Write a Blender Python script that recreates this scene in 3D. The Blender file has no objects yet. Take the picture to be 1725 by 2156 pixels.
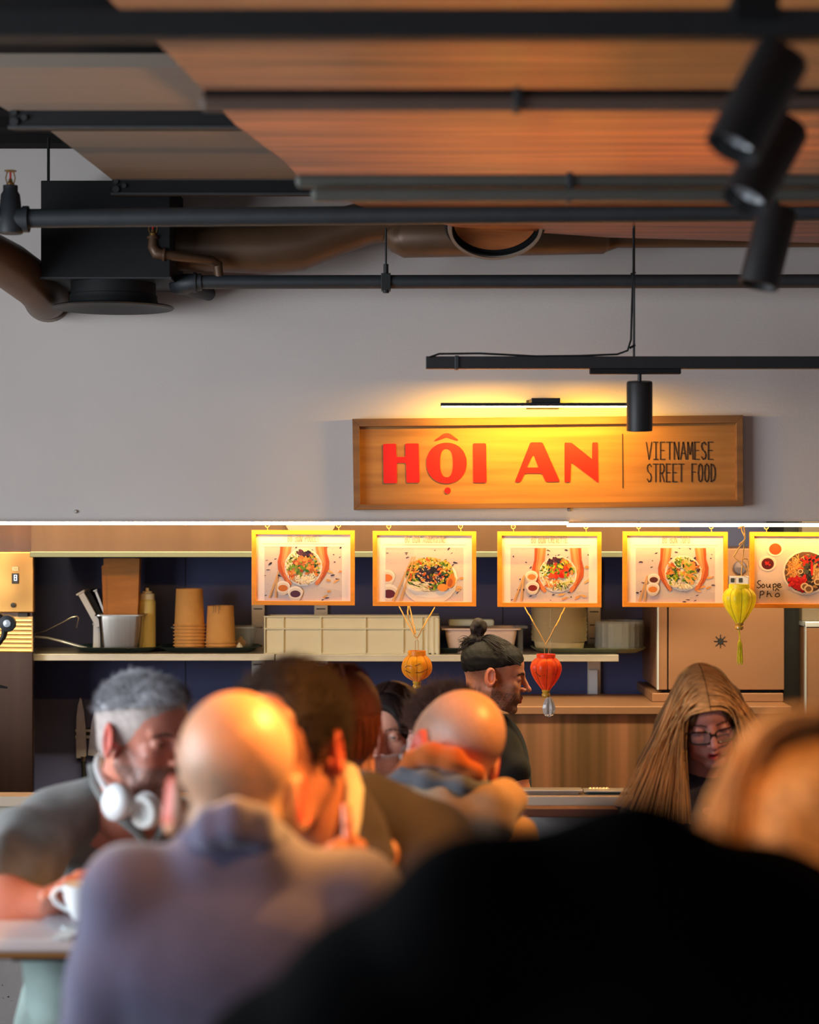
import bpy, bmesh, math, random
import numpy as np
from mathutils import Vector, Matrix

random.seed(7)
scn = bpy.context.scene
COL = scn.collection
PI = math.pi

# ------------------------------------------------------------------ camera
F = 4192.0            # focal length in pixels of the 1725 x 2156 frame
CZ = 1.90             # camera height
HX, HY = 862.5, 1078.0   # principal column and horizon row
cam = bpy.data.cameras.new('camera')
cam_o = bpy.data.objects.new('camera', cam)
COL.objects.link(cam_o)
cam_o.location = (0, 0, CZ)
cam_o.rotation_euler = (PI / 2, 0, 0)
cam.sensor_fit = 'VERTICAL'
cam.sensor_height = 36.0
cam.lens = 36.0 * F / 2156.0
cam.clip_start = 0.05
cam.clip_end = 60
cam.dof.use_dof = True
cam.dof.focus_distance = 6.5
cam.dof.aperture_fstop = 2.7
scn.camera = cam_o

def P(px, py, Y):
    return Vector(((px - HX) * Y / F, Y, CZ + (HY - py) * Y / F))

def lin(c):
    c = c / 255.0
    return c / 12.92 if c <= 0.04045 else ((c + 0.055) / 1.055) ** 2.4

def C(r, g, b):
    return (lin(r), lin(g), lin(b), 1.0)

# ------------------------------------------------------------------ colour management, world, lights
scn.view_settings.view_transform = 'Standard'
scn.view_settings.look = 'None'
scn.view_settings.gamma = 1.0
scn.view_settings.use_curve_mapping = False
scn.view_settings.exposure = 0.0
scn.cycles.use_denoising = True
scn.cycles.max_bounces = 8
scn.cycles.diffuse_bounces = 4
scn.cycles.sample_clamp_indirect = 6.0

w = bpy.data.worlds.new('world')
scn.world = w
w.use_nodes = True
bg = w.node_tree.nodes['Background']
bg.inputs[0].default_value = (0.55, 0.68, 1.0, 1)
bg.inputs[1].default_value = 0.25

def area(name, loc, target, sx, sy, power, color, spread=None):
    l = bpy.data.lights.new(name, 'AREA')
    l.shape = 'RECTANGLE'
    l.size, l.size_y = sx, sy
    l.energy = power
    l.color = color
    if spread: l.spread = math.radians(spread)
    o = bpy.data.objects.new(name, l)
    COL.objects.link(o)
    o.location = loc
    d = Vector(target) - Vector(loc)
    o.rotation_euler = d.to_track_quat('-Z', 'Y').to_euler()
    return o

def spot(name, loc, target, power, color, angle, blend=0.6, r=0.03):
    l = bpy.data.lights.new(name, 'SPOT')
    l.energy = power
    l.color = color
    l.spot_size = math.radians(angle)
    l.spot_blend = blend
    l.shadow_soft_size = r
    o = bpy.data.objects.new(name, l)
    COL.objects.link(o)
    o.location = loc
    d = Vector(target) - Vector(loc)
    o.rotation_euler = d.to_track_quat('-Z', 'Y').to_euler()
    return o

spot('wood_panel_fill', (1.75, 4.6, 1.5), (0.30, 4.5, 2.73), 200, (1.0, .44, .08), 40, 1.0, .15)  # added warm fill onto the wooden panel, no fixture behind it
DAY = (0.86, 0.93, 1.0)
# daylight through the side window (wall_left) and the shop front (wall_rear)
area('side_window_daylight', (-3.25, 2.9, 1.9), (0, 3.2, 1.4), 3.4, 1.7, 190, DAY)
area('shop_front_daylight', (-0.6, -1.75, 1.7), (0, 5.0, 2.3), 3.6, 1.9, 20, DAY)
WARM = (1.0, 0.43, 0.09)

# ------------------------------------------------------------------ materials
# the upward spot above is an added fill for the wooden panel, without a sconce

# added warm fill for the shelf, no such lamp in the kitchen ceiling
area('kitchen_fill', (0.0, 6.66, 2.25), (0.0, 7.7, 1.35), 3.4, .12, 110, (1.0, .80, .46))
MATS = {}
def mat(name, col=(.5, .5, .5, 1), rough=.6, metal=0.0, var=0.0, scale=8.0, stretch=(1, 1, 1), bump=0.0, bscale=60.0,
        sss=0.0, spec=.5, coat=0.0, attr=False, trans=0.0, emit=None, estr=0.0, alpha=1.0, col2=None, sheen=0.0, detail=4.0):
    if name in MATS: return MATS[name]
    m = bpy.data.materials.new(name)
    m.use_nodes = True
    nt = m.node_tree
    b = nt.nodes['Principled BSDF']
    b.inputs['Base Color'].default_value = col
    b.inputs['Roughness'].default_value = rough
    b.inputs['Metallic'].default_value = metal
    b.inputs['Specular IOR Level'].default_value = spec
    b.inputs['Coat Weight'].default_value = coat
    b.inputs['Coat Roughness'].default_value = .15
    b.inputs['Sheen Weight'].default_value = sheen
    b.inputs['Transmission Weight'].default_value = trans
    b.inputs['Alpha'].default_value = alpha
    if sss:
        b.inputs['Subsurface Weight'].default_value = sss
        b.inputs['Subsurface Radius'].default_value = (1.0, .28, .14)
        b.inputs['Subsurface Scale'].default_value = .012
    if emit:
        b.inputs['Emission Color'].default_value = emit
        b.inputs['Emission Strength'].default_value = estr
    tc = nt.nodes.new('ShaderNodeTexCoord')
    mp = nt.nodes.new('ShaderNodeMapping')
    mp.inputs['Scale'].default_value = stretch
    nt.links.new(tc.outputs['Object'], mp.inputs[0])
    nz = nt.nodes.new('ShaderNodeTexNoise')
    nz.inputs['Scale'].default_value = scale
    nz.inputs['Detail'].default_value = detail
    nt.links.new(mp.outputs[0], nz.inputs['Vector'])
    src = None
    if attr:
        at = nt.nodes.new('ShaderNodeAttribute')
        at.attribute_name = 'Col'
        src = at.outputs['Color']
    if var > 0 or col2:
        mx = nt.nodes.new('ShaderNodeMix')
        mx.data_type = 'RGBA'
        rmp = nt.nodes.new('ShaderNodeMapRange')
        rmp.inputs[1].default_value = .3
        rmp.inputs[2].default_value = .7
        nt.links.new(nz.outputs['Fac'], rmp.inputs[0])
        nt.links.new(rmp.outputs[0], mx.inputs[0])
        if col2:
            mx.inputs[6].default_value = col
            mx.inputs[7].default_value = col2
        else:
            mx.inputs[6].default_value = tuple(c * (1 - var) for c in col[:3]) + (1,)
            mx.inputs[7].default_value = tuple(min(1, c * (1 + var)) for c in col[:3]) + (1,)
        if attr:
            mx.blend_type = 'MULTIPLY'
            mx.inputs[0].default_value = 1.0
            nt.links.remove(mx.inputs[0].links[0])
            mx.inputs[0].default_value = 1.0
            vr = nt.nodes.new('ShaderNodeMapRange')
            vr.inputs[3].default_value = 1 - var
            vr.inputs[4].default_value = 1.0
            nt.links.new(nz.outputs['Fac'], vr.inputs[0])
            nt.links.new(src, mx.inputs[6])
            nt.links.new(vr.outputs[0], mx.inputs[7])
        src = mx.outputs[2]
    if src: nt.links.new(src, b.inputs['Base Color'])
    if bump > 0:
        n2 = nt.nodes.new('ShaderNodeTexNoise')
        n2.inputs['Scale'].default_value = bscale
        n2.inputs['Detail'].default_value = 6
        nt.links.new(mp.outputs[0], n2.inputs['Vector'])
        bp = nt.nodes.new('ShaderNodeBump')
        bp.inputs['Strength'].default_value = bump
        bp.inputs['Distance'].default_value = .004
        nt.links.new(n2.outputs['Fac'], bp.inputs['Height'])
        nt.links.new(bp.outputs[0], b.inputs['Normal'])
    MATS[name] = m
    return m

M_wall = mat('painted_wall', C(212, 202, 196), .85, var=.03, scale=2.5, bump=.15, bscale=90)
M_wall_side = mat('side_wall_paint', C(150, 140, 135), .9, var=.05, scale=2)
M_floor = mat('floor_tile', C(70, 62, 58), .5, var=.15, scale=5)
M_ceil = mat('black_ceiling_paint', C(22, 22, 24), .9, var=.2, scale=6, spec=.2)
M_navy = mat('navy_wall_panel', C(66, 72, 112), .62, var=.10, scale=3, spec=.35)
M_black = mat('black_metal', C(30, 32, 34), .5, var=.12, scale=30, spec=.5)
M_blackmat = mat('matt_black_metal', C(20, 21, 23), .7, var=.15, scale=30, spec=.3)
M_pipe = mat('dark_grey_pipe', C(46, 50, 54), .55, var=.12, scale=20)
M_duct = mat('bronze_dark_duct', C(98, 72, 52), .42, var=.15, scale=8, metal=.25)
M_hoodsteel = mat('hood_steel', C(100, 80, 66), .35, metal=.9, var=.1, scale=9, stretch=(1, 1, .1))
M_steel = mat('brushed_steel', C(185, 180, 172), .28, metal=1.0, var=.08, scale=14, stretch=(6, 1, .3))
M_steel_v = mat('polished_steel', C(96, 76, 66), .25, metal=1.0, var=.12, scale=5, stretch=(5, 1, .05))
M_shelf = mat('shelf_steel', C(190, 184, 170), .4, metal=.5, var=.08, scale=10, stretch=(1, 1, 4))
M_concrete = mat('concrete', C(150, 143, 140), .85, var=.1, scale=7, bump=.2, bscale=50)
M_wood = mat('wood_planks', C(96, 46, 24), .42, var=0, col2=C(180, 106, 58), scale=3.0, stretch=(.55, 7, 1), bump=.08, bscale=20, coat=.15, detail=6)
M_beige = mat('wood_wool_panel', C(130, 116, 104), .85, var=.06, scale=6, stretch=(.3, 12, 1))
M_pine = mat('pine_frame', C(240, 150, 34), .5, var=.12, scale=8, stretch=(1, 1, 6))
M_signwood = mat('sign_board_wood', C(150, 100, 48), .55, col2=C(184, 130, 66), scale=5, stretch=(.4, 1, 7), detail=6)
M_signframe = mat('sign_frame_wood', C(150, 104, 58), .55, col2=C(116, 78, 44), scale=7, stretch=(.5, 1, 5))
M_red = mat('red_lettering', C(214, 22, 14), .45, var=.03)
M_ink = mat('dark_brown_ink', C(62, 44, 34), .7, var=.05)
M_greyink = mat('grey_print_ink', C(140, 128, 112), .8, var=.05)
M_print = mat('printed_paper', rough=.45, attr=True, var=.05, scale=40)
M_led = mat('led_diffuser', C(255, 240, 210), .5, emit=(1.0, .50, .12, 1), estr=48)
M_picled = mat('picture_light_diffuser', C(255, 240, 210), .5, emit=(1.0, .60, .18, 1), estr=20)
M_kraft = mat('kraft_card', C(214, 160, 88), .75, var=.06, scale=30)
M_kraftpaper = mat('kraft_paper', C(206, 140, 76), .8, var=.1, scale=10, stretch=(1, 1, 5), bump=.5, bscale=18)
M_cream = mat('cream_plastic', C(230, 226, 194), .4, var=.03, sss=.0)
M_bowl = mat('sugarcane_bowl', C(200, 182, 138), .7, var=.06, scale=20)
M_clear = mat('clear_plastic', C(210, 215, 205), .18, trans=.0, alpha=.14)
M_bottle = mat('squeeze_bottle_plastic', C(222, 208, 130), .4, var=.03)
M_green = mat('green_tray_plastic', C(28, 58, 58), .4, var=.1)
M_white = mat('white_ceramic', C(235, 240, 242), .2, var=.02)
M_whiteplastic = mat('white_plastic', C(226, 228, 230), .35, var=.02)
M_fridge = mat('oven_steel_front', C(134, 96, 70), .5, metal=.5, var=.04, scale=3)
M_sky_metal = mat('bright_edge_steel', C(205, 210, 214), .3, metal=.55, var=.03)

# ------------------------------------------------------------------ mesh helpers
class MB:
    def __init__(s):
        s.v, s.f, s.c = [], [], []
    def add(s, vs, fs, col=None):
        n = len(s.v)
        s.v.extend([tuple(v) for v in vs])
        for f in fs:
            s.f.append(tuple(n + i for i in f))
            s.c.append(col)
        return s
    def box(s, x0, x1, y0, y1, z0, z1, col=None):
        v = [(x0, y0, z0), (x1, y0, z0), (x1, y1, z0), (x0, y1, z0), (x0, y0, z1), (x1, y0, z1), (x1, y1, z1), (x0, y1, z1)]
        return s.add(v, [(0, 3, 2, 1), (4, 5, 6, 7), (0, 1, 5, 4), (1, 2, 6, 5), (2, 3, 7, 6), (3, 0, 4, 7)], col)
    def obox(s, c, ex, ey, ez, col=None):
        c, ex, ey, ez = map(Vector, (c, ex, ey, ez))
        v = [c + a * ex + b * ey + d * ez for d in (-1, 1) for a, b in ((-1, -1), (1, -1), (1, 1), (-1, 1))]
        return s.add(v, [(0, 3, 2, 1), (4, 5, 6, 7), (0, 1, 5, 4), (1, 2, 6, 5), (2, 3, 7, 6), (3, 0, 4, 7)], col)
    def tube(s, pts, r, seg=10, caps=True, flat=1.0, col=None):
        pts = [Vector(p) for p in pts]
        n = len(pts)
        rs = r if isinstance(r, (list, tuple)) else [r] * n
        rings = []
        up = None
        for i, p in enumerate(pts):
            t = (pts[min(i + 1, n - 1)] - pts[max(i - 1, 0)])
            if t.length < 1e-9: t = Vector((0, 0, 1))
            t.normalize()
            if up is None:
                up = Vector((0, 0, 1)) if abs(t.z) < .9 else Vector((0, 1, 0))
            a = t.cross(up)
            if a.length < 1e-6: a = t.cross(Vector((1, 0, 0)))
            a.normalize()
            b = a.cross(t).normalized()
            up = b
            rings.append([p + rs[i] * (math.cos(2 * PI * k / seg) * a + flat * math.sin(2 * PI * k / seg) * b) for k in range(seg)])
        base = len(s.v)
        vs = [q for ring in rings for q in ring]
        fs = []
        for i in range(n - 1):
            for k in range(seg):
                k2 = (k + 1) % seg
                fs.append((i * seg + k, i * seg + k2, (i + 1) * seg + k2, (i + 1) * seg + k))
        if caps:
            fs.append(tuple(reversed(range(seg))))
            fs.append(tuple((n - 1) * seg + k for k in range(seg)))
        return s.add(vs, fs, col)
    def lathe(s, prof, c, seg=32, axis=Vector((0, 0, 1)), ribs=0, ribd=0.0, col=None):
        c = Vector(c)
        q = Vector((0, 0, 1)).rotation_difference(Vector(axis).normalized())
        vs, fs = [], []
        for (r, z) in prof:
            for k in range(seg):
                a = 2 * PI * k / seg
                rr = r * (1 - ribd * (0.5 + 0.5 * math.cos(ribs * a))) if ribs else r
                vs.append(c + q @ Vector((rr * math.cos(a), rr * math.sin(a), z)))
        for i in range(len(prof) - 1):
            for k in range(seg):
                k2 = (k + 1) % seg
                fs.append((i * seg + k, i * seg + k2, (i + 1) * seg + k2, (i + 1) * seg + k))
        return s.add(vs, fs, col)
    def poly(s, pts, col=None):
        return s.add(pts, [tuple(range(len(pts)))], col)

def obj(name, mb, m, parent=None, smooth=False, bevel=0.0, loc=None):
    me = bpy.data.meshes.new(name)
    off = Vector((0, 0, 0))
    if parent is not None:
        off = world_loc(parent)
    elif loc is not None:
        off = Vector(loc)
    vs = [(v[0] - off.x, v[1] - off.y, v[2] - off.z) for v in mb.v]
    me.from_pydata(vs, [], mb.f)
    me.materials.append(m)
    if any(c is not None for c in mb.c):
        ca = me.color_attributes.new('Col', 'FLOAT_COLOR', 'CORNER')
        arr = []
        for p, c in zip(me.polygons, mb.c):
            arr.extend(list(c or (1, 1, 1, 1)) * p.loop_total)
        ca.data.foreach_set('color', arr)
    if smooth:
        me.shade_smooth()
        if smooth != 'full':
            try: me.set_sharp_from_angle(angle=math.radians(40))
            except Exception: pass
    o = bpy.data.objects.new(name, me)
    COL.objects.link(o)
    if parent is not None: o.parent = parent
    elif loc is not None: o.location = loc
    if bevel:
        b = o.modifiers.new('bevel', 'BEVEL')
        b.width = bevel
        b.segments = 2
        b.limit_method = 'ANGLE'
    return o

def world_loc(o):
    p = Vector((0, 0, 0))
    while o is not None:
        p += o.location
        o = o.parent
    return p

def thing(name, label, cat, loc=(0, 0, 0), group=None):
    o = bpy.data.objects.new(name, None)
    o.empty_display_size = .05
    COL.objects.link(o)
    o.location = loc
    return tag(o, label, cat, group)

def tag(o, label, cat, group=None):
    o['label'] = label
    o['category'] = cat
    if group: o['group'] = group
    return o

def struct(name, mb, m, **k):
    o = obj(name, mb, m, **k)
    if o.parent is None: o['kind'] = 'structure'
    return o

def copy_tree(o, loc, label=None, parent=None):
    c = o.copy()
    COL.objects.link(c)
    if parent is None:
        c.location = loc
        if label: c['label'] = label
    else:
        c.parent = parent
    for ch in list(o.children):
        copy_tree(ch, None, None, c)
    return c

def fill2d(name, loops, Y, depth, m, parent):
    """flat filled outline with holes standing in the plane y=Y; loops hold world x,z"""
    off = world_loc(parent)
    cu = bpy.data.curves.new(name, 'CURVE')
    cu.dimensions = '2D'
    cu.fill_mode = 'BOTH'
    cu.extrude = depth / 2
    for lp in loops:
        sp = cu.splines.new('POLY')
        sp.points.add(len(lp) - 1)
        for i, (x, z) in enumerate(lp): sp.points[i].co = (x, z, 0, 1)
        sp.use_cyclic_u = True
    t = bpy.data.objects.new(name, cu)
    COL.objects.link(t)
    bpy.context.view_layer.update()
    dg = bpy.context.evaluated_depsgraph_get()
    me = bpy.data.meshes.new_from_object(t.evaluated_get(dg))
    bpy.data.objects.remove(t)
    R = Matrix.Rotation(PI / 2, 4, 'X')
    me.transform(Matrix.Translation(Vector((0, Y, 0)) - off) @ R)
    me.materials.clear()
    me.materials.append(m)
    o = bpy.data.objects.new(name, me)
    COL.objects.link(o)
    o.parent = parent
    return o

# ------------------------------------------------------------------ stroke lettering
G = {
 'V': [[(0, 1), (.5, 0), (1, 1)]], 'I': [[(.1, 1), (.9, 1)], [(.5, 1), (.5, 0)], [(.1, 0), (.9, 0)]],
 'i': [[(.5, 1), (.5, 0)]],
 'E': [[(.9, 1), (.1, 1), (.1, 0), (.9, 0)], [(.1, .52), (.75, .52)]],
 'T': [[(0, 1), (1, 1)], [(.5, 1), (.5, 0)]], 'N': [[(.1, 0), (.1, 1), (.9, 0), (.9, 1)]],
 'A': [[(0, 0), (.5, 1), (1, 0)], [(.2, .35), (.8, .35)]], 'M': [[(0, 0), (.1, 1), (.5, .3), (.9, 1), (1, 0)]],
 'S': [[(.9, .85), (.6, 1), (.2, .92), (.1, .75), (.25, .58), (.75, .42), (.9, .25), (.75, .05), (.4, 0), (.1, .15)]],
 'R': [[(.1, 0), (.1, 1), (.7, 1), (.9, .85), (.85, .62), (.6, .5), (.1, .48)], [(.45, .48), (.9, 0)]],
 'F': [[(.9, 1), (.1, 1), (.1, 0)], [(.1, .55), (.75, .55)]],
 'O': [[(.5, 1), (.2, .9), (.08, .5), (.2, .1), (.5, 0), (.8, .1), (.92, .5), (.8, .9), (.5, 1)]],
 'D': [[(.1, 0), (.1, 1), (.5, .95), (.85, .75), (.9, .4), (.7, .1), (.1, 0)]],
 'B': [[(.1, 0), (.1, 1), (.65, 1), (.85, .8), (.65, .55), (.1, .52)], [(.65, .55), (.92, .3), (.7, 0), (.1, 0)]],
 'U': [[(.1, 1), (.1, .2), (.3, 0), (.7, 0), (.9, .2), (.9, 1)]],
 'P': [[(.1, 0), (.1, 1), (.7, 1), (.92, .78), (.7, .5), (.1, .48)]],
 'L': [[(.1, 1), (.1, 0), (.85, 0)]], 'G': [[(.9, .85), (.5, 1), (.15, .8), (.08, .4), (.3, 0), (.8, .05), (.9, .4), (.55, .42)]],
 'C': [[(.9, .88), (.5, 1), (.15, .8), (.08, .4), (.3, .02), (.9, .1)]],
 'H': [[(.1, 0), (.1, 1)], [(.9, 0), (.9, 1)], [(.1, .5), (.9, .5)]], ' ': [],
 'K': [[(.1, 0), (.1, 1)], [(.9, 1), (.1, .45), (.9, 0)]],
}
def strokes(mb, lines, Y, wpx, depth=.0008):
    """lines: polylines in image pixels at depth Y -> thin raised ribbons"""
    hw = wpx / 2 * Y / F
    for ln in lines:
        for a, b in zip(ln[:-1], ln[1:]):
            A, B = P(a[0], a[1], Y), P(b[0], b[1], Y)
            d = (B - A)
            if d.length < 1e-6: continue
            L = d.length / 2
            d.normalize()
            n = Vector((-d.z, 0, d.x))
            mb.obox((A + B) / 2, d * (L + hw * .6), Vector((0, depth / 2, 0)), n * hw)
def text_lines(txt, x0, x1, ytop, ybot, gap=.28):
    n = len(txt)
    wch = (x1 - x0) / (n + (n - 1) * gap)
    out = []
    for i, ch in enumerate(txt):
        bx = x0 + i * wch * (1 + gap)
        for ln in G[ch]:
            out.append([(bx + u * wch, ybot + (ytop - ybot) * v) for u, v in ln])
    return out
# ================================================================== SMOOTH BODIES (signed distance fields -> one surface)
def surf_nets(Fd, o, h):
    S = Fd < 0
    c = np.zeros(tuple(n - 1 for n in Fd.shape), np.int8)
    for dx in (0, 1):
        for dy in (0, 1):
            for dz in (0, 1):
                c += S[dx:S.shape[0] - 1 + dx, dy:S.shape[1] - 1 + dy, dz:S.shape[2] - 1 + dz].astype(np.int8)
    act = (c > 0) & (c < 8)
    ai = np.argwhere(act)
    idx = -np.ones(c.shape, np.int64)
    idx[act] = np.arange(len(ai))
    acc = np.zeros((len(ai), 3)); cnt = np.zeros(len(ai))
    cs = [np.array((a, b, d)) for a in (0, 1) for b in (0, 1) for d in (0, 1)]
    for a in cs:
        for ax in range(3):
            if a[ax]: continue
            b = a.copy(); b[ax] = 1
            fa = Fd[tuple((ai + a).T)]; fb = Fd[tuple((ai + b).T)]
            m = (fa < 0) != (fb < 0)
            t = fa[m] / (fa[m] - fb[m])
            acc[m] += a + t[:, None] * (b - a)
            cnt[m] += 1
    V = (ai + acc / np.maximum(cnt, 1)[:, None]) * h + o
    faces = []
    for ax in range(3):
        u, v = (ax + 1) % 3, (ax + 2) % 3
        sl0 = [slice(1, n - 1) for n in Fd.shape]; sl1 = [slice(1, n - 1) for n in Fd.shape]
        sl0[ax] = slice(0, Fd.shape[ax] - 1); sl1[ax] = slice(1, Fd.shape[ax])
        a, b = S[tuple(sl0)], S[tuple(sl1)]
        for inside_first in (True, False):
            m = (a & ~b) if inside_first else (~a & b)
            p = np.argwhere(m)
            if not len(p): continue
            off = np.array([1, 1, 1]); off[ax] = 0
            p = p + off
            e = np.zeros(3, int); e[u] = 1
            g = np.zeros(3, int); g[v] = 1
            q = [idx[tuple((p - e - g).T)], idx[tuple((p - g).T)], idx[tuple(p.T)], idx[tuple((p - e).T)]]
            q = np.stack(q, 1)
            if not inside_first: q = q[:, ::-1]
            faces.append(q)
    Fc = np.concatenate(faces) if faces else np.zeros((0, 4), int)
    return V, Fc[(Fc >= 0).all(1)]

def wob(X, Y, Z, f, seed):
    r = np.random.RandomState(seed)
    o = 0
    # domain-warped sum of random plane waves
    w = [0, 0, 0]
    for a in range(3):
        for i in range(2):
            k = r.normal(size=3); k = k / np.linalg.norm(k) * f * .45
            w[a] = w[a] + np.sin(X * k[0] + Y * k[1] + Z * k[2] + r.rand() * 6.28) * (.8 / f)
    X, Y, Z = X + w[0], Y + w[1], Z + w[2]
    for i in range(9):
        k = r.normal(size=3); k /= np.linalg.norm(k); k = k * f * (.55 + 1.1 * r.rand())
        o = o + np.sin(X * k[0] + Y * k[1] + Z * k[2] + r.rand() * 6.28)
    return o / 4.0

class SDF:
    def __init__(s, h=.006):
        s.h = h; s.p = []; s.post = []; s.M = None
    def _t(s, v):
        v = Vector(v)
        return np.array(s.M @ v if s.M is not None else v)
    def _r(s):
        return np.array(s.M.to_3x3()) if s.M is not None else np.eye(3)
    def ell(s, c, r, k=.01, op='u', rot=None):
        c = s._t(c); r = np.array(r, float)
        R = s._r()
        if rot is not None: R = R @ np.array(rot.to_matrix() if hasattr(rot, 'to_matrix') else rot)
        def d(X, Y, Z):
            q = [X - c[0], Y - c[1], Z - c[2]]
            l = [R[0, i] * q[0] + R[1, i] * q[1] + R[2, i] * q[2] for i in range(3)]
            k0 = np.sqrt((l[0] / r[0]) ** 2 + (l[1] / r[1]) ** 2 + (l[2] / r[2]) ** 2)
            k1 = np.sqrt((l[0] / r[0] ** 2) ** 2 + (l[1] / r[1] ** 2) ** 2 + (l[2] / r[2] ** 2) ** 2)
            return k0 * (k0 - 1) / np.maximum(k1, 1e-9)
        s.p.append((d, c - r.max(), c + r.max(), k, op)); return s
    def cap(s, a, b, ra, rb, k=.01, op='u'):
        a, b = s._t(a), s._t(b); m = max(ra, rb)
        ab = b - a; L2 = max((ab ** 2).sum(), 1e-12)
        def d(X, Y, Z):
            px, py, pz = X - a[0], Y - a[1], Z - a[2]
            t = np.clip((px * ab[0] + py * ab[1] + pz * ab[2]) / L2, 0, 1)
            return np.sqrt((px - t * ab[0]) ** 2 + (py - t * ab[1]) ** 2 + (pz - t * ab[2]) ** 2) - (ra + (rb - ra) * t)
        s.p.append((d, np.minimum(a, b) - m, np.maximum(a, b) + m, k, op)); return s
    def chain(s, pts, rs, k=.01, op='u'):
        for i in range(len(pts) - 1): s.cap(pts[i], pts[i + 1], rs[i], rs[i + 1], k, op)
        return s
    def plane(s, pt, n, k=.004):
        """removes everything on the side n points to"""
        pt = s._t(pt); n = s._r() @ np.array(Vector(n).normalized())
        def f(X, Y, Z, Fd):
            d = (X - pt[0]) * n[0] + (Y - pt[1]) * n[1] + (Z - pt[2]) * n[2]
            return np.maximum(Fd, d)
        s.post.append(f); return s
    def mesh(s):
        lo = np.min([q[1] for q in s.p if q[4] == 'u'], 0) - 3 * s.h - .01
        hi = np.max([q[2] for q in s.p if q[4] == 'u'], 0) + 3 * s.h + .01
        n = np.ceil((hi - lo) / s.h).astype(int) + 1
        ax = [lo[i] + np.arange(n[i]) * s.h for i in range(3)]
        Fd = np.full(tuple(n), .5, np.float32)
        for d, a, b, k, op in s.p:
            mg = 3 * k + 3 * s.h + .004
            i0 = np.clip(((a - mg - lo) / s.h).astype(int), 0, n - 1)
            i1 = np.clip(((b + mg - lo) / s.h).astype(int) + 2, 1, n)
            if (i1 <= i0).any(): continue
            X, Y, Z = np.meshgrid(*[ax[i][i0[i]:i1[i]] for i in range(3)], indexing='ij', sparse=True)
            D = d(X, Y, Z).astype(np.float32)
            sl = tuple(slice(i0[i], i1[i]) for i in range(3))
            G_ = Fd[sl]
            if op == 'u':
                hh = np.maximum(k - np.abs(G_ - D), 0) / k
                Fd[sl] = np.minimum(G_, D) - hh * hh * k * .25
            else:
                D = -D
                hh = np.maximum(k - np.abs(G_ - D), 0) / k
                Fd[sl] = np.maximum(G_, D) + hh * hh * k * .25
        X, Y, Z = np.meshgrid(*ax, indexing='ij', sparse=True)
        for f in s.post: Fd = f(X, Y, Z, Fd)
        Fd[0], Fd[-1] = .5, .5; Fd[:, 0], Fd[:, -1] = .5, .5; Fd[:, :, 0], Fd[:, :, -1] = .5, .5
        return surf_nets(Fd.astype(np.float64), lo, s.h)
    def wobble(s, amp, f, seed=1, sel=None):
        def g(X, Y, Z, Fd): 
            return Fd + amp * wob(X, Y, Z, f, seed)
        s.post.append(g); return s
    def folds(s, amp, direction, f, seed=1):
        """directional cloth folds"""
        d_ = np.array(Vector(direction).normalized())
        def g(X, Y, Z, Fd):
            ph = wob(X, Y, Z, f * .22, seed) * 2.2
            u = (X * d_[0] + Y * d_[1] + Z * d_[2]) * f + ph
            return Fd + amp * np.sin(u) * (0.55 + .45 * wob(X, Y, Z, f * .15, seed + 3))
        s.post.append(g); return s

def sdf_obj(name, parts, m, parent=None, colf=None, loc=None):
    """parts: list of SDF or (V,F); joined into one mesh"""
    Vs, Fs, n = [], [], 0
    for s in parts:
        V, Fc = s.mesh() if isinstance(s, SDF) else s
        Vs.append(V); Fs.append(Fc + n); n += len(V)
    V = np.concatenate(Vs); Fc = np.concatenate(Fs)
    off = np.array(world_loc(parent)) if parent is not None else np.array(loc or (0, 0, 0))
    me = bpy.data.meshes.new(name)
    Vl = (V - off).astype(np.float32)
    me.vertices.add(len(V)); me.vertices.foreach_set('co', Vl.ravel())
    me.loops.add(Fc.size); me.loops.foreach_set('vertex_index', Fc.ravel().astype(np.int32))
    me.polygons.add(len(Fc)); me.polygons.foreach_set('loop_start', np.arange(0, Fc.size, 4, dtype=np.int32))
    try: me.polygons.foreach_set('loop_total', np.full(len(Fc), 4, np.int32))
    except Exception: pass
    me.update(calc_edges=True)
    me.shade_smooth()
    me.materials.append(m)
    if colf is not None:
        c = colf(V).astype(np.float32)
        ca = me.color_attributes.new('Col', 'FLOAT_COLOR', 'POINT')
        ca.data.foreach_set('color', np.concatenate([c, np.ones((len(V), 1), np.float32)], 1).ravel())
    o = bpy.data.objects.new(name, me)
    COL.objects.link(o)
    if parent is not None: o.parent = parent
    elif loc is not None: o.location = loc
    return o

M_skin = mat('skin', rough=.42, attr=True, var=.14, scale=45, sss=.25, bump=.12, bscale=350, spec=.45)
M_hair = mat('hair', spec=.25, rough=.5, attr=True, var=.3, scale=120, bump=.5, bscale=500)

def frame_at(c, yaw=0, pitch=0, roll=0):
    return Matrix.Translation(c) @ Matrix.Rotation(math.radians(yaw), 4, 'Z') @ Matrix.Rotation(math.radians(pitch), 4, 'X') @ Matrix.Rotation(math.radians(roll), 4, 'Y')

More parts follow.
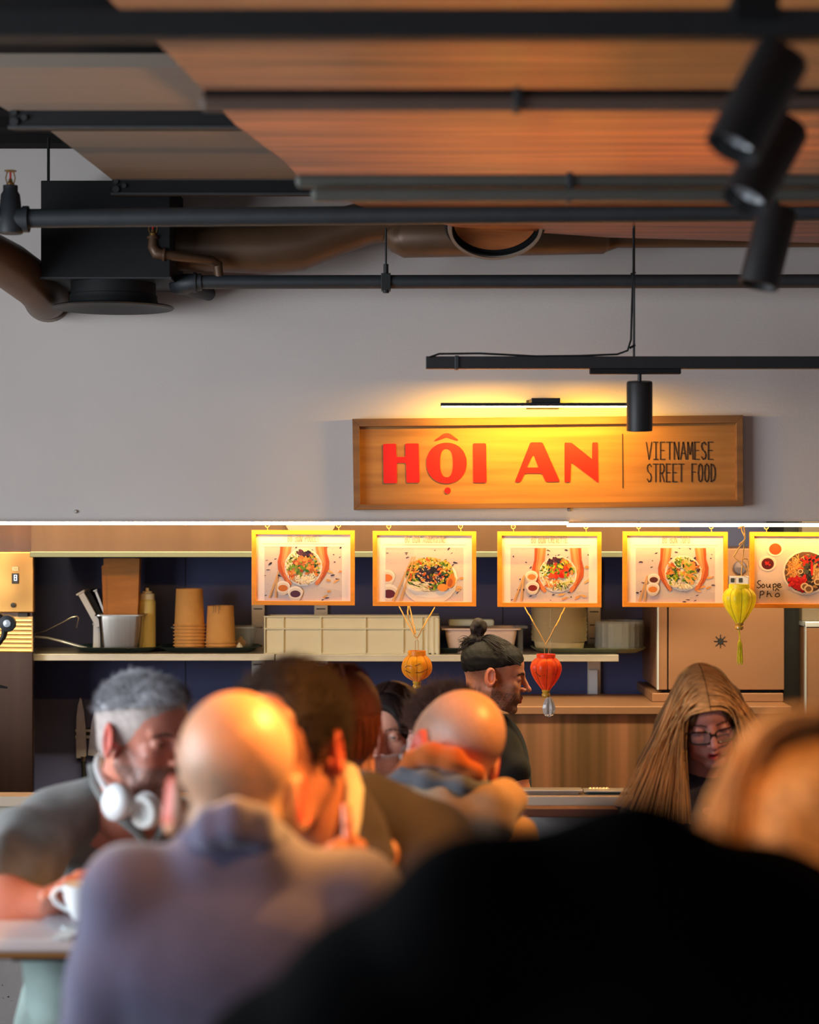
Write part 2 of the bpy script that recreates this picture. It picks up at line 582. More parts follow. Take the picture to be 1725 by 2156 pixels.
def add_head(s, M, sc=1.0, fem=False, eyes='open', nose=1.0, ear=1.0, mouth='closed', jaw=1.0, ez=0.0):
    s.M = M @ Matrix.Scale(1, 4)
    q = lambda *v: tuple(x * sc for x in v)
    r_ = lambda v: v * sc
    s.ell(q(0, .018, .034), q(.0745, .095, .083), .01)
    s.ell(q(0, -.035, .036), q(.061, .056, .058), r_(.02))
    s.ell(q(0, -.042, -.03), q(.055, .05, .066), r_(.02))
    jw = (.90 if fem else 1.0) * jaw
    for x in (-1, 1):
        s.cap(q(x * .053 * jw, -.004, -.045), q(x * .040 * jw, -.045, -.086), .018, .015, r_(.02))
        s.cap(q(x * .040 * jw, -.045, -.086), q(x * .014, -.074, -.102), .015, .014, r_(.02))
        s.ell(q(x * .038, -.067, -.022), q(.019, .016, .016), r_(.018))
        s.ell(q(x * .034, -.066, -.055), q(.018, .016, .022), r_(.018))
        if not fem: s.cap(q(x * .009, -.089, .021), q(x * .042, -.071, .023), .0075, .007, r_(.012))
        s.ell(q(x * .031, -.097, .004), q(.018, .016, .011), r_(.012), 's')
        s.ell(q(x * .031, -.0745, .002), q(.0155, .0140, .0130), r_(.003))
        if eyes == 'open':
            s.ell(q(x * .031, -.090, .0010), q(.0115, .008, .0023), r_(.001), 's')
        elif eyes == 'down':
            s.ell(q(x * .031, -.089, -.006), q(.011, .006, .0016), r_(.002), 's')
    s.ell(q(0, -.078, -.101), q(.019, .014, .0135), r_(.012))
    s.cap(q(0, -.088, .014), q(0, -.104 - .006 * nose, -.022), .0075, .0095, r_(.010))
    s.ell(q(0, -.108 - .007 * nose, -.028), q(.0105, .0105, .009), r_(.006))
    for x in (-1, 1):
        s.ell(q(x * .0115, -.101, -.032), q(.0075, .0095, .0075), r_(.005))
        s.ell(q(x * .0065, -.107, -.0385), q(.0035, .005, .003), r_(.002), 's')
    # muzzle and lips
    s.ell(q(0, -.08, -.062), q(.03, .018, .022), r_(.014))
    s.cap(q(-.019, -.0875, -.0635), q(0, -.0985, -.0585), .004, .0055, r_(.004)); s.cap(q(.019, -.0875, -.0635), q(0, -.0985, -.0585), .004, .0055, r_(.004))
    dz = .006 if mouth == 'open' else 0
    s.cap(q(-.017, -.0875, -.0675 - dz), q(0, -.0965, -.0715 - dz), .004, .006, r_(.004)); s.cap(q(.017, -.0875, -.0675 - dz), q(0, -.0965, -.0715 - dz), .004, .006, r_(.004))
    if mouth == 'open': s.ell(q(0, -.099, -.066), q(.013, .012, .0042), r_(.002), 's')
    else: s.cap(q(-.018, -.097, -.0653), q(.018, -.097, -.0653), .0012, .0012, r_(.002), 's')
    # ears
    if ear:
        from mathutils import Euler
        for x in (-1, 1):
            R = Euler((math.radians(-8), 0, math.radians(x * 28))).to_matrix()
            s.ell(q(x * .081, .012, -.004 + ez), q(.0085 * ear, .0215 * ear, .033 * ear), r_(.004), rot=R)
            s.ell(q(x * .0895, .006, .0 + ez), q(.0065, .0135 * ear, .022 * ear), r_(.003), 's', rot=R)
            s.ell(q(x * .078, -.008, -.012 + ez), q(.006, .006, .008), r_(.004), rot=R)
    s.M = None

def add_neck(s, M, base, r=.054):
    a = M @ Vector((0, .02, -.055)); 
    s.cap(a, base, r * .98, r * 1.12, .025)

def srgb(r, g, b): return np.array([lin(r), lin(g), lin(b)])

def head_col(M, skin, lips=None, brows=None, beard=None, stubble=None, ears=None, cheek=None, scale=1.0, bt=.0042):
    Mi = np.array(M.inverted())
    sk = srgb(*skin)
    def f(V):
        q = V @ Mi[:3, :3].T + Mi[:3, 3]
        q = q / scale
        x, y, z = np.abs(q[:, 0]), q[:, 1], q[:, 2]
        near = (np.abs(q).max(1) < .16)
        c = np.tile(sk, (len(V), 1))
        def mixc(c, col, w):
            w = np.clip(w, 0, 1)[:, None] * near[:, None]
            return c * (1 - w) + srgb(*col) * w
        if cheek: c = mixc(c, cheek, .6 * np.exp(-(((x - .042) / .02) ** 2 + ((z + .03) / .02) ** 2)) * (y < -.03))
        c = mixc(c, cheek or (200, 110, 90), .5 * np.exp(-((x / .014) ** 2 + ((z + .028) / .014) ** 2)) * (y < -.09))
        if ears: c = mixc(c, ears, np.clip((x - .0755) / .004, 0, 1) * (np.abs(z) < .05) * (np.abs(y) < .05))
        n_ = .5 + .5 * wob(q[:, 0], q[:, 1], q[:, 2], 900, 3)
        if stubble is not None: 
            col, zmin = stubble
            w = np.clip((z + .35 * (y) - zmin) / .03, 0, 1) * np.clip((y + .045) / .02, 0, 1) * (x < .079)
            c = mixc(c, col, w * (.25 + .35 * n_))
        if beard is not None:
            w = np.clip((-.036 - z) / .012, 0, 1) * np.clip((y + .125) / .01, 0, 1) * (y < .0) * np.clip((z + .125) / .012, 0, 1)
            side = np.clip((x - .028) / .012, 0, 1) * np.clip((-.005 - z) / .02, 0, 1) * (y < -.0) * (y > -.075)
            must = np.exp(-(((x - .010) / .016) ** 2 + ((z + .049) / .0065) ** 2)) * (y < -.08)
            lipm = np.exp(-((x / .018) ** 2 + ((z + .0655) / .009) ** 2) * 1.5) * (y < -.08)
            c = mixc(c, beard, np.clip(np.maximum(np.maximum(w, side * .6), must) - lipm, 0, 1) * (.45 + .5 * n_))
        if lips: c = mixc(c, lips, np.clip(1.6 * np.exp(-((x / .017) ** 4 + ((z + .0655) / .0095) ** 4)), 0, 1) * (y < -.085))
        if brows:
            zb = .0215 + .25 * (x - .02) * (x < .03) - .35 * np.maximum(x - .034, 0)
            c = mixc(c, brows, .9 * (np.abs(z - zb) < bt) * (x > .012) * (x < .048) * (y < -.06))
        c = mixc(c, (90, 50, 45), .45 * np.exp(-(((x - .031) / .015) ** 2 + ((z - .001) / .008) ** 2)) * (y < -.06))
        return c
    return f

def hair_cap(M, th=.008, face=(.074, .07, .092), fy=-.098, fz=-.028, amp=.0025, freq=260, h=.003, back=-.05, sc=1.0, extra=None, seed=2, wid=0.0, side_cut=True):
    s = SDF(h)
    s.M = M
    q = lambda *v: tuple(x * sc for x in v)
    s.ell(q(0, .018, .034), q(.0745 + th + wid, .095 + th, .083 + th), .01)
    s.ell(q(0, -.03, .042), q(.061 + th, .056 + th * .7, .058 + th), .02)
    s.ell(q(0, .05, -.02), q(.058 + th, .05 + th, .05), .02)
    if extra: extra(s)
    s.ell(q(0, fy, fz), q(*face), .008, 's')
    if side_cut:
        for x in (-1, 1): s.ell(q(x * .085, -.0, -.02), q(.03, .036, .05), .006, 's')
    s.wobble(amp, freq, seed)
    s.wobble(amp * .5, freq * 2.1, seed + 5)
    s.plane(q(0, 0, back), (0, -.25, -1))
    s.M = None
    return s

def hair_col(base, tip=None, axis=None, var=.35, M=None, grey=None):
    b = srgb(*base)
    def f(V):
        n_ = .5 + .5 * wob(V[:, 0], V[:, 1], V[:, 2], 420, 9)
        m_ = .5 + .5 * wob(V[:, 0], V[:, 1], V[:, 2], 60, 4)
        c = b[None] * (1 - var + 2 * var * np.clip(.6 * n_ + .4 * m_, 0, 1))[:, None]
        if grey is not None:
            w = np.clip(m_ * .9, 0, 1)[:, None]
            c = c * (1 - w) + srgb(*grey)[None] * w
        return c
    return f

def strands(curves, r, m, name, parent, colf, seg=4):
    """many thin tapering tubes as one mesh"""
    Vs, Fs, n = [], [], 0
    ang = np.arange(seg) * 2 * PI / seg
    for pts in curves:
        p = np.array(pts, float)
        t = np.gradient(p, axis=0); t /= np.maximum(np.linalg.norm(t, axis=1, keepdims=True), 1e-9)
        a = np.cross(t, np.array([.31, .9, .2])); a /= np.maximum(np.linalg.norm(a, axis=1, keepdims=True), 1e-9)
        b = np.cross(t, a)
        k = len(p)
        tap = r * (1 - .75 * np.linspace(0, 1, k) ** 2)
        ring = p[:, None] + tap[:, None, None] * (np.cos(ang)[None, :, None] * a[:, None] + np.sin(ang)[None, :, None] * b[:, None])
        Vs.append(ring.reshape(-1, 3))
        i = np.arange(k - 1)[:, None] * seg; j = np.arange(seg)[None]; j2 = (j + 1) % seg
        Fs.append(np.stack([i + j, i + j2, i + seg + j2, i + seg + j], -1).reshape(-1, 4) + n)
        n += k * seg
    return np.concatenate(Vs), np.concatenate(Fs)

def bez(a, b, c, d, n=14):
    a, b, c, d = map(np.array, (a, b, c, d))
    t = np.linspace(0, 1, n)[:, None]
    return (1 - t) ** 3 * a + 3 * t * (1 - t) ** 2 * b + 3 * t * t * (1 - t) * c + t ** 3 * d

def add_hand(s, wrist, knuck, curl_dir, up, fingers, thumb=None, r=.0085, palm=.017, width=.078):
    """wrist, knuck: centre points; up: across-palm direction (index side); fingers: list of 4 lists of points"""
    w, kn = Vector(wrist), Vector(knuck)
    up = Vector(up).normalized()
    s.cap(w, w.lerp(kn, .5), .024, .02, .01)
    for i, f in enumerate(fingers):
        t = (1.5 - i) / 3.0
        base = kn + up * t * width
        s.cap(w + up * t * .034, base, palm * .95, palm * .72, .012)
        pts = [base] + [Vector(p) for p in f]
        n = len(pts)
        s.chain(pts, [r * 1.12 - (r * .28) * k / (n - 1) for k in range(n)], .003)
    if thumb:
        pts = [w + up * .018 + (kn - w) * .2] + [Vector(p) for p in thumb]
        s.chain(pts, [.017, .0125, .0105, .0088][:len(pts)], .006)

def eyeball(M, x, parent, look=(0, -1, 0), iris=(90, 110, 120), sc=1.0):
    c = M @ Vector((x * .031 * sc, -.0745 * sc, .002 * sc))
    R = M.to_3x3()
    ax = (R @ Vector(look).normalized())
    m = MB()
    prof = [(0, -.0114)] + [(.0114 * math.sin(a), -.0114 * math.cos(a)) for a in [PI * k / 14 for k in range(1, 14)]]
    m.lathe([(r_, z) for r_, z in prof] + [(0, .0114)], c, 24, ax)
    e = obj('eye', m, mat('eye_white', C(176, 150, 142), .15, coat=.5), parent, smooth='full')
    m = MB().lathe([(.0064, .0096), (.0056, .0106), (0, .0117)], c, 20, ax)
    obj('iris', m, mat('iris_%d' % iris[0], C(*iris), .15, coat=.6), e, smooth='full')
    m = MB().lathe([(.0026, .0113), (.002, .0117), (0, .0119)], c, 14, ax)
    obj('pupil', m, M_blackmat, e, smooth='full')

def stool(x, y, label, zs_=.785):
    t = thing('bar_stool', label, 'stool', (x, y, 0), 'bar stools at the tables')
    obj('seat', MB().lathe([(0, zs_ - .03), (.17, zs_ - .03), (.18, zs_ - .015), (.17, zs_), (0, zs_)], (x, y, 0), 32), mat('stool_wood', C(120, 84, 54), .5, var=.1), t, smooth=True)
    for a in (45, 135, 225, 315):
        ca, sa = math.cos(math.radians(a)), math.sin(math.radians(a))
        obj('leg', MB().tube([(x + .1 * ca, y + .1 * sa, zs_ - .03), (x + .19 * ca, y + .19 * sa, 0)], .011, 8), M_blackmat, t)
    obj('footrest', MB().tube([(x + .165 * math.cos(q * PI / 12), y + .165 * math.sin(q * PI / 12), .26) for q in range(25)], .008, 8, caps=False), M_blackmat, t)
    return t

def fuzz(Mh, VF, n, length, direction, r=.0008, spread=.4, seed=1, zmin=-1):
    """short hairs standing on a hair surface, lying along a direction in head space"""
    V, Fc = VF
    rs = np.random.RandomState(seed)
    a, b, c_, d_ = (V[Fc[:, i]] for i in range(4))
    N = np.cross(c_ - a, d_ - b); N /= np.maximum(np.linalg.norm(N, axis=1, keepdims=True), 1e-12)
    Cn = (a + b + c_ + d_) / 4
    c0 = np.array(Mh.translation)
    ok = np.where(((Cn - c0) * N).sum(1) > .03)[0]
    if not len(ok): ok = np.arange(len(Fc))
    idx = ok[rs.randint(0, len(ok), n)]
    D = np.array(Mh.to_3x3()) @ np.array(Vector(direction).normalized())
    out = []
    for i in idx:
        p = Cn[i] + rs.normal(size=3) * .001
        t = D - N[i] * (D @ N[i]); t = t / max(np.linalg.norm(t), 1e-6)
        t = t + rs.normal(size=3) * spread
        L = length * (.6 + .8 * rs.rand())
        out.append([p - N[i] * .002, p + N[i] * L * .35 + t * L * .35, p + N[i] * L * .45 + t * L])
    return strands(out, r, None, '', None, None, seg=3)

def lower_body(root, hip, fwd, trousers, side=.1, seat=.80, knee_d=.42):
    """seated legs with trousers and shoes on a bar stool"""
    hip = Vector(hip); f = Vector(fwd); f.z = 0; f.normalize(); sx = Vector((-f.y, f.x, 0))
    s = SDF(.011)
    sh = SDF(.009)
    for k in (-1, 1):
        h_ = Vector((hip.x, hip.y, seat + .09)) + sx * side * k
        kn = h_ + f * knee_d + sx * .03 * k + Vector((0, 0, -.015))
        an = Vector((kn.x, kn.y, .33)) - f * .03
        s.cap(h_, kn, .088, .062, .03); s.cap(kn, an, .06, .043, .02)
        sh.cap(an - f * .03 + Vector((0, 0, -.04)), an + f * .12 + Vector((0, 0, -.055)), .034, .03, .02)
    s.ell((hip.x, hip.y, seat + .1), (.17, .14, .1), .03)
    s.wobble(.003, 60, 4)
    sdf_obj('trousers', [s], trousers, root)
    sdf_obj('shoes', [sh], M_blackmat, root)
# ================================================================== THE SETTING
WY = 6.4          # face of the upper wall above the counter
BY = 7.9          # navy back wall of the kitchen
struct('floor', MB().box(-3, 3, -1.6, 8.0, -.1, 0), M_floor)
struct('wall_back', MB().box(-3, 3, BY, 8.0, 0, 3.1), M_navy)
z_low = P(0, 1098, WY).z
struct('wall_front_bulkhead', MB().box(-3, 3, WY, WY + .16, z_low, 3.1), M_wall)
# side wall with a window opening
sw = MB()
sw.box(-3.1, -3, -1.6, 1.1, 0, 3.1).box(-3.1, -3, 4.7, 8, 0, 3.1).box(-3.1, -3, 1.1, 4.7, 0, 1.0).box(-3.1, -3, 1.1, 4.7, 2.8, 3.1)
struct('wall_left', sw, M_wall_side)
struct('wall_right', MB().box(3, 3.1, -1.6, 8, 0, 3.1), M_wall_side)
sr = MB()
sr.box(-3.1, -2.5, -1.7, -1.6, 0, 3.1).box(1.3, 3.1, -1.7, -1.6, 0, 3.1).box(-2.5, 1.3, -1.7, -1.6, 0, .6).box(-2.5, 1.3, -1.7, -1.6, 2.75, 3.1)
struct('wall_rear', sr, M_wall_side)
wf = MB()
wf.box(-3.08, -3.0, 1.1, 1.15, 1.0, 2.8).box(-3.08, -3.0, 4.65, 4.7, 1.0, 2.8).box(-3.08, -3.0, 2.85, 2.92, 1.0, 2.8)
wf.box(-3.08, -3.0, 1.1, 4.7, 1.0, 1.05).box(-3.08, -3.0, 1.1, 4.7, 2.75, 2.8)
struct('window_1', wf, M_blackmat)
wf = MB()
wf.box(-2.5, -2.45, -1.68, -1.6, .6, 2.75).box(1.25, 1.3, -1.68, -1.6, .6, 2.75).box(-.64, -.56, -1.68, -1.6, .6, 2.75)
wf.box(-2.5, 1.3, -1.68, -1.6, .6, .66).box(-2.5, 1.3, -1.68, -1.6, 2.7, 2.75)
struct('window_2', wf, M_blackmat)
# corrugated black ceiling
cb = MB()
z0 = 3.05
n = 150
pr = []
for i in range(n + 1):
    y = -1.6 + i * 9.6 / n
    pr.append((y, z0 + (.018 if i % 4 < 2 else 0)))
for i in range(n):
    (ya, za), (yb, zb) = pr[i], pr[i + 1]
    cb.add([(-3, ya, za), (3, ya, za), (3, yb, zb), (-3, yb, zb)], [(0, 1, 2, 3)])
cb.box(-3, 3, -1.6, 8, z0 + .03, 3.12)
struct('ceiling', cb, M_ceil)
# kitchen ceiling behind the bulkhead
struct('ceiling_kitchen', MB().box(-3, 3, WY + .16, BY, 2.42, 2.46), M_wall_side)

# ------------------------------------------------------------------ hanging ceiling panels
def slab(pts, Y2z, th, z, mb=None):
    mb = mb or MB()
    n = len(pts)
    v = [(x, y, z) for x, y in pts] + [(x, y, z + th) for x, y in pts]
    f = [tuple(reversed(range(n))), tuple(range(n, 2 * n))] + [(i, (i + 1) % n, n + (i + 1) % n, n + i) for i in range(n)]
    return mb.add(v, f)
def Yz(py, z): return F * (z - CZ) / (HY - py)
def Xat(px, Y): return (px - HX) * Y / F
ZW = 2.73
edge = [(Xat(px, Yz(py, ZW)), Yz(py, ZW)) for px, py in [(-190, -500), (230, 0), (330, 90), (385, 145), (495, 262), (600, 340), (640, 385), (760, 435), (960, 478)]]
edge += [(Xat(1280, Yz(500, ZW)), Yz(500, ZW)), (Xat(1725, Yz(512, ZW)), Yz(512, ZW)), (2.9, 6.16), (2.9, edge[0][1])]
o = obj('wooden_ceiling_panel', slab(edge, None, .03, ZW), M_wood)
tag(o, 'large reddish-brown wooden plank panel with a slanting left edge', 'ceiling panel')
ZB = 2.86
def quad(pxs, z):
    return [(Xat(px, Yz(py, z)), Yz(py, z)) for px, py in pxs]
q = quad([(-60, 142), (540, 142)], ZB) + quad([(540, 236), (22, 236), (-60, 190)], ZB)
o = obj('acoustic_panel', slab(q[:1] + q[1:], None, .03, ZB), M_beige)
tag(o, 'plain grey-beige ceiling panel at the upper left, above the upper short rail', 'ceiling panel', 'beige ceiling panels')
q = quad([(96, 268), (700, 268), (760, 384), (244, 384)], ZB)
o = obj('acoustic_panel', slab(q, None, .03, ZB), M_beige)
tag(o, 'grey-beige ceiling panel with a slanting edge above the duct box', 'ceiling panel', 'beige ceiling panels')
# nearest panels above/left (mostly off frame) keep the rhythm: dark gap y 92-142
q = quad([(-400, -330), (300, -330), (300, 40), (-60, 40)], ZB)
def rail(px0, px1, py0, py1, label):
    zt = ZB
    Y = Yz(py0, zt) - .02
    zb = P(0, py1, Y).z
    t = thing('ceiling_rail', label, 'rail', (Xat(px0, Y), Y, zb), 'short black rails between the beige panels')
    x0, x1 = Xat(px0, Y), Xat(px1, Y)
    m = MB().box(x0, x1, Y, Y + .05, zb, zt + .1)
    obj('channel', m, M_blackmat, t, bevel=.002)
    m = MB().box(x0 - .004, x1, Y - .004, Y + .01, zb - .003, zb + .003)
    obj('lower_lip', m, M_pipe, t)
    m = MB().tube([(x0 + .012, Y - .008, zb + .012), (x0 + .012, Y + .02, zb + .012)], .01, 10).tube([(x0 + .012, Y - .008, zb + .034), (x0 + .012, Y + .02, zb + .034)], .007, 10).tube([(x0 + .036, Y - .008, zb + .022), (x0 + .036, Y + .02, zb + .022)], .007, 10)
    obj('end_fitting', m, M_black, t)
rail(20, 560, 236, 268, 'short black metal rail under the upper beige panel, ending at the left edge')
rail(236, 800, 382, 408, 'short black metal rail directly above the black duct box')

# ------------------------------------------------------------------ light tracks and spot lights
def track(px0, px1, py0, py1, Y, label, joints=(), double=False, m=None):
    z1, z0 = P(0, py0, Y).z, P(0, py1, Y).z
    x0, x1 = Xat(px0, Y), Xat(px1, Y)
    t = thing('light_track', label, 'light track', (x0, Y, z0), 'black ceiling light tracks')
    mb = MB()
    if double:
        zm = (z0 + z1) / 2
        mb.box(x0, x1, Y, Y + .034, zm + .002, z1)
        obj('rail', mb, m or M_black, t, bevel=.008)
        mb = MB().box(x0 + .03, x1, Y - .012, Y + .03, z0, zm - .002)
        obj('lower_rail', mb, m or M_black, t, bevel=.008)
    else:
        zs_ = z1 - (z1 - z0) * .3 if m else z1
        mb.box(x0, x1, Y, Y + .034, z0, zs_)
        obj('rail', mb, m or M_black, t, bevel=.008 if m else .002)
        if m: obj('unlit_top_strip', MB().box(x0 + .006, x1, Y + .002, Y + .034, zs_, z1), M_blackmat, t)  # dark strip painted for the rail's unlit top, lighter rail below
    for j in joints:
        xj = Xat(j, Y)
        obj('joint', MB().box(xj - .006, xj + .006, Y - .006, Y + .04, z0 - .002, z1 + .002), M_pipe, t, bevel=.002)
    return t
Y1, Y2, Y3, Y4 = 2.60, 3.05, 3.70, 5.76
track(-1500, 1900, 16, 78, Y1, 'thick black bar across the very top of the picture, nearest track')
track(420, 1900, 186, 228, Y2, 'second black light track from the top, rounded left end on the wooden panel', [1090], m=mat('bounce_lit_track', C(104, 86, 76), .55, var=.1))  # floor bounce light is put into the lighter rail colour
track(622, 1900, 366, 422, Y3, 'double-ridged dark light track, third from the top', [1200], True, mat('grey_green_track', C(84, 86, 80), .55, var=.1))
tk = track(897, 1900, 750, 776, Y4, 'lowest black light track, hung in front of the white wall above the sign', [962])
x = Xat(1335, Y4 + .02)
rod = MB().tube([(x, Y4 + .017, P(0, 752, Y4).z), (x, Y4 + .017, ZW)], .0035, 8)
obj('suspension_rod', rod, M_black, tk)
cab = MB()
pts = [P(905, 752, Y4 - .004), P(925, 745, Y4 - .004), P(1010, 744, Y4), P(1130, 750, Y4), P(1220, 749, Y4), P(1300, 746, Y4), P(1322, 738, Y4), P(1329, 715, Y4), P(1331, 640, Y4), P(1334, 560, Y4), P(1334, 480, Y4)]
cab.tube(pts, .003, 7)
obj('cable', cab, M_blackmat, tk, smooth=True)
obj('cable_tie', MB().tube([P(1326, 733, Y4 - .004), P(1338, 726, Y4 - .004)], .004, 6), M_blackmat, tk)
obj('cable_tie', MB().tube([P(1328, 577, Y4 - .004), P(1339, 574, Y4 - .004)], .003, 6), M_blackmat, tk)

def spotlight(top, axis, L, r, label, stem_top, lit=0.0, adapter=None):
    top, axis = Vector(top), Vector(axis).normalized()
    t = thing('track_spotlight', label, 'spotlight', top, 'black cylinder spotlights')
    prof = [(.0, 0), (r * .93, 0), (r, .004), (r, L), (r * .9, L), (r * .86, L - .02), (r * .5, L - .05), (0, L - .05)]
    m = MB().lathe(prof, top, 40, axis)
    obj('housing', m, M_black, t, smooth=True)
    m = MB().lathe([(r * .8, L - .022), (r * .45, L - .045), (0, L - .047)], top, 32, axis)
    obj('reflector', m, M_sky_metal, t, smooth=True)
    m = MB().tube([top + axis * .012 + Vector((0, 0, .004)), Vector(stem_top)], .006, 10)
    obj('stem', m, M_black, t, smooth=True)
    if adapter:
        a = adapter
        obj('adapter', MB().box(*a), M_blackmat, t, bevel=.002)
    return t
def axis_from(p0, p1, Y0, dY):
    return P(p1[0], p1[1], Y0 + dY) - P(p0[0], p0[1], Y0)
R_ = .0375
def sp(px, py, qx, qy, Y, dy, label, st, ad=None, L=.15):
    a = axis_from((px, py), (qx, qy), Y, dy)
    return spotlight(P(px, py, Y), a, L, R_, label, st, adapter=ad)
sp(1648, 118, 1543, 312, Y1 + .02, -.03, 'largest and nearest spotlight, tilted, top right corner', P(1612, 70, Y1 + .02),
   (Xat(1545, Y1), Xat(1640, Y1), Y1 - .01, Y1 + .045, P(0, 42, Y1).z, P(0, -12, Y1).z))
sp(1655, 268, 1568, 425, Y2 + .02, -.05, 'middle tilted spotlight with a lit rim, directly below the largest one', P(1652, 226, Y2 + .02))
sp(1638, 440, 1600, 592, Y3 + .02, -.01, 'third spotlight from the top, hanging nearly upright over the dark pipes', P(1634, 415, Y3 + .02))
sp(1347, 803, 1347, 908, Y4 + .017, .02, 'small upright black spotlight hanging in front of the wooden sign', P(1347, 780, Y4 + .017),
   (Xat(1243, Y4), Xat(1435, Y4), Y4 + .004, Y4 + .03, P(0, 787, Y4).z, P(0, 776, Y4).z), L=.1435)
# light of the three large spotlights, followed by added fills
spot('track_lamp_near', P(1535, 335, Y1 + .05), P(690, 1600, 3.15), 115, WARM, 32, .8, .03)
spot('track_lamp_middle', P(1560, 440, Y2 + .05), P(560, 1560, 2.7), 280, WARM, 28, .8, .03)
spot('track_lamp_third', P(1598, 612, Y3 + .06), P(985, 1600, 4.1), 125, WARM, 32, .8, .03)
spot('bald_head_fill', (.25, 2.1, 2.52), P(520, 1640, 2.68), 60, WARM, 34, .9, .04)  # added fill for the bald head, no fixture above
spot('long_hair_fill', (1.6, 4.0, 2.4), P(1450, 1560, 5.2), 55, (1.0, .56, .24), 30, .9, .04)  # added fill to warm the long-haired woman's hair, no fixture
spot('blond_hair_fill', (-.25, 1.15, 2.6), P(1700, 1680, 1.78), 42, (1.0, .52, .18), 26, .8, .03)  # added fill on the blond hair, no fixture

# ------------------------------------------------------------------ pipes, duct, ventilation
def pipe_thing(name, label, cat, loc, group=None): return thing(name, label, cat, loc, group)
YP = 5.45
zp = P(0, 460, YP).z
t = thing('sprinkler_pipe', 'long thick dark grey pipe running the full width at one quarter height', 'pipe', (Xat(60, YP), YP, zp))
rp = 20 * YP / F
obj('pipe', MB().tube([(Xat(50, YP), YP, zp), (3.0, YP, P(0, 448, YP).z + .02)], rp, 24), M_pipe, t, smooth=True)
x = Xat(22, YP)
m = MB().lathe([(.028, -.03), (.034, -.03), (.036, -.02), (.036, .02), (.03, .035), (.026, .075), (.020, .085), (.020, .1), (.014, .1)], (x, YP, zp - .01), 24)
m.tube([(x - .06, YP, zp - .002), (x + .045, YP, zp - .002)], rp * 1.25, 24)
m.tube([(-2.95, YP, zp - .002), (x - .05, YP, zp - .002)], rp, 24)
m.tube([(x + .035, YP, zp - .002), (x + .05, YP, zp - .002)], rp * 1.4, 24)
m.lathe([(.0, -.032), (.03, -.032), (.036, -.02)], (x, YP, zp - .01), 24)
obj('tee_fitting', m, M_pipe, t, smooth=True)
def sprinkler(c, par):
    c = Vector(c)
    m = MB().lathe([(.0, 0), (.011, 0), (.011, .008), (.006, .012), (.005, .02)], c, 16)
    m.tube([c + Vector((-.009, 0, .008)), c + Vector((-.013, 0, .022)), c + Vector((-.009, 0, .038)), c + Vector((0, 0, .042))], .0018, 6)
    m.tube([c + Vector((.009, 0, .008)), c + Vector((.013, 0, .022)), c + Vector((.009, 0, .038)), c + Vector((0, 0, .042))], .0018, 6)
    m.lathe([(0, .041), (.017, .041), (.017, .043), (0, .044)], c, 16)
    s = obj('sprinkler_head', m, mat('brass', C(190, 150, 90), .3, metal=.9), par, smooth=True)
    obj('glass_bulb', MB().tube([c + Vector((0, 0, .016)), c + Vector((0, 0, .038))], .0028, 8), M_red, s)
sprinkler((x, YP, zp + .088), t)

YQ = 6.1
zq = P(0, 594, YQ).z
rq = 14.5 * YQ / F
t = thing('ceiling_pipe', 'thinner dark pipe under the thick one, crossing the white wall', 'pipe', (Xat(400, YQ), YQ, zq))
obj('pipe', MB().tube([(Xat(405, YQ), YQ, zq), (3.0, YQ, P(0, 590, YQ).z)], rq, 20), M_pipe, t, smooth=True)
e = P(386, 598, YQ)
m = MB().tube([P(425, 594, YQ), P(405, 595, YQ), P(388, 598, YQ + .01), P(376, 600, YQ + .04), P(376, 598, YQ + .1)], [rq * 1.25, rq * 1.3, rq * 1.5, rq * 1.4, rq * 1.2], 20)
m.tube([P(408, 595, YQ), P(414, 595, YQ)], rq * 1.5, 20)
m.tube([P(376, 603, YQ + .06), P(440, 618, YQ + .25)], rq * 1.1, 16)
obj('elbow', m, M_pipe, t, smooth=True)
m = MB().tube([P(813, 480, YQ), P(813, 560, YQ)], .0035, 8).tube([P(813, 556, YQ), P(813, 583, YQ)], .008, 10)
m.box(Xat(803, YQ), Xat(823, YQ), YQ - rq - .006, YQ + rq + .006, P(0, 612, YQ).z, P(0, 577, YQ).z)
m.tube([P(813, 606, YQ - .01), P(813, 617, YQ - .01)], .01, 10)
obj('pipe_clamp', m, M_black, t, bevel=.002)
# second sprinkler branch
m = MB().tube([P(322, 497, YQ - .1), P(322, 520, YQ - .1), P(330, 533, YQ - .1), P(345, 536, YQ - .1), P(445, 548, YQ - .03), P(458, 556, YQ), P(462, 590, YQ)], [.012, .016, .019, .016, .014, .016, .014], 16)
m.tube([P(322, 498, YQ - .1), P(322, 503, YQ - .1)], .018, 16).tube([P(343, 536, YQ - .1), P(348, 536.5, YQ - .1)], .021, 16)
b = obj('branch_pipe', m, M_duct, t, smooth=True)
sprinkler(P(322, 497, YQ - .1), b)

# duct box with round diffuser
YB = 6.0
t = thing('duct_box', 'square matt black ventilation box hung on a rod, with a round diffuser beneath', 'air vent', P(225, 585, YB), None)
x0, x1 = Xat(86, YB), Xat(358, YB)
zt, zb_ = P(0, 380, YB).z, P(0, 583, YB).z
obj('box', MB().box(x0, x1, YB, YB + .35, zb_, zt), M_blackmat, t, bevel=.002)
obj('flange', MB().box(x0 - .004, x1 + .004, YB - .004, YB + .354, zb_ - .006, zb_), M_black, t)
obj('hanging_rod', MB().tube([P(102, 382, YB + .05), P(102, 290, YB + .05)], .0045, 8), M_blackmat, t)
cx = Xat(240, YB + .14)
cy = YB + .13
zz = zb_
m = MB().lathe([(.13, 0), (.13, -.035), (.134, -.037), (.134, -.05), (.136, -.053), (.136, -.066)], (cx, cy, zz - .006), 48)
nk = obj('neck', m, M_blackmat, t, smooth=True)
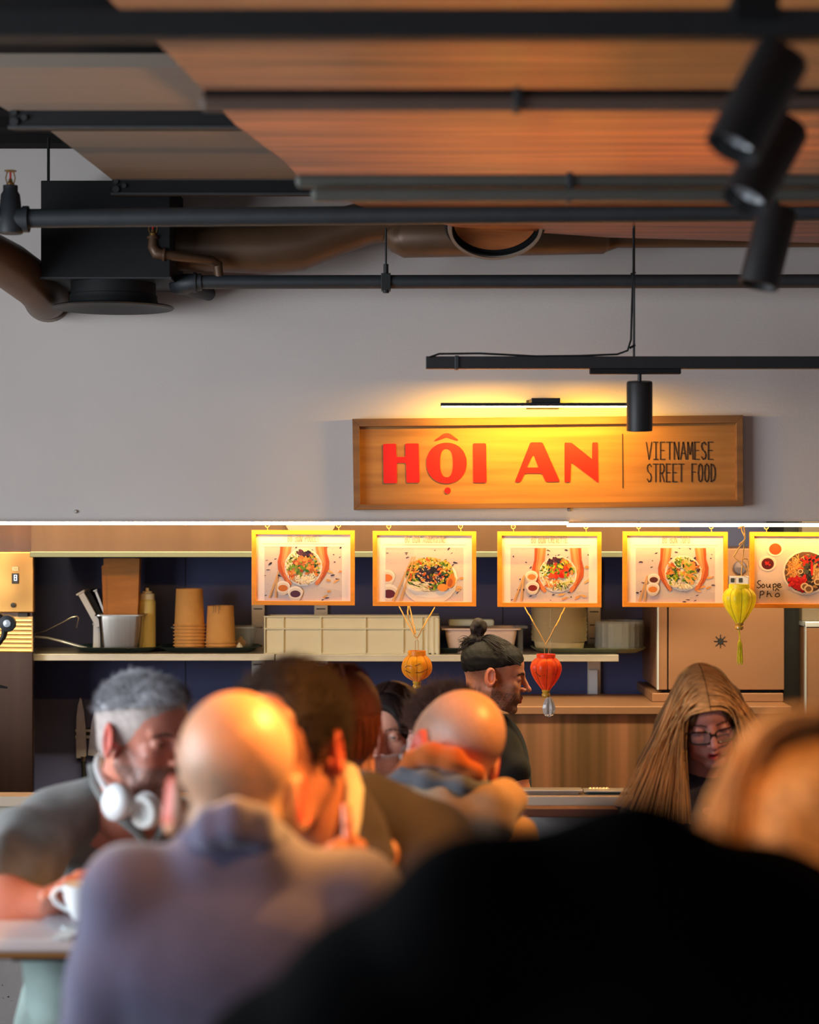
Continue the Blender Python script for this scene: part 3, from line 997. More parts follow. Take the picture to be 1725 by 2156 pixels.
m = MB().lathe([(.134, -.066), (.182, -.07), (.187, -.074), (.182, -.078), (.15, -.072), (.11, -.06), (.05, -.052), (0, -.05)], (cx, cy, zz - .006), 56)
obj('diffuser_cone', m, M_black, t, smooth=True)
# left duct entering the wall
t2 = thing('round_duct', 'thick round duct at the left edge sloping down into the white wall', 'air duct', P(60, 560, 6.0))
m = MB().tube([P(-1200, 60, 4.2), P(-260, 440, 5.2), P(-60, 520, 5.7), P(20, 560, 5.95), P(75, 600, 6.12), P(95, 622, 6.25), P(100, 628, 6.41)], [.07] * 7, 32)
obj('tube', m, M_duct, t2, smooth=True)
obj('wall_collar', MB().lathe([(.07, 0), (.078, 0), (.078, .012), (.07, .012)], P(100, 627, 6.39), 32, (0, 1, 0)), M_beige, t2, smooth=True)
# right long duct
t3 = thing('bent_duct', 'brown-lit round duct bending behind the thin pipe towards the right', 'air duct', P(700, 520, 6.15))
YD = 6.2
m = MB().tube([P(350, 520, YD), P(440, 524, YD), P(560, 524, YD), P(630, 516, YD), P(700, 492, YD), P(770, 470, YD), P(835, 462, YD)], [.072, .072, .078, .08, .072, .068, .066], 36)
obj('tube', m, M_duct, t3, smooth=True)
m = MB().tube([P(815, 490, YD - .02), P(832, 497, YD - .02), P(850, 498, YD - .02), P(1270, 494, YD - .02), P(1281, 494, YD - .02)], [.03, .05, .066, .06, .05], 32)
obj('wide_section', m, M_duct, t3, smooth=True)
m = MB().tube([P(1281, 500, YD), P(1300, 502, YD), P(1800, 502, YD)], [.045, .03, .027], 24)
obj('narrow_section', m, M_duct, t3, smooth=True)
tr = thing('round_vent_ring', 'round black ring vent half hidden behind the thick pipe', 'air vent', P(1043, 470, 5.85))
c = P(1043, 466, 5.85)
ax = Vector((0, -.55, -.83))
m = MB().lathe([(.12, 0), (.145, .002), (.15, .01), (.145, .018), (.125, .02)], c, 64, ax)
obj('ring', m, M_blackmat, tr, smooth=True)
obj('inner_lip', MB().lathe([(.128, .03), (.138, .03), (.14, .022), (.13, .018)], c, 64, ax), M_beige, tr, smooth=True)
obj('damper_disc', MB().lathe([(.0, -.01), (.1, -.006), (.122, .004)], c, 48, ax), M_wood, tr, smooth=True)
# wall damage stays in the wall; small fasteners on the wall
for px, py, lb in ((160, 1077, 'small metal screw on the white wall at the far left'), (1198, 1073, 'small screw on the white wall directly under the wooden sign')):
    o = obj('wall_screw', MB().lathe([(0, 0), (.006, 0), (.006, .004), (.003, .012), (0, .012)], P(px, py, WY), 10, (0, -1, 0)), M_steel, loc=P(px, py, WY))
    tag(o, lb, 'screw', 'screws on the white wall')

# ------------------------------------------------------------------ sign
YS = WY - .045
c0 = P(742, 1075, WY)
t = thing('wooden_sign', 'long framed wooden sign with red lettering on the white wall', 'sign', P(1155, 1072, YS))
def qd(pts, Yf, Yb, mb):
    a = [P(px, py, Yf) for px, py in pts]
    b = [Vector((v.x, Yb, v.z)) for v in a]
    mb.add(a + b, [(0, 1, 2, 3), (7, 6, 5, 4), (0, 4, 5, 1), (1, 5, 6, 2), (2, 6, 7, 3), (3, 7, 4, 0)])
    return mb
TL, TR, BR, BL = (742, 882), (1565, 874), (1566, 1066), (745, 1074)
iTL, iTR, iBR, iBL = (757, 898), (1551, 890), (1552, 1054), (759, 1062)
qd([iTL, iTR, iBR, iBL], WY - .016, WY - .001, MB())
bo = obj('board', qd([iTL, iTR, iBR, iBL], WY - .016, WY - .001, MB()), M_signwood, t)
for nm, q4 in (('top', [TL, TR, iTR, iTL]), ('right', [TR, BR, iBR, iTR]), ('bottom', [BR, BL, iBL, iBR]), ('left', [BL, TL, iTL, iBL])):
    obj('frame_rail', qd(q4, YS, WY - .001, MB()), M_signframe, t, bevel=.001)
YL = WY - .0175
def S(u, v): return (Xat(780 + u / 3.3824, YL), P(0, 880 + v / 3.3824, YL).z)
def rc(pts, r=6):
    """rounded polygon in crop coordinates"""
    out = []
    n = len(pts)
    for i in range(n):
        p, a, b = Vector(pts[i]), Vector(pts[i - 1]), Vector(pts[(i + 1) % n])
        da, db = (a - p), (b - p)
        ra = min(r, da.length / 2.1); rb = min(r, db.length / 2.1)
        A, B = p + da.normalized() * ra, p + db.normalized() * rb
        for k in range(5):
            s = k / 4
            q = (1 - s) ** 2 * A + 2 * s * (1 - s) * p + s * s * B
            out.append(S(q.x, q.y))
    return out
letters = []
letters.append(('letter_h', [rc([(90, 185), (182, 183), (186, 278), (250, 278), (249, 182), (344, 181), (351, 461), (258, 461), (254, 320), (188, 320), (190, 465), (95, 465)], 12)]))
def ell(cx, cy, rx, ry, p=2.0, n=56):
    o_ = []
    for k in range(n):
        a = 2 * PI * k / n
        c_, s_ = math.cos(a), math.sin(a)
        o_.append(S(cx + rx * math.copysign(abs(c_) ** (2 / p), c_), cy + ry * math.copysign(abs(s_) ** (2 / p), s_)))
    return o_
letters.append(('letter_o', [ell(543, 321, 143, 145, 2.1), ell(543, 320, 46, 102, 2.5)]))
letters.append(('circumflex_accent', [rc([(456, 160), (520, 113), (545, 107), (570, 113), (628, 157), (618, 162), (545, 137), (462, 166)], 8)]))
letters.append(('dot_below', [ell(550, 517, 22, 22)]))
letters.append(('letter_i', [rc([(730, 181), (824, 180), (828, 460), (733, 460)], 12)]))
letters.append(('letter_a', [rc([(1140, 174), (1226, 174), (1350, 453), (1250, 454), (1222, 394), (1100, 394), (1070, 456), (1029, 456)], 12), rc([(1161, 256), (1199, 353), (1114, 353)], 10)]))
letters.append(('letter_n', [rc([(1384, 175), (1434, 177), (1580, 294), (1581, 175), (1620, 174), (1624, 461), (1430, 314), (1424, 456), (1384, 457)], 8)]))
for nm, lp in letters:
    fill2d(nm, lp, YL, .003, M_red, t)
strk = MB()
strokes(strk, [[(1311, 914), (1312, 1027)]], YL, 2.2)
obj('divider_line', strk, M_ink, t)
m = MB(); strokes(m, text_lines('VIETNAMESE', 1361, 1502, 931, 967, .25), YL, 2.3); obj('upper_caption', m, M_ink, t)
m = MB(); strokes(m, text_lines('STREET FOOD', 1362, 1507, 977, 1014, .25), YL, 2.3); obj('lower_caption', m, M_ink, t)

# picture light over the sign
YPL = 6.2
t = thing('picture_light', 'slim dark bar lamp above the sign, glowing warm downward', 'lamp', P(1150, 850, YPL))
obj('bar', MB().box(Xat(928, YPL), Xat(1330, YPL), YPL - .012, YPL + .012, P(0, 855, YPL).z, P(0, 848.5, YPL).z), M_black, t, bevel=.001)
obj('diffuser', MB().box(Xat(930, YPL), Xat(1328, YPL), YPL - .011, YPL + .011, P(0, 857.5, YPL).z, P(0, 854.8, YPL).z), M_picled, t)
obj('arm', MB().box(Xat(1120, YPL), Xat(1180, YPL), YPL, WY - .02, P(0, 849, YPL).z, P(0, 838, YPL).z), M_black, t, bevel=.001)
obj('wall_plate', MB().box(Xat(1116, YPL), Xat(1186, YPL), WY - .03, WY - .001, P(0, 855, YPL).z, P(0, 836, YPL).z), M_black, t, bevel=.001)
a = area('picture_lamp', (Xat(1129, YPL), YPL, P(0, 859.5, YPL).z), (Xat(1129, YPL), WY - .02, 2.03), .58, .02, 9.5, (1.0, .50, .035))

# LED strips under the bulkhead
for i, (a0, a1, y0, y1, lb) in enumerate((( -700, 1197, 1098.5, 1105, 'long glowing strip light under the white wall, left run'), (1195, 1960, 1102, 1109, 'glowing strip light under the white wall, right run beyond the small step'))):
    t = thing('led_strip', lb, 'strip light', P((a0 + a1) / 2, y1, WY - .01), 'warm strip lights under the bulkhead')
    YLd = WY - .055 - .004 * i
    obj('diffuser', MB().box(Xat(a0, YLd), Xat(a1, YLd), YLd, YLd + .018, P(0, y1, YLd).z, P(0, y0, YLd).z), M_led, t)
    obj('backing', MB().box(Xat(a0, YLd), Xat(a1, YLd), YLd, WY + .1, P(0, y0, YLd).z, P(0, y0 - 1.2, YLd).z), M_sky_metal, t)
# ================================================================== MENU FRAMES
def menu(x0, x1, y0, y1, title, kind, label, hooks, tx, seed):
    rnd = random.Random(seed)
    Y = WY - .012
    t = thing('menu_frame', label, 'framed menu', P((x0 + x1) / 2, y1, Y), 'framed menu pictures hanging in a row')
    b = 9
    TL, TR, BR, BL = (x0, y0), (x1, y0 + 1), (x1, y1), (x0, y1 - 1)
    i = [(x0 + b, y0 + b), (x1 - b, y0 + b + 1), (x1 - b, y1 - b), (x0 + b, y1 - b - 1)]
    m = MB()
    for q4 in ([TL, TR, i[1], i[0]], [TR, BR, i[2], i[1]], [BR, BL, i[3], i[2]], [BL, TL, i[0], i[3]]):
        qd(q4, Y, Y + .02, m)
    obj('frame', m, M_pine, t, bevel=.0008)
    YP_ = Y + .009
    pm = MB()
    z = [0]
    ix0, iy0, ix1, iy1 = x0 + b - 1, y0 + b - 1, x1 - b + 1, y1 - b + 1
    lay = [0]
    def clipped(pts, box):
        # Sutherland-Hodgman
        def clip(ps, f, inter):
            o_ = []
            for k in range(len(ps)):
                a, c = ps[k - 1], ps[k]
                fa, fc = f(a), f(c)
                if fc:
                    if not fa: o_.append(inter(a, c))
                    o_.append(c)
                elif fa: o_.append(inter(a, c))
            return o_
        X0, Y0, X1, Y1_ = box
        def ix(v):
            return lambda a, c: (v, a[1] + (c[1] - a[1]) * (v - a[0]) / (c[0] - a[0]))
        def iy(v):
            return lambda a, c: (a[0] + (c[0] - a[0]) * (v - a[1]) / (c[1] - a[1]), v)
        for f, it in ((lambda p: p[0] >= X0, ix(X0)), (lambda p: p[0] <= X1, ix(X1)), (lambda p: p[1] >= Y0, iy(Y0)), (lambda p: p[1] <= Y1_, iy(Y1_))):
            if not pts: return []
            pts = clip(pts, f, it)
        return pts
    def draw(pts, col, box=None):
        pts = clipped(list(pts), box or (ix0, iy0, ix1, iy1))
        if len(pts) < 3: return
        lay[0] += 1
        yy = YP_ - lay[0] * 6e-6
        v = [P(px, py, yy) for px, py in pts]
        A = sum(pts[k - 1][0] * pts[k][1] - pts[k][0] * pts[k - 1][1] for k in range(len(pts)))
        if A > 0: v.reverse()
        pm.poly(v[::-1] if False else v, col)
    def el(cx, cy, rx, ry, col, box=None, rot=0, jag=0, n=18):
        ps = []
        for k in range(n):
            a = 2 * PI * k / n
            q_ = 1 + (rnd.uniform(-jag, jag) if jag else 0)
            ex, ey = rx * math.cos(a) * q_, ry * math.sin(a) * q_
            ps.append((cx + ex * math.cos(rot) - ey * math.sin(rot), cy + ex * math.sin(rot) + ey * math.cos(rot)))
        draw(ps, col, box)
    paper = C(244, 228, 214)
    draw([(ix0, iy0), (ix1, iy0), (ix1, iy1), (ix0, iy1)], paper)
    w_, h_ = x1 - x0, y1 - y0
    def vary(c, d=18):
        k = rnd.uniform(-d, d)
        return C(*[max(5, min(250, v + k + rnd.uniform(-6, 6))) for v in c])
    def food(cx, cy, rx, ry, pieces):
        el(cx, cy, rx, ry, C(240, 226, 208), B)
        el(cx, cy - ry * .02, rx * .93, ry * .91, C(214, 196, 172), B)
        for (a0, a1, r0, r1, n_, cols, size, lng) in pieces:
            for _ in range(n_):
                a = math.radians(rnd.uniform(a0, a1))
                r = math.sqrt(rnd.uniform(r0 * r0, r1 * r1))
                px, py = cx + rx * .9 * r * math.cos(a), cy - ry * .88 * r * math.sin(a)
                s_ = size * rnd.uniform(.6, 1.3)
                el(px, py, s_ * lng, s_ * .8, vary(rnd.choice(cols)), B, rnd.uniform(0, PI), .22, 9)
    green = [(70, 110, 20), (120, 150, 30), (40, 70, 30), (190, 190, 40)]
    dark = [(50, 25, 40), (30, 30, 45), (90, 40, 60)]
    orange = [(230, 120, 30), (240, 140, 50), (200, 80, 20), (240, 170, 80)]
    meat = [(200, 110, 40), (225, 140, 60), (170, 80, 30)]
    red = [(230, 60, 30), (240, 90, 40), (200, 40, 20)]
    nood = [(245, 225, 180), (235, 210, 160), (250, 235, 200)]
    if kind != 'pho':
        B = (x0 + 27, y0 + 35, x1 - 27, y1 - 10.5)
        draw([(B[0], B[1]), (B[2], B[1]), (B[2], B[3]), (B[0], B[3])], C(206, 190, 182))
        draw([(B[0] + 60, B[1]), (B[2], B[1]), (B[2], B[3] - 20), (B[0] + 60, B[3] - 40)], C(216, 198, 186))
        for _ in range(150):
            el(rnd.uniform(B[0], B[2]), rnd.uniform(B[1], B[3]), rnd.uniform(.3, 1.1), rnd.uniform(.3, .6), vary((170, 145, 130), 25), B, rnd.uniform(0, 3), n=6)
        for _ in range(34):
            el(rnd.uniform(B[0], B[2]), rnd.uniform(B[1], B[3]), rnd.uniform(1.5, 5.5), rnd.uniform(.8, 2.0), vary((66, 50, 66), 22), B, rnd.uniform(-.8, .5), .35, 8)
        for _ in range(7):
            el(rnd.uniform(B[0] + 100, B[2]), rnd.uniform(B[1] + 40, B[3]), rnd.uniform(4, 8), rnd.uniform(2, 3), vary((226, 160, 90), 14), B, rnd.uniform(-.8, .5), .3, 10)
        def arms(cx, cy, r):
            sk, sk2, sk3 = C(222, 128, 70), C(186, 84, 36), C(240, 158, 100)
            for s in (-1, 1):
                def m_(pts): return [(cx + s * u, cy + v) for u, v in pts]
                top = B[1] - cy - 3
                draw(m_([(.62 * r, top), (1.22 * r, top), (1.24 * r, -.75 * r), (1.36 * r, -.3 * r), (1.34 * r, .12 * r), (1.12 * r, .5 * r), (.72 * r, .98 * r), (.6 * r, .9 * r), (.9 * r, 0), (.72 * r, -.6 * r)]), sk, B)
                draw(m_([(1.05 * r, top), (1.22 * r, top), (1.24 * r, -.75 * r), (1.36 * r, -.3 * r), (1.34 * r, .12 * r), (1.12 * r, .5 * r), (.8 * r, .95 * r), (1.02 * r, .4 * r), (1.18 * r, -.2 * r)]), sk2, B)
                draw(m_([(.75 * r, top), (.9 * r, top), (1.0 * r, -.7 * r), (1.08 * r, -.3 * r), (.98 * r, -.1 * r), (.85 * r, -.6 * r)]), sk3, B)
                for q_ in (.15, .35, .55):
                    draw(m_([((1.3 - q_ * .4) * r, q_ * r), ((1.24 - q_ * .45) * r, (q_ + .06) * r), (.86 * r, (q_ + .3) * r), (.9 * r, (q_ + .22) * r)]), sk2, B)
        def chop(a, c):
            for k in (0, 1):
                p, q_ = a[k], c[k]
                d = (Vector(q_) - Vector(p)).normalized()
                n_ = Vector((-d.y, d.x))
                draw([(p[0] + n_.x * 1.0, p[1] + n_.y * 1.0), (q_[0] + n_.x * 1.9, q_[1] + n_.y * 1.9), (q_[0] - n_.x * 1.9, q_[1] - n_.y * 1.9), (p[0] - n_.x * 1.0, p[1] - n_.y * 1.0)], C(214, 160, 100), B)
        def cup(cx, cy, r, sauce):
            el(cx, cy + r * .45, r * .85, r * .75, C(214, 196, 178), B)
            el(cx, cy, r, r * .82, C(240, 226, 210), B)
            el(cx, cy + r * .12, r * .86, r * .66, C(222, 204, 186), B)
            el(cx, cy + r * .22, r * .68, r * .46, C(*sauce), B)
        if kind == 'poulet':
            cx, cy, r = x0 + 109, y0 + 78, 40
            arms(cx, cy, r)
            food(cx, cy, r, r, [(0, 360, 0, 1, 120, nood, 3, 1.6), (150, 260, .3, 1, 90, orange, 1.3, 4), (95, 190, .2, 1, 120, green + nood, 2.4, 1.6), (60, 110, .6, 1, 40, dark, 3, 1.5), (-40, 60, .3, .95, 60, green + orange, 2.6, 1.4), (-60, 250, 0, .6, 70, meat + green[:2], 4, 1.2), (230, 330, .6, .97, 60, nood, 1.2, 4)])
            cup(x0 + 66, y0 + 119, 15, (206, 110, 30)); cup(x0 + 92, y0 + 131, 16, (84, 36, 60))
            chop([(x0 + 57, y0 + 85), (x0 + 55, y0 + 88)], [(x0 + 37, y0 + 143), (x0 + 50, y0 + 143)])
        elif kind == 'crevette':
            cx, cy, r = x0 + 127, y0 + 90, 40
            arms(cx, cy, r)
            food(cx, cy, r, r * .97, [(0, 360, 0, 1, 120, nood, 3, 1.6), (150, 270, .3, 1, 90, orange + nood, 1.3, 4), (110, 190, .2, 1, 110, green + nood, 2, 2), (75, 130, .6, 1, 40, dark, 3, 1.3), (0, 80, .4, .95, 50, green + orange, 3, 1.4), (-30, 200, 0, .55, 26, red, 6.5, 1.1), (-30, 200, 0, .6, 30, green, 2.4, 2), (250, 340, .5, .97, 50, nood + green, 1.2, 4)])
            cup(x0 + 72, y0 + 93, 13, (222, 130, 60)); cup(x0 + 74, y0 + 116, 14, (130, 30, 20))
            chop([(x0 + 56, y0 + 92), (x0 + 55, y0 + 92)], [(x0 + 34, y0 + 148), (x0 + 49, y0 + 148)])
        elif kind == 'tofu':
            cx, cy, r = x0 + 127, y0 + 88, 39
            arms(cx, cy, r)
            food(cx, cy, r, r * .97, [(0, 360, 0, 1, 120, nood, 3, 1.6), (120, 200, .3, 1, 80, orange + meat, 1.8, 2.4), (60, 130, .4, 1, 90, green + nood, 2.2, 2), (10, 60, .5, 1, 40, dark + meat, 3, 1.3), (190, 230, .4, 1, 40, green, 2.4, 1.6), (-70, 90, 0, .8, 46, [(232, 165, 80), (240, 180, 100), (215, 140, 60)], 5, 1.1), (0, 360, 0, .8, 40, green, 2.2, 2), (210, 300, .7, .97, 60, nood, 1.3, 3)])
            cup(x0 + 65, y0 + 99, 13, (90, 40, 30)); cup(x0 + 63, y0 + 119, 14, (220, 130, 50))
            chop([(x0 + 51, y0 + 93), (x0 + 52, y0 + 94)], [(x0 + 34, y0 + 148), (x0 + 45, y0 + 148)])
        elif kind == 'aubergine':
            cup(x0 + 30, y0 + 95, 17, (220, 120, 50)); cup(x0 + 34, y0 + 128, 20, (96, 24, 40))
            cx, cy = x0 + 120, y0 + 97
            el(cx, cy + 14, 57, 44, C(232, 214, 194), B)
            el(cx + 2, cy + 2, 57, 42, C(244, 230, 212), B)
            el(cx, cy - 4, 52, 36, C(214, 190, 150), B)
            for (n_, a0, a1, r0, r1, cols, s_, lg) in ((260, 0, 360, 0, 1, green, 3, 1.7), (120, 20, 160, .3, 1.05, [(225, 170, 60), (240, 190, 90), (200, 180, 50)], 2.6, 1.3), (120, 170, 330, .2, .9, green + [(30, 36, 40)], 3.2, 1.8), (120, 0, 360, 0, .55, [(40, 30, 44), (70, 50, 70), (28, 26, 34)], 3.4, 1.6), (60, 0, 360, .2, 1, meat + orange, 2.4, 1.6), (40, 0, 360, 0, .8, nood, 1.0, 2.5)):
                for _ in range(n_):
                    a = math.radians(rnd.uniform(a0, a1)); r = math.sqrt(rnd.uniform(r0 * r0, r1 * r1))
                    s2 = s_ * rnd.uniform(.6, 1.2)
                    el(cx + 50 * r * math.cos(a), cy - 6 - 33 * r * math.sin(a), s2 * lg, s2 * .8, vary(rnd.choice(cols)), B, rnd.uniform(0, 3), .25, 8)
            for _ in range(60): el(cx - 30 + rnd.uniform(-18, 26), cy + 20 + rnd.uniform(-10, 8), 7, .9, vary((245, 225, 185), 8), B, rnd.uniform(.1, .6), 0, 6)
            el(cx + 44, cy + 10, 9, 14, C(226, 130, 40), B, .3); el(cx + 43, cy + 12, 5, 9, C(180, 90, 30), B, .3, .1); el(cx + 27, cy + 22, 11, 8, C(232, 146, 54), B)
            chop([(x0 + 84, y0 + 54), (x0 + 89, y0 + 54)], [(x0 + 42, y0 + 148), (x0 + 57, y0 + 148)])
    else:
        B = (ix0, iy0, ix1, iy1)
        draw([(ix0, iy0), (ix1, iy0), (ix1, iy1), (ix0, iy1)], C(226, 202, 182))
        for _ in range(160):
            el(rnd.uniform(ix0, ix1), rnd.uniform(iy0, iy1), rnd.uniform(.3, 1.4), rnd.uniform(.3, .8), vary((206, 176, 154), 18), B, rnd.uniform(0, 3), n=6)
        for cx, cy, sauce, in ((x0 + 53, y0 + 35, (226, 80, 28)), (x0 + 37, y0 + 66, (90, 24, 24))):
            el(cx, cy, 18.5, 16.5, C(242, 224, 200), B); el(cx, cy, 15, 13.5, C(226, 200, 170), B); el(cx, cy + 1, 13, 12, C(*sauce), B)
        for _ in range(16): el(x0 + 37 + rnd.uniform(-5, 5), y0 + 67 + rnd.uniform(-4, 4), 2, 1.2, vary((214, 40, 30)), B, rnd.uniform(0, 3), n=6)
        cx, cy, r = x0 + 118, y0 + 85, 50
        el(cx, cy, r, r * .95, C(244, 226, 200), B)
        el(cx, cy, r * .92, r * .87, C(110, 76, 50), B)
        for (n_, xx, yy, sx, sy, cols, s_, lg) in ((220, -22, -8, 20, 24, [(240, 170, 70), (245, 190, 110), (225, 140, 50)], 1.1, 6), (130, -18, 26, 20, 14, [(190, 20, 16), (220, 40, 24)], 4, 1.4), (60, 14, -24, 26, 12, [(226, 60, 30), (200, 40, 20)], 3, 2), (70, 12, -4, 14, 20, [(60, 64, 50), (90, 90, 60), (40, 44, 40)], 4, 1.4), (60, 26, 8, 14, 22, [(200, 150, 80), (220, 170, 100)], 3.4, 1.6)):
            for _ in range(n_):
                u, v = rnd.gauss(0, .5), rnd.gauss(0, .5)
                px, py = xx + u * sx, yy + v * sy
                if (px / (r * .86)) ** 2 + (py / (r * .8)) ** 2 > 1: continue
                s2 = s_ * rnd.uniform(.6, 1.2)
                el(cx + px, cy + py, s2 * lg, s2 * .8, vary(rnd.choice(cols)), B, rnd.uniform(0, 3), .1, 8)
        for (u, v, rr) in ((-3, 30, 9), (5, 35, 10), (-12, -2, 6), (34, 5, 9), (24, 20, 8)):
            for q_, cc in ((1, (240, 200, 140)), (.62, (130, 90, 50))): el(cx + u, cy + v, rr * q_, rr * .9 * q_, C(*cc), B)
        el(cx + 12, cy - 8, 2.6, 16, C(226, 36, 24), B)
    o = obj('picture', pm, M_print, t)
    m = MB()
    yl = YP_ - lay[0] * 6e-6 - .0006
    if kind != 'pho':
        strokes(m, text_lines(title, tx[0], tx[1], y0 + 11.5, y0 + 24.5, .3), yl, 1.1, .0003)
        obj('lettering', m, M_greyink, t)
        m = MB(); strokes(m, [[(x0 + 22, y0 + 29), (x1 - 22, y0 + 29.5)]], yl, .8, .0003); obj('rule_line', m, M_greyink, t)
    else:
        def hw(pts): return [(1500 + u / 6.533, 1090 + v / 6.533) for u, v in pts]
        L = [[(668, 868), (640, 868), (622, 890), (640, 915), (664, 930), (668, 950), (640, 968), (615, 955)],
             [(700, 915), (680, 935), (690, 962), (715, 960), (724, 935), (705, 915), (696, 918)],
             [(748, 915), (748, 945), (765, 962), (785, 950), (795, 915), (797, 955), (806, 962)],
             [(838, 915), (842, 1000)], [(840, 925), (862, 908), (884, 925), (876, 950), (845, 955)],
             [(900, 940), (940, 932), (936, 910), (915, 908), (898, 930), (905, 955), (930, 962), (958, 950)],
             [(664, 1010), (655, 1108)], [(660, 1015), (695, 1008), (715, 1030), (700, 1055), (662, 1064)],
             [(764, 1008), (752, 1090)], [(756, 1060), (780, 1040), (800, 1050), (806, 1075), (824, 1088)],
             [(900, 1040), (870, 1055), (868, 1080), (895, 1090), (925, 1078), (922, 1050), (900, 1038)],
             [(868, 1006), (888, 972), (918, 1002)]]
        strokes(m, [hw(l) for l in L], yl, 2.0, .0004)
        obj('handwriting', m, M_ink, t)
    for hx in hooks:
        m = MB()
        c = P(hx, y0 - 10, Y + .008)
        m.tube([c + Vector((.0065 * math.cos(a * PI / 6), 0, .0065 * math.sin(a * PI / 6))) for a in range(13)], .0016, 6, caps=False)
        m.tube([P(hx, y0 - 6, Y + .008), P(hx + 1, y0 + 1, Y + .01)], .0016, 6)
        m.tube([P(hx, y0 - 10, Y + .008), P(hx + .5, 1104, Y + .016), P(hx, 1099, Y + .026)], .0012, 6)
        obj('hook', m, mat('brass_hook', C(230, 190, 120), .35, metal=.6), t, smooth=True)
menu(530, 747, 1116, 1275, 'BO BUN POULET', 'poulet', 'framed menu picture of a chicken bowl held by two hands, titled BO BUN POULET', [563, 713], (606, 672), 1)
menu(785, 1003, 1118, 1277, 'BO BUN AUBERGINE', 'aubergine', 'framed menu picture of a big bowl with chopsticks and no hands, titled BO BUN AUBERGINE', [819, 970], (853, 938), 2)
menu(1048, 1267, 1119, 1279, 'BO BUN CREVETTE', 'crevette', 'framed menu picture of a bowl with red prawns, titled BO BUN CREVETTE', [1081, 1234], (1119, 1195), 3)
menu(1312, 1533, 1119, 1279, 'BO BUN TOFU', 'tofu', 'framed menu picture of a bowl with tofu cubes, titled BO BUN TOFU', [1345, 1498], (1395, 1453), 4)
menu(1580, 1798, 1120, 1281, '', 'pho', 'framed menu picture at the right edge with handwritten Soupe Pho', [1614, 1765], (0, 0), 5)

# ------------------------------------------------------------------ lanterns
def lantern(px, ytop, ybot, prof, Y, color, label, strings, base_col, ribs=8, tassel=None, wire=None, collar=None, motif=None):
    t = thing('silk_lantern', label, 'lantern', P(px, ybot, Y), 'small silk lanterns under the menu row')
    c = P(px, ybot, Y)
    k = Y / F
    pf = [(r * k, (ybot - y) * k) for r, y in prof]
    # smooth the profile
    sm = []
    for a, b in zip(pf[:-1], pf[1:]):
        for s in range(4): sm.append((a[0] + (b[0] - a[0]) * s / 4, a[1] + (b[1] - a[1]) * s / 4))
    sm.append(pf[-1])
    for _ in range(3):
        sm = [sm[0]] + [((sm[i - 1][0] + 2 * sm[i][0] + sm[i + 1][0]) / 4, (sm[i - 1][1] + 2 * sm[i][1] + sm[i + 1][1]) / 4) for i in range(1, len(sm) - 1)] + [sm[-1]]
    ms = mat('silk_' + label.split()[1], color, .35, var=.18, scale=30, sheen=.3)
    if not ms.get('tl'):
        ms['tl'] = 1
        nt = ms.node_tree
        b = nt.nodes['Principled BSDF']
        tl = nt.nodes.new('ShaderNodeBsdfTranslucent')
        tl.inputs[0].default_value = color
        mx = nt.nodes.new('ShaderNodeMixShader')
        mx.inputs[0].default_value = .4
        nt.links.new(b.outputs[0], mx.inputs[1]); nt.links.new(tl.outputs[0], mx.inputs[2])
        nt.links.new(mx.outputs[0], nt.nodes['Material Output'].inputs[0])
    obj('shade', MB().lathe(sm, c, 64, ribs=ribs, ribd=.10), ms, t, smooth='full')
    rb = MB()
    for j in range(ribs):
        a = 2 * PI * (j + 0.0) / ribs
        rb.tube([c + Vector((r * .905 * math.cos(a), r * .905 * math.sin(a), z)) for r, z in sm[::2]], .0009, 5)
    obj('ribs', rb, mat('lantern_rib_' + label.split()[1], tuple(v * .35 for v in color[:3]) + (1,), .6), t)
    cr, cy0, cy1 = collar
    obj('collar', MB().lathe([(cr * k * .95, (ybot - cy1) * k), (cr * k, (ybot - cy1) * k + .001), (cr * k, (ybot - cy0) * k), (cr * k * .9, (ybot - cy0) * k), (cr * k * .88, (ybot - cy1) * k)], c, 40), ms, t, smooth=True)
    br = [(0, 0), (6 * k, 0), (9 * k, 3 * k), (9 * k, 7 * k), (7 * k, 9 * k), (9 * k, 12 * k), (9 * k, 15 * k), (6 * k, 18 * k)]
    obj('base', MB().lathe(br, P(px, ybot + 16, Y), 24), mat('lantern_base', base_col, .25, coat=.6, var=.1), t, smooth=True)
    if motif:
        mm = MB()
        for ln in motif:
            mm.tube([P(u, v, Y - d) for u, v, d in ln], .0011, 5)
        obj('painted_branches', mm, M_ink, t)
    if wire:
        obj('wire_hanger', MB().tube([P(u, v, Y) for u, v in wire], .0011, 6), mat('brass_hook', C(230, 190, 120), .35, metal=.6), t)
    for s_ in strings:
        pts = [P(u, v, y) for u, v, y in s_]
        # twine with slight wobble
        pp = []
        rr = random.Random(int(px))
        for a, b in zip(pts[:-1], pts[1:]):
            for q_ in range(5): pp.append(a.lerp(b, q_ / 5) + Vector((rr.uniform(-.0012, .0012), 0, rr.uniform(-.0008, .0008))))
        pp.append(pts[-1])
        obj('string', MB().tube(pp, .0021, 6), mat('jute_twine', C(216, 170, 96), .8, var=.15, scale=200), t)
    if tassel:
        tm = MB()
        x, y0, y1, y2 = tassel
        tm.tube([P(x - 2, y0, Y), P(x, (y0 + y1) / 2, Y), P(x, y1, Y)], .002, 6)
        rr = random.Random(3)
        for j in range(26):
            a = rr.uniform(0, 2 * PI); q_ = rr.uniform(.2, 1)
            tm.tube([P(x, y1, Y), P(x + 5 * q_ * math.cos(a), y1 + 10, Y + .007 * q_ * math.sin(a)), P(x + 7 * q_ * math.cos(a), y2 - rr.uniform(0, 9), Y + .009 * q_ * math.sin(a))], .0011, 4)
        obj('tassel', tm, ms, t)
    return t
YN = 6.30
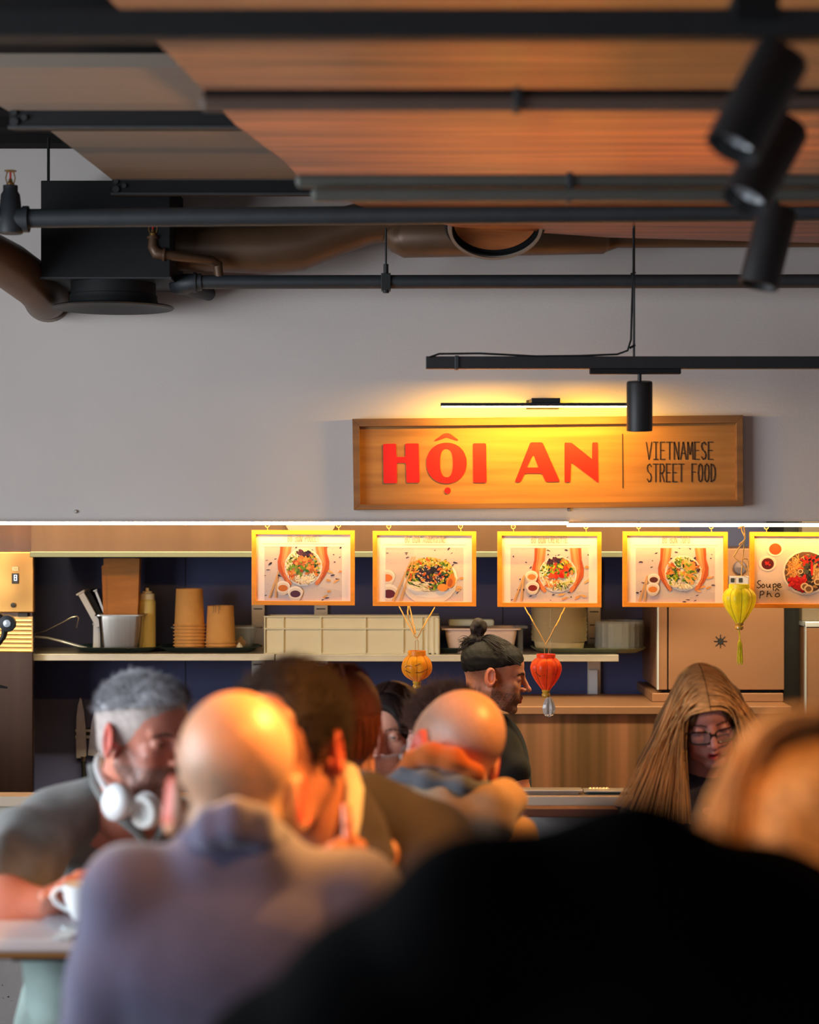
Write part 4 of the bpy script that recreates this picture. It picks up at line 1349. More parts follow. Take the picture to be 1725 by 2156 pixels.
lantern(878, 1377, 1434, [(15, 1378), (22, 1381), (31, 1390), (35, 1403), (33, 1415), (25, 1425), (14, 1431), (8, 1434)], YN, C(250, 176, 30),
        'round yellow-orange lantern with thin dark branches, hanging below the second menu',
        [[(840, 1277, 6.37), (872, 1338, YN), (877, 1344, YN)], [(859, 1277, 6.37), (858, 1295, YN), (874, 1336, YN)], [(862, 1277, 6.37), (875, 1334, YN)], [(915, 1279, 6.37), (890, 1322, YN), (878, 1344, YN)]], C(200, 150, 50), ribs=8,
        wire=[(875, 1374), (875, 1350), (879, 1346), (881, 1350), (881, 1374)], collar=(19, 1370, 1380),
        motif=[[(853, 1405, .045), (858, 1402, .047), (865, 1403, .05)], [(874, 1402, .053), (880, 1400, .053), (885, 1397, .053)], [(853, 1411, .042), (862, 1416, .046), (864, 1417, .046)], [(875, 1416, .048), (886, 1416, .048), (898, 1410, .043), (902, 1408, .042)]])
lantern(1150, 1382, 1452, [(17, 1383), (28, 1389), (34, 1399), (35, 1408), (32, 1420), (24, 1434), (15, 1445), (9, 1452)], YN, C(248, 84, 20),
        'teardrop orange-red lantern hanging below the third menu beside the cook',
        [[(1106, 1279, 6.37), (1122, 1308, YN), (1149, 1356, YN)], [(1190, 1280, 6.37), (1170, 1318, YN), (1150, 1356, YN)]], C(170, 60, 20), ribs=8,
        wire=[(1147, 1377), (1146, 1361), (1150, 1358), (1157, 1361), (1155, 1377)], collar=(20, 1377, 1384),
        motif=[[(1128, 1415, .034), (1136, 1424, .04), (1148, 1422, .044)], [(1155, 1425, .04), (1163, 1415, .043), (1170, 1420, .038)]])
lantern(1557, 1240, 1310, [(22, 1238), (31, 1244), (36, 1254), (36, 1264), (33, 1275), (25, 1290), (15, 1303), (9, 1311)], 6.28, C(244, 236, 34),
        'yellow-green teardrop lantern with a yellow tassel, in front of the fourth and fifth menus',
        [[(1560, 1108, 6.33), (1568, 1130, 6.3), (1564, 1180, 6.3), (1562, 1212, 6.28)], [(1567, 1140, 6.3), (1545, 1172, 6.29), (1562, 1188, 6.29), (1578, 1205, 6.29)], [(1556, 1112, 6.32), (1566, 1108, 6.3), (1570, 1135, 6.3), (1557, 1148, 6.3)], [(1566, 1176, 6.29), (1574, 1178, 6.29), (1577, 1196, 6.29)]], C(150, 50, 20), ribs=8,
        wire=[(1549, 1232), (1549, 1216), (1563, 1212), (1576, 1216), (1576, 1232)], collar=(22, 1230, 1241), tassel=(1558, 1328, 1345, 1400))
t = thing('crystal_pendant', 'clear scalloped crystal drop hanging directly below the orange-red lantern', 'pendant', P(1156, 1510, YN + .05))
Yc = YN + .05
obj('drop', MB().lathe([(0, 0), (.012, .004), (.02, .014), (.022, .03), (.018, .045), (.012, .058), (.004, .066), (0, .068)], P(1156, 1510, Yc), 16, ribs=8, ribd=.25), mat('crystal_glass', C(235, 240, 245), .06, trans=.7), t, smooth=True)
obj('thread', MB().tube([P(1157, 1468, Yc), P(1159, 1446, Yc), P(1159, 1300, Yc + .02), P(1159, 1281, Yc + .02)], .0008, 5), M_clear, t)

# ================================================================== KITCHEN BACK
YR = 7.9
# hood
YH = 7.15
t = thing('extractor_hood', 'long stainless extractor hood band above the shelf, behind the menus', 'hood', P(740, 1172, YH))
hx0, hx1 = Xat(66, YH), Xat(1432, YH)
obj('canopy', MB().box(hx0, hx1, YH, BY - .002, P(0, 1161, YH).z, 2.4), M_hoodsteel, t)
obj('lip', MB().box(hx0, hx1, YH - .03, YH + .02, P(0, 1173, YH).z, P(0, 1161, YH).z), mat('green_grey_lip', C(96, 100, 84), .4, metal=.6), t, bevel=.002)
obj('round_collar', MB().lathe([(.0, 0), (.10, 0), (.10, .02), (0, .02)], P(655, 1080, YH), 40, (0, -1, 0)), mat('tan_collar', C(120, 96, 76), .6), t, smooth=True)
# left steel column
YK = 7.42
kx1 = Xat(70, YK)
t = thing('steel_cabinet', 'tall polished steel cabinet at the left edge with a small lit display', 'cabinet', ((-2.2 + kx1) / 2, YK, 0))
zc = P(0, 1672, YK).z
obj('body', MB().box(-2.2, kx1, YK, YK + .03, 0, 2.4).box(-2.2, -1.78, YK + .03, BY - .002, 0, 2.4), M_steel_v, t, bevel=.004)
dz0, dz1 = P(0, 1290, YK - .03).z, P(0, 1162, YK - .03).z
obj('upper_door', MB().box(-2.2, Xat(71, YK - .03), YK - .03, YK, dz0, dz1), mat('painted_reflection_door', C(226, 172, 96), .3, metal=.9, col2=C(120, 84, 50), scale=5, detail=1), t, bevel=.004)  # gold and brown tones paint the room's reflections into the steel
m = MB()
zr = [1304 + 9 * i for i in range(8)]
for y in zr:
    m.tube([(-2.1, YK - .012, P(0, y, YK).z), (Xat(68, YK), YK - .012, P(0, y + 3, YK).z)], .006, 8)
obj('cup_reflection_panel', MB().box(-2.2, Xat(69, YK - .01), YK - .014, YK, P(0, 1372, YK).z, P(0, 1298, YK).z), mat('cup_reflection_beige', C(206, 170, 110), .35, metal=.6, var=.1), t)  # beige panel and ribs stand in for the mirrored cup stack
obj('ribs', m, mat('cup_reflection_beige', C(206, 170, 110)), t, smooth=True)
Yd = YK - .034
d = obj('display', MB().box(Xat(25, Yd), Xat(39, Yd), Yd - .004, Yd + .004, P(0, 1229, Yd).z, P(0, 1207, Yd).z), M_black, t, bevel=.001)
m = MB(); strokes(m, [[(30, 1211), (35, 1211), (35, 1222), (30, 1222), (30, 1211)], [(30, 1216), (35, 1216)]], Yd - .005, 1.3)
obj('digit', m, mat('lit_digit', C(200, 220, 255), .5, emit=(.6, .75, 1, 1), estr=1), d)
m = MB(); strokes(m, [[(27 + 2.6 * i, 1194), (27 + 2.6 * i, 1201)] for i in range(5)] + [[(27, 1194), (37, 1194)], [(30, 1201), (38, 1201)]], Yd - .003, 1.0)
obj('maker_mark', m, M_cream, t)
obj('lock', MB().lathe([(0, 0), (.009, 0), (.009, .006), (0, .007)], P(28, 1274, Yd), 20, (0, -1, 0)), M_black, t)
obj('feet', MB().box(Xat(40, YK), Xat(60, YK), YK - .02, YK, P(0, 1298, YK).z, P(0, 1290, YK).z), M_black, t)
# coffee machine lever at the left edge
Yv = 5.95
t = thing('lever_handle', 'black machine lever with a round chrome-centred hub at the left edge', 'handle', P(0, 1360, Yv))
obj('arm', MB().tube([P(-60, 1230, Yv), P(-10, 1290, Yv), P(14, 1310, Yv), P(8, 1340, Yv), P(-14, 1372, Yv)], [.012, .015, .02, .012, .008], 16, flat=.7), M_black, t, smooth=True)
obj('hub', MB().lathe([(0, 0), (.022, 0), (.026, .006), (.024, .016), (.012, .018), (.012, .014), (0, .014)], P(17, 1312, Yv - .01), 28, (0, -1, 0)), M_black, t, smooth=True)
obj('hub_cap', MB().lathe([(0, .02), (.011, .019), (.011, .012), (0, .012)], P(17, 1312, Yv - .01), 20, (0, -1, 0)), M_sky_metal, t, smooth=True)
obj('bracket', MB().tube([P(-80, 1440, Yv), P(-20, 1441, Yv), P(16, 1448, Yv)], [.01, .008, .003], 10), M_blackmat, t)
obj('foot_post', MB().tube([P(-75, 1230, Yv), P(-75, 1685, Yv)], .014, 12), M_blackmat, t)

# shelf
YF = 7.5
zs = P(0, 1377, YF).z
zs0 = P(0, 1391, YF).z
def board(a, b, label, dy=0):
    x0, x1 = Xat(a, YF), Xat(b, YF)
    o = tag(obj('wall_shelf', MB().box(x0, x1, YF, BY - .03, zs0 - dy, zs - dy), M_shelf, bevel=.0015, loc=((x0 + x1) / 2, YF, zs0)), label, 'shelf', 'steel wall shelf boards')
board(40, 578, 'left steel shelf board carrying the kraft cups and green trays')
board(580.5, 1303, 'right steel shelf board carrying the cream crate and the bowl stacks', .003)
zs_r = zs - .003
# uprights
for a, b, lb in ((530, 557, 'slotted steel upright behind the first menu, left one'), (662, 690, 'slotted steel upright behind the first menu, right one'), (1238, 1265, 'slotted steel upright between the two bowl stacks')):
    Y = BY - .02
    x0, x1 = Xat(a, Y), Xat(b, Y)
    t = thing('shelf_upright', lb, 'upright', ((x0 + x1) / 2, Y, 1.3), 'slotted uprights of the shelf')
    zb2 = P(0, 1492 if a > 1000 else 1430, Y).z
    obj('rail', MB().box(x0, x1, Y, BY, zb2, P(0, 1180, Y).z), M_shelf, t, bevel=.001)
    m = MB()
    for y in range(1204, 1400, 39 if a < 1000 else 28):
        m.box(x0 + .008, x1 - .008, Y - .001, Y + .002, P(0, y + 1.2, Y).z, P(0, y - 1.2, Y).z)
    obj('slots', m, M_blackmat, t)
    yb = (1400, 1424) if a < 1000 else (1410, 1476)
    m = MB().box(x0 + .004, x1 - .014, Y - .02, Y, P(0, yb[1], Y).z, P(0, yb[0], Y).z)
    obj('bracket', m, M_whiteplastic, t, bevel=.001)
# panel joints of navy wall are thin trims
for i, px in enumerate((390, 1058)):
    Y = BY - .001
    struct('trim_%d' % (i + 1), MB().box(Xat(px, Y), Xat(px + 1.4, Y), Y - .001, BY, .5, 2.3), M_blackmat)

# ---- things on the shelf
def tray(a, b, Y, label, m=M_green, top=1369.5, zz=None):
    zz = zs if zz is None else zz
    x0, x1 = Xat(a, Y), Xat(b, Y)
    h = .020
    cx, rx = (x0 + x1) / 2, (x1 - x0) / 2
    ry = .13
    mb = MB()
    n = 48
    def ring(k, z): return [(cx + (rx - k) * math.copysign(abs(math.cos(q)) ** .45, math.cos(q)), Y + (ry - k) * math.copysign(abs(math.sin(q)) ** .45, math.sin(q)), z) for q in [2 * PI * j / n for j in range(n)]]
    rs = [ring(.035, zz + .001), ring(.0, zz + h), ring(.006, zz + h + .002), ring(.038, zz + .005)]
    v = [p for r in rs for p in r]
    f = [(i * n + j, i * n + (j + 1) % n, (i + 1) * n + (j + 1) % n, (i + 1) * n + j) for i in range(3) for j in range(n)]
    f += [tuple(reversed(range(n))), tuple(3 * n + j for j in range(n))]
    mb.add(v, f)
    o = obj('serving_tray', mb, m, smooth=True, loc=(cx, Y, zz))
    return tag(o, label, 'tray', 'serving trays on the shelf')
YI = 7.66
tray(160, 340, YI, 'dark green tray under the steel container with the kraft paper')
tray(338, 548, YI, 'dark green tray under the two stacks of kraft cups')
tray(1118, 1358, YI, 'grey-green tray under the beige bowls and the clear cups', mat('grey_tray', C(120, 128, 100), .5), zz=zs_r)
tray(902, 985, YI + .02, 'small dark tray end showing beside the cream crate', zz=zs_r)
zt_ = zs + .0065

def gn(a, b, ytop, ybot, Y, label, m, rim=8, rimh=3, dd=.09, name='food_container', taper=.12, cat='container'):
    x0, x1 = Xat(a, Y), Xat(b, Y)
    z1 = P(0, ytop, Y).z
    z0 = zt_ if ybot is None else ybot
    k = (x1 - x0) * taper / 2
    t = thing(name, label, cat, ((x0 + x1) / 2, Y, z0))
    mb = MB()
    def rr(x0, x1, y0, y1, z, r=.02, n=5):
        o_ = []
        for cx, cy, a0 in ((x1 - r, y1 - r, 0), (x0 + r, y1 - r, 90), (x0 + r, y0 + r, 180), (x1 - r, y0 + r, 270)):
            for j in range(n):
                q = math.radians(a0 + 90 * j / (n - 1))
                o_.append((cx + r * math.cos(q), cy + r * math.sin(q), z))
        return o_
    rings = [rr(x0 + k, x1 - k, Y - dd + k, Y + dd - k, z0), rr(x0, x1, Y - dd, Y + dd, z1 - .02), rr(x0 - .0, x1, Y - dd, Y + dd, z1), rr(x0 + .004, x1 - .004, Y - dd + .004, Y + dd - .004, z1), rr(x0 + k + .004, x1 - k - .004, Y - dd + k + .004, Y + dd - k - .004, z0 + .004)]
    n = 20
    f = [(i * n + j, i * n + (j + 1) % n, (i + 1) * n + (j + 1) % n, (i + 1) * n + j) for i in range(4) for j in range(n)] + [tuple(reversed(range(n))), tuple(4 * n + j for j in range(n))]
    mb.add([p for r in rings for p in r], f)
    obj('body', mb, m, t, smooth=True)
    q = rim * Y / F
    ro, ri = rr(x0 - q, x1 + q, Y - dd - q, Y + dd + q, z1), rr(x0 + .002, x1 - .002, Y - dd + .002, Y + dd - .002, z1)
    ro2 = [(x, y, z - rimh * Y / F) for x, y, z in ro]
    ri2 = [(x, y, z - rimh * Y / F) for x, y, z in ri]
    f = []
    for j in range(n):
        j2 = (j + 1) % n
        f += [(j, j2, n + j2, n + j), (2 * n + j2, 2 * n + j, 3 * n + j, 3 * n + j2), (j2, j, 2 * n + j, 2 * n + j2), (n + j, n + j2, 3 * n + j2, 3 * n + j)]
    obj('rim', MB().add(ro + ri + ro2 + ri2, f), m, t)
    return t
gn(214, 303, 1291.5, None, YI - .02, 'steel container holding a thick wad of brown kraft paper', M_steel, rim=7)
# kraft paper wad
o = thing('kraft_paper_wad', 'folded brown kraft paper standing upright in the steel container', 'paper', P(255, 1362, YI - .02))
Yw = YI - .05
m = MB()
xs = [214, 222, 232, 250, 270, 288, 294]
def sheet(pts_top, pts_bot, Y0, th, mm, nm):
    mb = MB(); n = len(pts_top); v = []
    for (u, y), (ub, yb), k in zip(pts_top, pts_bot, range(n)):
        v += [P(u, y, Y0 + .006 * math.sin(k * 1.9)), P(ub, yb, Y0 + .006 * math.sin(k * 1.9 + .5))]
    v2 = [p + Vector((0, th, 0)) for p in v]
    f = []
    for k in range(n - 1):
        a, b, c, d = 2 * k, 2 * k + 2, 2 * k + 3, 2 * k + 1
        f += [(a, d, c, b), (2 * n + a, 2 * n + b, 2 * n + c, 2 * n + d), (a, b, 2 * n + b, 2 * n + a), (d, 2 * n + d, 2 * n + c, c)]
    f += [(0, 2 * n, 2 * n + 1, 1), (2 * n - 2, 2 * n - 1, 4 * n - 1, 4 * n - 2)]
    mb.add(v + v2, f)
    return obj(nm, mb, mm, o, smooth=True)
sheet([(218, 1176), (240, 1175), (262, 1175), (280, 1175), (294.5, 1175)], [(222, 1340), (240, 1340), (262, 1340), (280, 1340), (288, 1340)], Yw + .03, .05, M_kraftpaper, 'rear_fold')
sheet([(214, 1192), (222, 1187), (226, 1186), (240, 1181), (258, 1176), (280, 1175), (294, 1176)], [(219, 1340), (224, 1340), (228, 1340), (245, 1340), (262, 1340), (278, 1340), (288, 1340)], Yw, .03, M_kraftpaper, 'front_fold')
# slanted lids in a second container
gn(199, 212, 1312, None, YI + .07, 'narrow white plastic container behind the steel one, holding slanted lids', M_whiteplastic, rim=3, dd=.03)
def slant(p0, p1, wd, Y, m, label, name='container_lid', cat='lid'):
    A, B = P(p0[0], p0[1], Y), P(p1[0], p1[1], Y)
    d = (A - B); L = d.length / 2; d.normalize()
    n_ = Vector((-d.z, 0, d.x))
    mb = MB().obox((A + B) / 2, d * L, Vector((0, .05, 0)), n_ * wd)
    mb.obox(A, d * .004, Vector((0, .055, 0)), n_ * wd * 1.5)
    return tag(obj(name, mb, m, bevel=.002, loc=(A + B) / 2), label, cat, 'slanted lids beside the kraft paper')
slant((174, 1247), (213, 1318), .012, YI + .05, M_whiteplastic, 'pale translucent lid leaning outermost left in the container')
slant((190, 1245), (219, 1300), .009, YI + .06, M_blackmat, 'glossy black lid leaning next to the pale outermost one')
slant((205, 1242), (224, 1290), .006, YI + .07, M_steel, 'thin steel lid leaning closest to the kraft paper')
# squeeze bottle
Yb = YI + .03
c = P(310, 1372, Yb); c.z = zt_
t = thing('squeeze_bottle', 'pale yellow squeeze bottle behind the steel container', 'bottle', c)
k = Yb / F
H = lambda y: P(0, y, Yb).z - zt_
obj('bottle_body', MB().lathe([(0, 0), (16.5 * k, 0), (18 * k, .003), (18 * k, H(1268)), (17 * k, H(1264)), (15 * k, H(1261))], c, 32), M_bottle, t, smooth=True)
obj('cap', MB().lathe([(15.5 * k, H(1263)), (15.5 * k, H(1250)), (10 * k, H(1249)), (10 * k, H(1245)), (4 * k, H(1244)), (3.5 * k, H(1238)), (0, H(1237.5))], c, 28), M_cream, t, smooth=True)
# kraft cup stacks : upside-down cups nested
def cup_prof(k, hb, rr_, rt):
    # upside down: rim at z=0, base up at hb
    return [(rr_ * .93, 0.0015), (rr_, 0), (rr_ * 1.04, .0012), (rr_ * 1.055, .003), (rr_ * 1.04, .0052), (rr_ * .97, .0062), (rr_ * .95, .0075), (rt, hb), (rt * .95, hb), (rt * .9, hb - .004), (0, hb - .004)]
def cups(px, ytop, rims, wr, wt, labels, grp, Y):
    k = Y / F
    hb = (rims[0] + 2 - ytop) * k
    first = None
    zbase = zt_
    n_ = len(rims)
    for i in range(n_):
        z = P(0, rims[n_ - 1 - i] + 2.2, Y).z
        if i == 0: dz = z - zt_
        z -= dz
        if first is None:
            first = obj('kraft_cup', MB().lathe(cup_prof(k, hb, wr * k, wt * k), (Xat(px, Y), Y, z), 40), M_kraft, smooth=True, loc=(Xat(px, Y), Y, z))
            tag(first, labels(i, n_), 'cup', grp)
            o_ = first
        else:
            o_ = copy_tree(first, (Xat(px, Y) + random.uniform(-.0008, .0008), Y, z), labels(i, n_))
    return o_
ordn = ['bottom', 'second from the bottom', 'third from the bottom', 'fourth from the bottom', 'fifth from the bottom', 'third from the top', 'second from the top', 'topmost']
cups(399.5, 1232, [1308, 1315, 1322, 1329.5, 1337, 1344, 1351, 1358.5], 33, 28, lambda i, n_: 'upside-down kraft cup, %s of the taller stack on the green tray' % ordn[i], 'kraft cups in the taller stack', YI - .02)
top2 = cups(465, 1268, [1344, 1351, 1358.5], 32.5, 27.5, lambda i, n_: 'upside-down kraft cup, %s of the short stack on the green tray' % ['bottom', 'middle', 'topmost'][i], 'kraft cups in the short stack', YI - .02)
m = MB()
Yk = YI - .02 - .0575
strokes(m, [[(450, 1274), (450, 1286), (448, 1290)], [(454, 1275), (454, 1289)], [(461, 1274), (461, 1292)], [(463.5, 1272), (463.5, 1284)]], Yk - .003, .8)
obj('print_mark', m, M_ink, top2)
# clear boxes behind the cups
tb = gn(372, 540, 1318, None, YI + .07, 'clear plastic box behind the kraft cups with yellow and white contents', M_clear, rim=10, dd=.05, taper=.1)
for (u, v, r_, mm, nm, lb) in ((507, 1352, 12, M_kraft, 'ginger_piece', 'yellow rounded piece of ginger inside the clear box'), (504, 1362, 8, M_cream, 'garlic_bulb', 'white garlic bulb beside the short cup stack')):
    Y = YI + (.06 if nm[0] == 'g' and nm[1] == 'i' else -.02)
    k = Y / F
    c = P(u, v, Y); c.z = zt_ + (.004 if nm[1] == 'i' else 0)
    o_ = obj(nm, MB().lathe([(0, 0), (r_ * k * .6, .001), (r_ * k, r_ * k * .6), (r_ * k * .9, r_ * k * 1.1), (r_ * k * .4, r_ * k * 1.5), (r_ * k * .15, r_ * k * 1.9), (0, r_ * k * 1.95)], c, 24, ribs=7, ribd=.12), mm, smooth=True, loc=c)
    tag(o_, lb, 'food')
# pan + whisk
t = thing('saucepan', 'steel pan behind the cabinet edge, its long bright handle pointing right', 'pan', P(40, 1366, YI))
obj('bowl', MB().lathe([(0, 0), (.1, 0), (.12, .01), (.125, .05), (.128, .052), (.12, .048), (.11, .012), (0, .006)], (Xat(-10, YI), YI, zs), 40), M_steel, t, smooth=True)
obj('handle', MB().tube([P(66, 1340, YI - .03), P(100, 1343, YI - .04), P(130, 1350, YI - .05), P(190, 1367, YI - .06)], [.008, .008, .009, .009], 12, flat=.6), M_sky_metal, t, smooth=True)
obj('rivet', MB().tube([P(183, 1365, YI - .07), P(190, 1367, YI - .07)], .006, 10), M_steel, t)
o_ = obj('wire_hook', MB().tube([P(60, 1340, YI), P(80, 1332, YI), P(96, 1328, YI), P(130, 1311, YI), P(150, 1300, YI), P(162, 1297.5, YI), P(165.5, 1301, YI), P(161, 1322, YI)], .0018, 8), M_steel, smooth=True, loc=P(60, 1366, YI))
tag(o_, 'thin bent wire hook rising over the pan handle', 'hook')
# cream crate
Yc = YI - .03
x0, x1 = Xat(557, Yc), Xat(888, Yc)
t = thing('storage_crate', 'long cream plastic ribbed crate in the middle of the shelf', 'crate', ((x0 + x1) / 2, Yc, zs_r))
z1 = P(0, 1297, Yc).z
m = MB().box(x0 + .008, x1 + .06, Yc - .10, Yc - .094, zs_r, z1).box(x0 + .008, x0 + .014, Yc - .10, Yc + .1, zs_r, z1).box(x1 + .055, x1 + .06, Yc - .10, Yc + .1, zs_r, z1).box(x0 + .008, x1 + .06, Yc + .095, Yc + .1, zs_r, z1).box(x0 + .008, x1 + .06, Yc - .1, Yc + .1, zs_r, zs_r + .005)
obj('walls', m, M_cream, t)
Yf = Yc - .10
def zp_(y): return P(0, y, Yf).z
m = MB().box(Xat(556, Yf), Xat(900, Yf), Yf - .012, Yf, zp_(1299.5), zp_(1296.5)).box(Xat(556, Yf), Xat(893, Yf), Yf - .012, Yf, zp_(1325), zp_(1322)).box(Xat(556, Yf), Xat(893, Yf), Yf - .008, Yf, zs_r, zs_r + .006)
m.box(Xat(925, Yf) - .03, Xat(925, Yf), Yf - .006, Yf + .2, zp_(1300), zp_(1297))
obj('bands', m, M_cream, t, bevel=.001)
for u in (558, 597, 676, 770, 849, 889):
    obj('rib', MB().box(Xat(u - 1.3, Yf), Xat(u + 1.3, Yf), Yf - .01, Yf, zs_r, zp_(1297)), M_cream, t, bevel=.001)
for u in (900, 912, 922):
    obj('corner_rib', MB().tube([(Xat(u, Yf), Yf + .004, zs_r), (Xat(u, Yf), Yf + .004, zp_(1301))], .008, 12), M_cream, t, smooth=True)
# white container with lid
t = gn(938, 1086, 1320, zs_r + .001, YI + .01, 'white food container with a steel rim behind the cook', mat('pinkish_plastic', C(226, 204, 190), .4), rim=9, dd=.09, taper=.1)
m = MB().box(Xat(945, YI), Xat(1040, YI), YI - .03, YI + .03, P(0, 1318, YI).z, P(0, 1303, YI).z)
obj('lid_handle', m, M_clear and mat('translucent_lid', C(205, 215, 200), .3, alpha=.8), t, bevel=.008)
m = MB().box(Xat(1090, YI), Xat(1100, YI), YI - .05, YI + .02, zs_r, P(0, 1322, YI).z).box(Xat(1084, YI), Xat(1110, YI), YI - .05, YI + .02, P(0, 1322, YI).z, P(0, 1317, YI).z)
tag(obj('clear_container', m, M_clear, loc=(Xat(1095, YI), YI, zs_r)), 'clear plastic container edge to the right of the white one', 'container')
# bowls
YBs = YI - .01
k = YBs / F
zb3 = zs_r + .0065
cx = Xat(1178, YBs)
hb = (1366 - 1344) * k
def bowl_prof(r0, r1, h, lip):
    return [(0, 0), (r0, 0), (r0 + .003, .003), (r1 - .003, h - .003), (r1, h - .003), (r1 + lip, h - .0015), (r1 + lip, h), (r1 - .004, h), (r0 - .002, .006), (0, .005)]
b0 = obj('takeaway_bowl', MB().lathe(bowl_prof(48 * k, 55 * k, hb, 3.4 * k), (cx, YBs, zb3), 44), M_bowl, smooth=True, loc=(cx, YBs, zb3))
names = ['bottom', 'second', 'third', 'fourth', 'fifth', 'sixth', 'seventh', 'eighth', 'ninth', 'tenth', 'eleventh', 'twelfth', 'thirteenth', 'fourteenth', 'fifteenth', 'sixteenth', 'seventeenth', 'eighteenth', 'nineteenth', 'twentieth', 'twenty-first', 'twenty-second', 'twenty-third', 'twenty-fourth', 'twenty-fifth', 'twenty-sixth', 'twenty-seventh', 'twenty-eighth']
tag(b0, 'beige takeaway bowl at the bottom of the tall stack, its side showing', 'bowl', 'beige bowls in the tall stack')
for i in range(1, 28):
    copy_tree(b0, (cx + random.uniform(-.002, .002), YBs, zb3 + i * 2.55 * k), 'beige takeaway bowl, %s from the bottom of the tall stack' % names[i])
# clear cups stack
cx2 = Xat(1304, YBs)
c0_ = obj('clear_cup', MB().lathe(bowl_prof(50 * k, 52 * k, 12 * k, 1.6 * k), (cx2, YBs, zb3), 44, ribs=22, ribd=.05), M_clear, smooth=True, loc=(cx2, YBs, zb3))
tag(c0_, 'clear plastic tub at the bottom of the clear stack beside the beige bowls', 'tub', 'clear plastic tubs in a stack')
for i in range(1, 12):
    copy_tree(c0_, (cx2 + random.uniform(-.0015, .0015), YBs, zb3 + i * 4.6 * k), 'clear plastic tub, %s from the bottom of the clear stack' % names[i])

# knives + rack
Yn = BY - .02
t = thing('knife_rack', 'black magnetic knife rack with steel bars on the navy wall', 'rack', P(190, 1547, Yn))
obj('back_plate', MB().box(Xat(157, Yn), Xat(300, Yn), Yn + .008, BY - .001, P(0, 1557, Yn).z, P(0, 1534, Yn).z), M_blackmat, t)
obj('bar', MB().box(Xat(158, Yn), Xat(300, Yn), Yn + .004, Yn + .01, P(0, 1541, Yn).z, P(0, 1536, Yn).z), M_steel, t)
obj('bar', MB().box(Xat(158, Yn), Xat(300, Yn), Yn + .004, Yn + .01, P(0, 1555, Yn).z, P(0, 1549, Yn).z), M_steel, t)
def knife(pts, hx, hy, lab):
    t = thing('kitchen_knife', lab, 'knife', P(hx, 1660, Yn), 'knives on the rack')
    a = [P(u, v, Yn - .002) for u, v in pts]; b = [p + Vector((0, .004, 0)) for p in a]
    n = len(a)
    obj('blade', MB().add(a + b, [tuple(range(n)), tuple(reversed(range(n, 2 * n)))] + [(i, n + i, n + (i + 1) % n, (i + 1) % n) for i in range(n)]), mat('blade_steel', C(176, 172, 178), .38, metal=.7, var=.15, scale=20), t)
    obj('bolster', MB().tube([P(hx, 1592, Yn), P(hx, 1604, Yn)], [.012, .009], 12), M_steel, t, smooth=True)
    obj('handle', MB().tube([P(hx, 1602, Yn), P(hx + 1, 1622, Yn), P(hx + 1, 1660, Yn)], [.011, .009, .012], 12), M_blackmat, t, smooth=True)
knife([(169, 1469), (172, 1474), (177, 1500), (180, 1530), (182, 1575), (182, 1591), (175, 1596), (161, 1596), (160, 1560), (161, 1510), (164, 1485)], 176, 0, 'left and longer of the two chef knives on the rack')
knife([(208, 1475), (212, 1485), (213.5, 1510), (212, 1560), (208, 1590), (200, 1592), (185, 1590), (188, 1560), (193, 1520), (200, 1490)], 203, 0, 'right, slightly tilted knife on the rack near the grey-haired man')

# stainless splashback bench
YZ = 7.25
t = thing('steel_bench', 'stainless steel back bench behind the cook with streaky reflections', 'bench', (Xat(1250, YZ), YZ, 0))
zt2 = P(0, 1486, YZ).z
m = MB().box(Xat(1000, YZ), Xat(1660, YZ), YZ, YZ + .45, 0, zt2 - .03)
obj('front_panel', m, mat('painted_reflection_steel', C(92, 78, 48), .33, metal=.7, col2=C(186, 130, 96), scale=9, stretch=(1.6, 1, .02), detail=2), t)  # streaky reflections are painted into the steel colour
obj('top_edge', MB().box(Xat(995, YZ), Xat(1665, YZ), YZ - .02, YZ + .47, zt2 - .03, zt2), M_fridge, t, bevel=.003)
# oven unit with sun mark
YO = 7.4
t = thing('oven_unit', 'large warm grey steel cabinet front with a small black sun mark', 'oven', (Xat(1520, YO), YO, P(0, 1478, YO).z))
zo0, zo1 = P(0, 1452, YO).z, P(0, 1155, YO).z
obj('side_post', MB().box(Xat(1386, YO), Xat(1405, YO), YO - .004, BY - .002, zo0, zo1), M_fridge, t, bevel=.002)
obj('edge_strip', MB().box(Xat(1384, YO), Xat(1387, YO), YO - .008, YO + .02, zo0, zo1), M_sky_metal, t)
dr = obj('door', MB().box(Xat(1408, YO), Xat(1651, YO), YO - .006, BY - .002, zo0, zo1), M_fridge, t, bevel=.002)
obj('seam', MB().box(Xat(1405, YO), Xat(1408, YO), YO + .01, YO + .05, zo0, zo1), M_blackmat, t)
m = MB()
for i in range(8):
    a = i * PI / 4
    A, B = P(1517.5 + 5 * math.cos(a), 1350 + 5 * math.sin(a), YO - .008), P(1517.5 + 14 * math.cos(a), 1350 + 14 * math.sin(a), YO - .008)
    m.tube([A, B], .0016, 6)
m.lathe([(0, 0), (6.5 * YO / F, 0), (6.5 * YO / F, .002), (0, .002)], P(1517.5, 1350, YO - .007), 24, (0, -1, 0))
obj('sun_mark', m, M_blackmat, dr)
obj('lower_band', MB().box(Xat(1373, YO), Xat(1649, YO), YO - .01, BY - .002, P(0, 1477, YO).z, P(0, 1459, YO).z), M_fridge, t, bevel=.002)
obj('shadow_gap', MB().box(Xat(1395, YO), Xat(1645, YO), YO + .02, YO + .1, P(0, 1459, YO).z, zo0), M_blackmat, t)
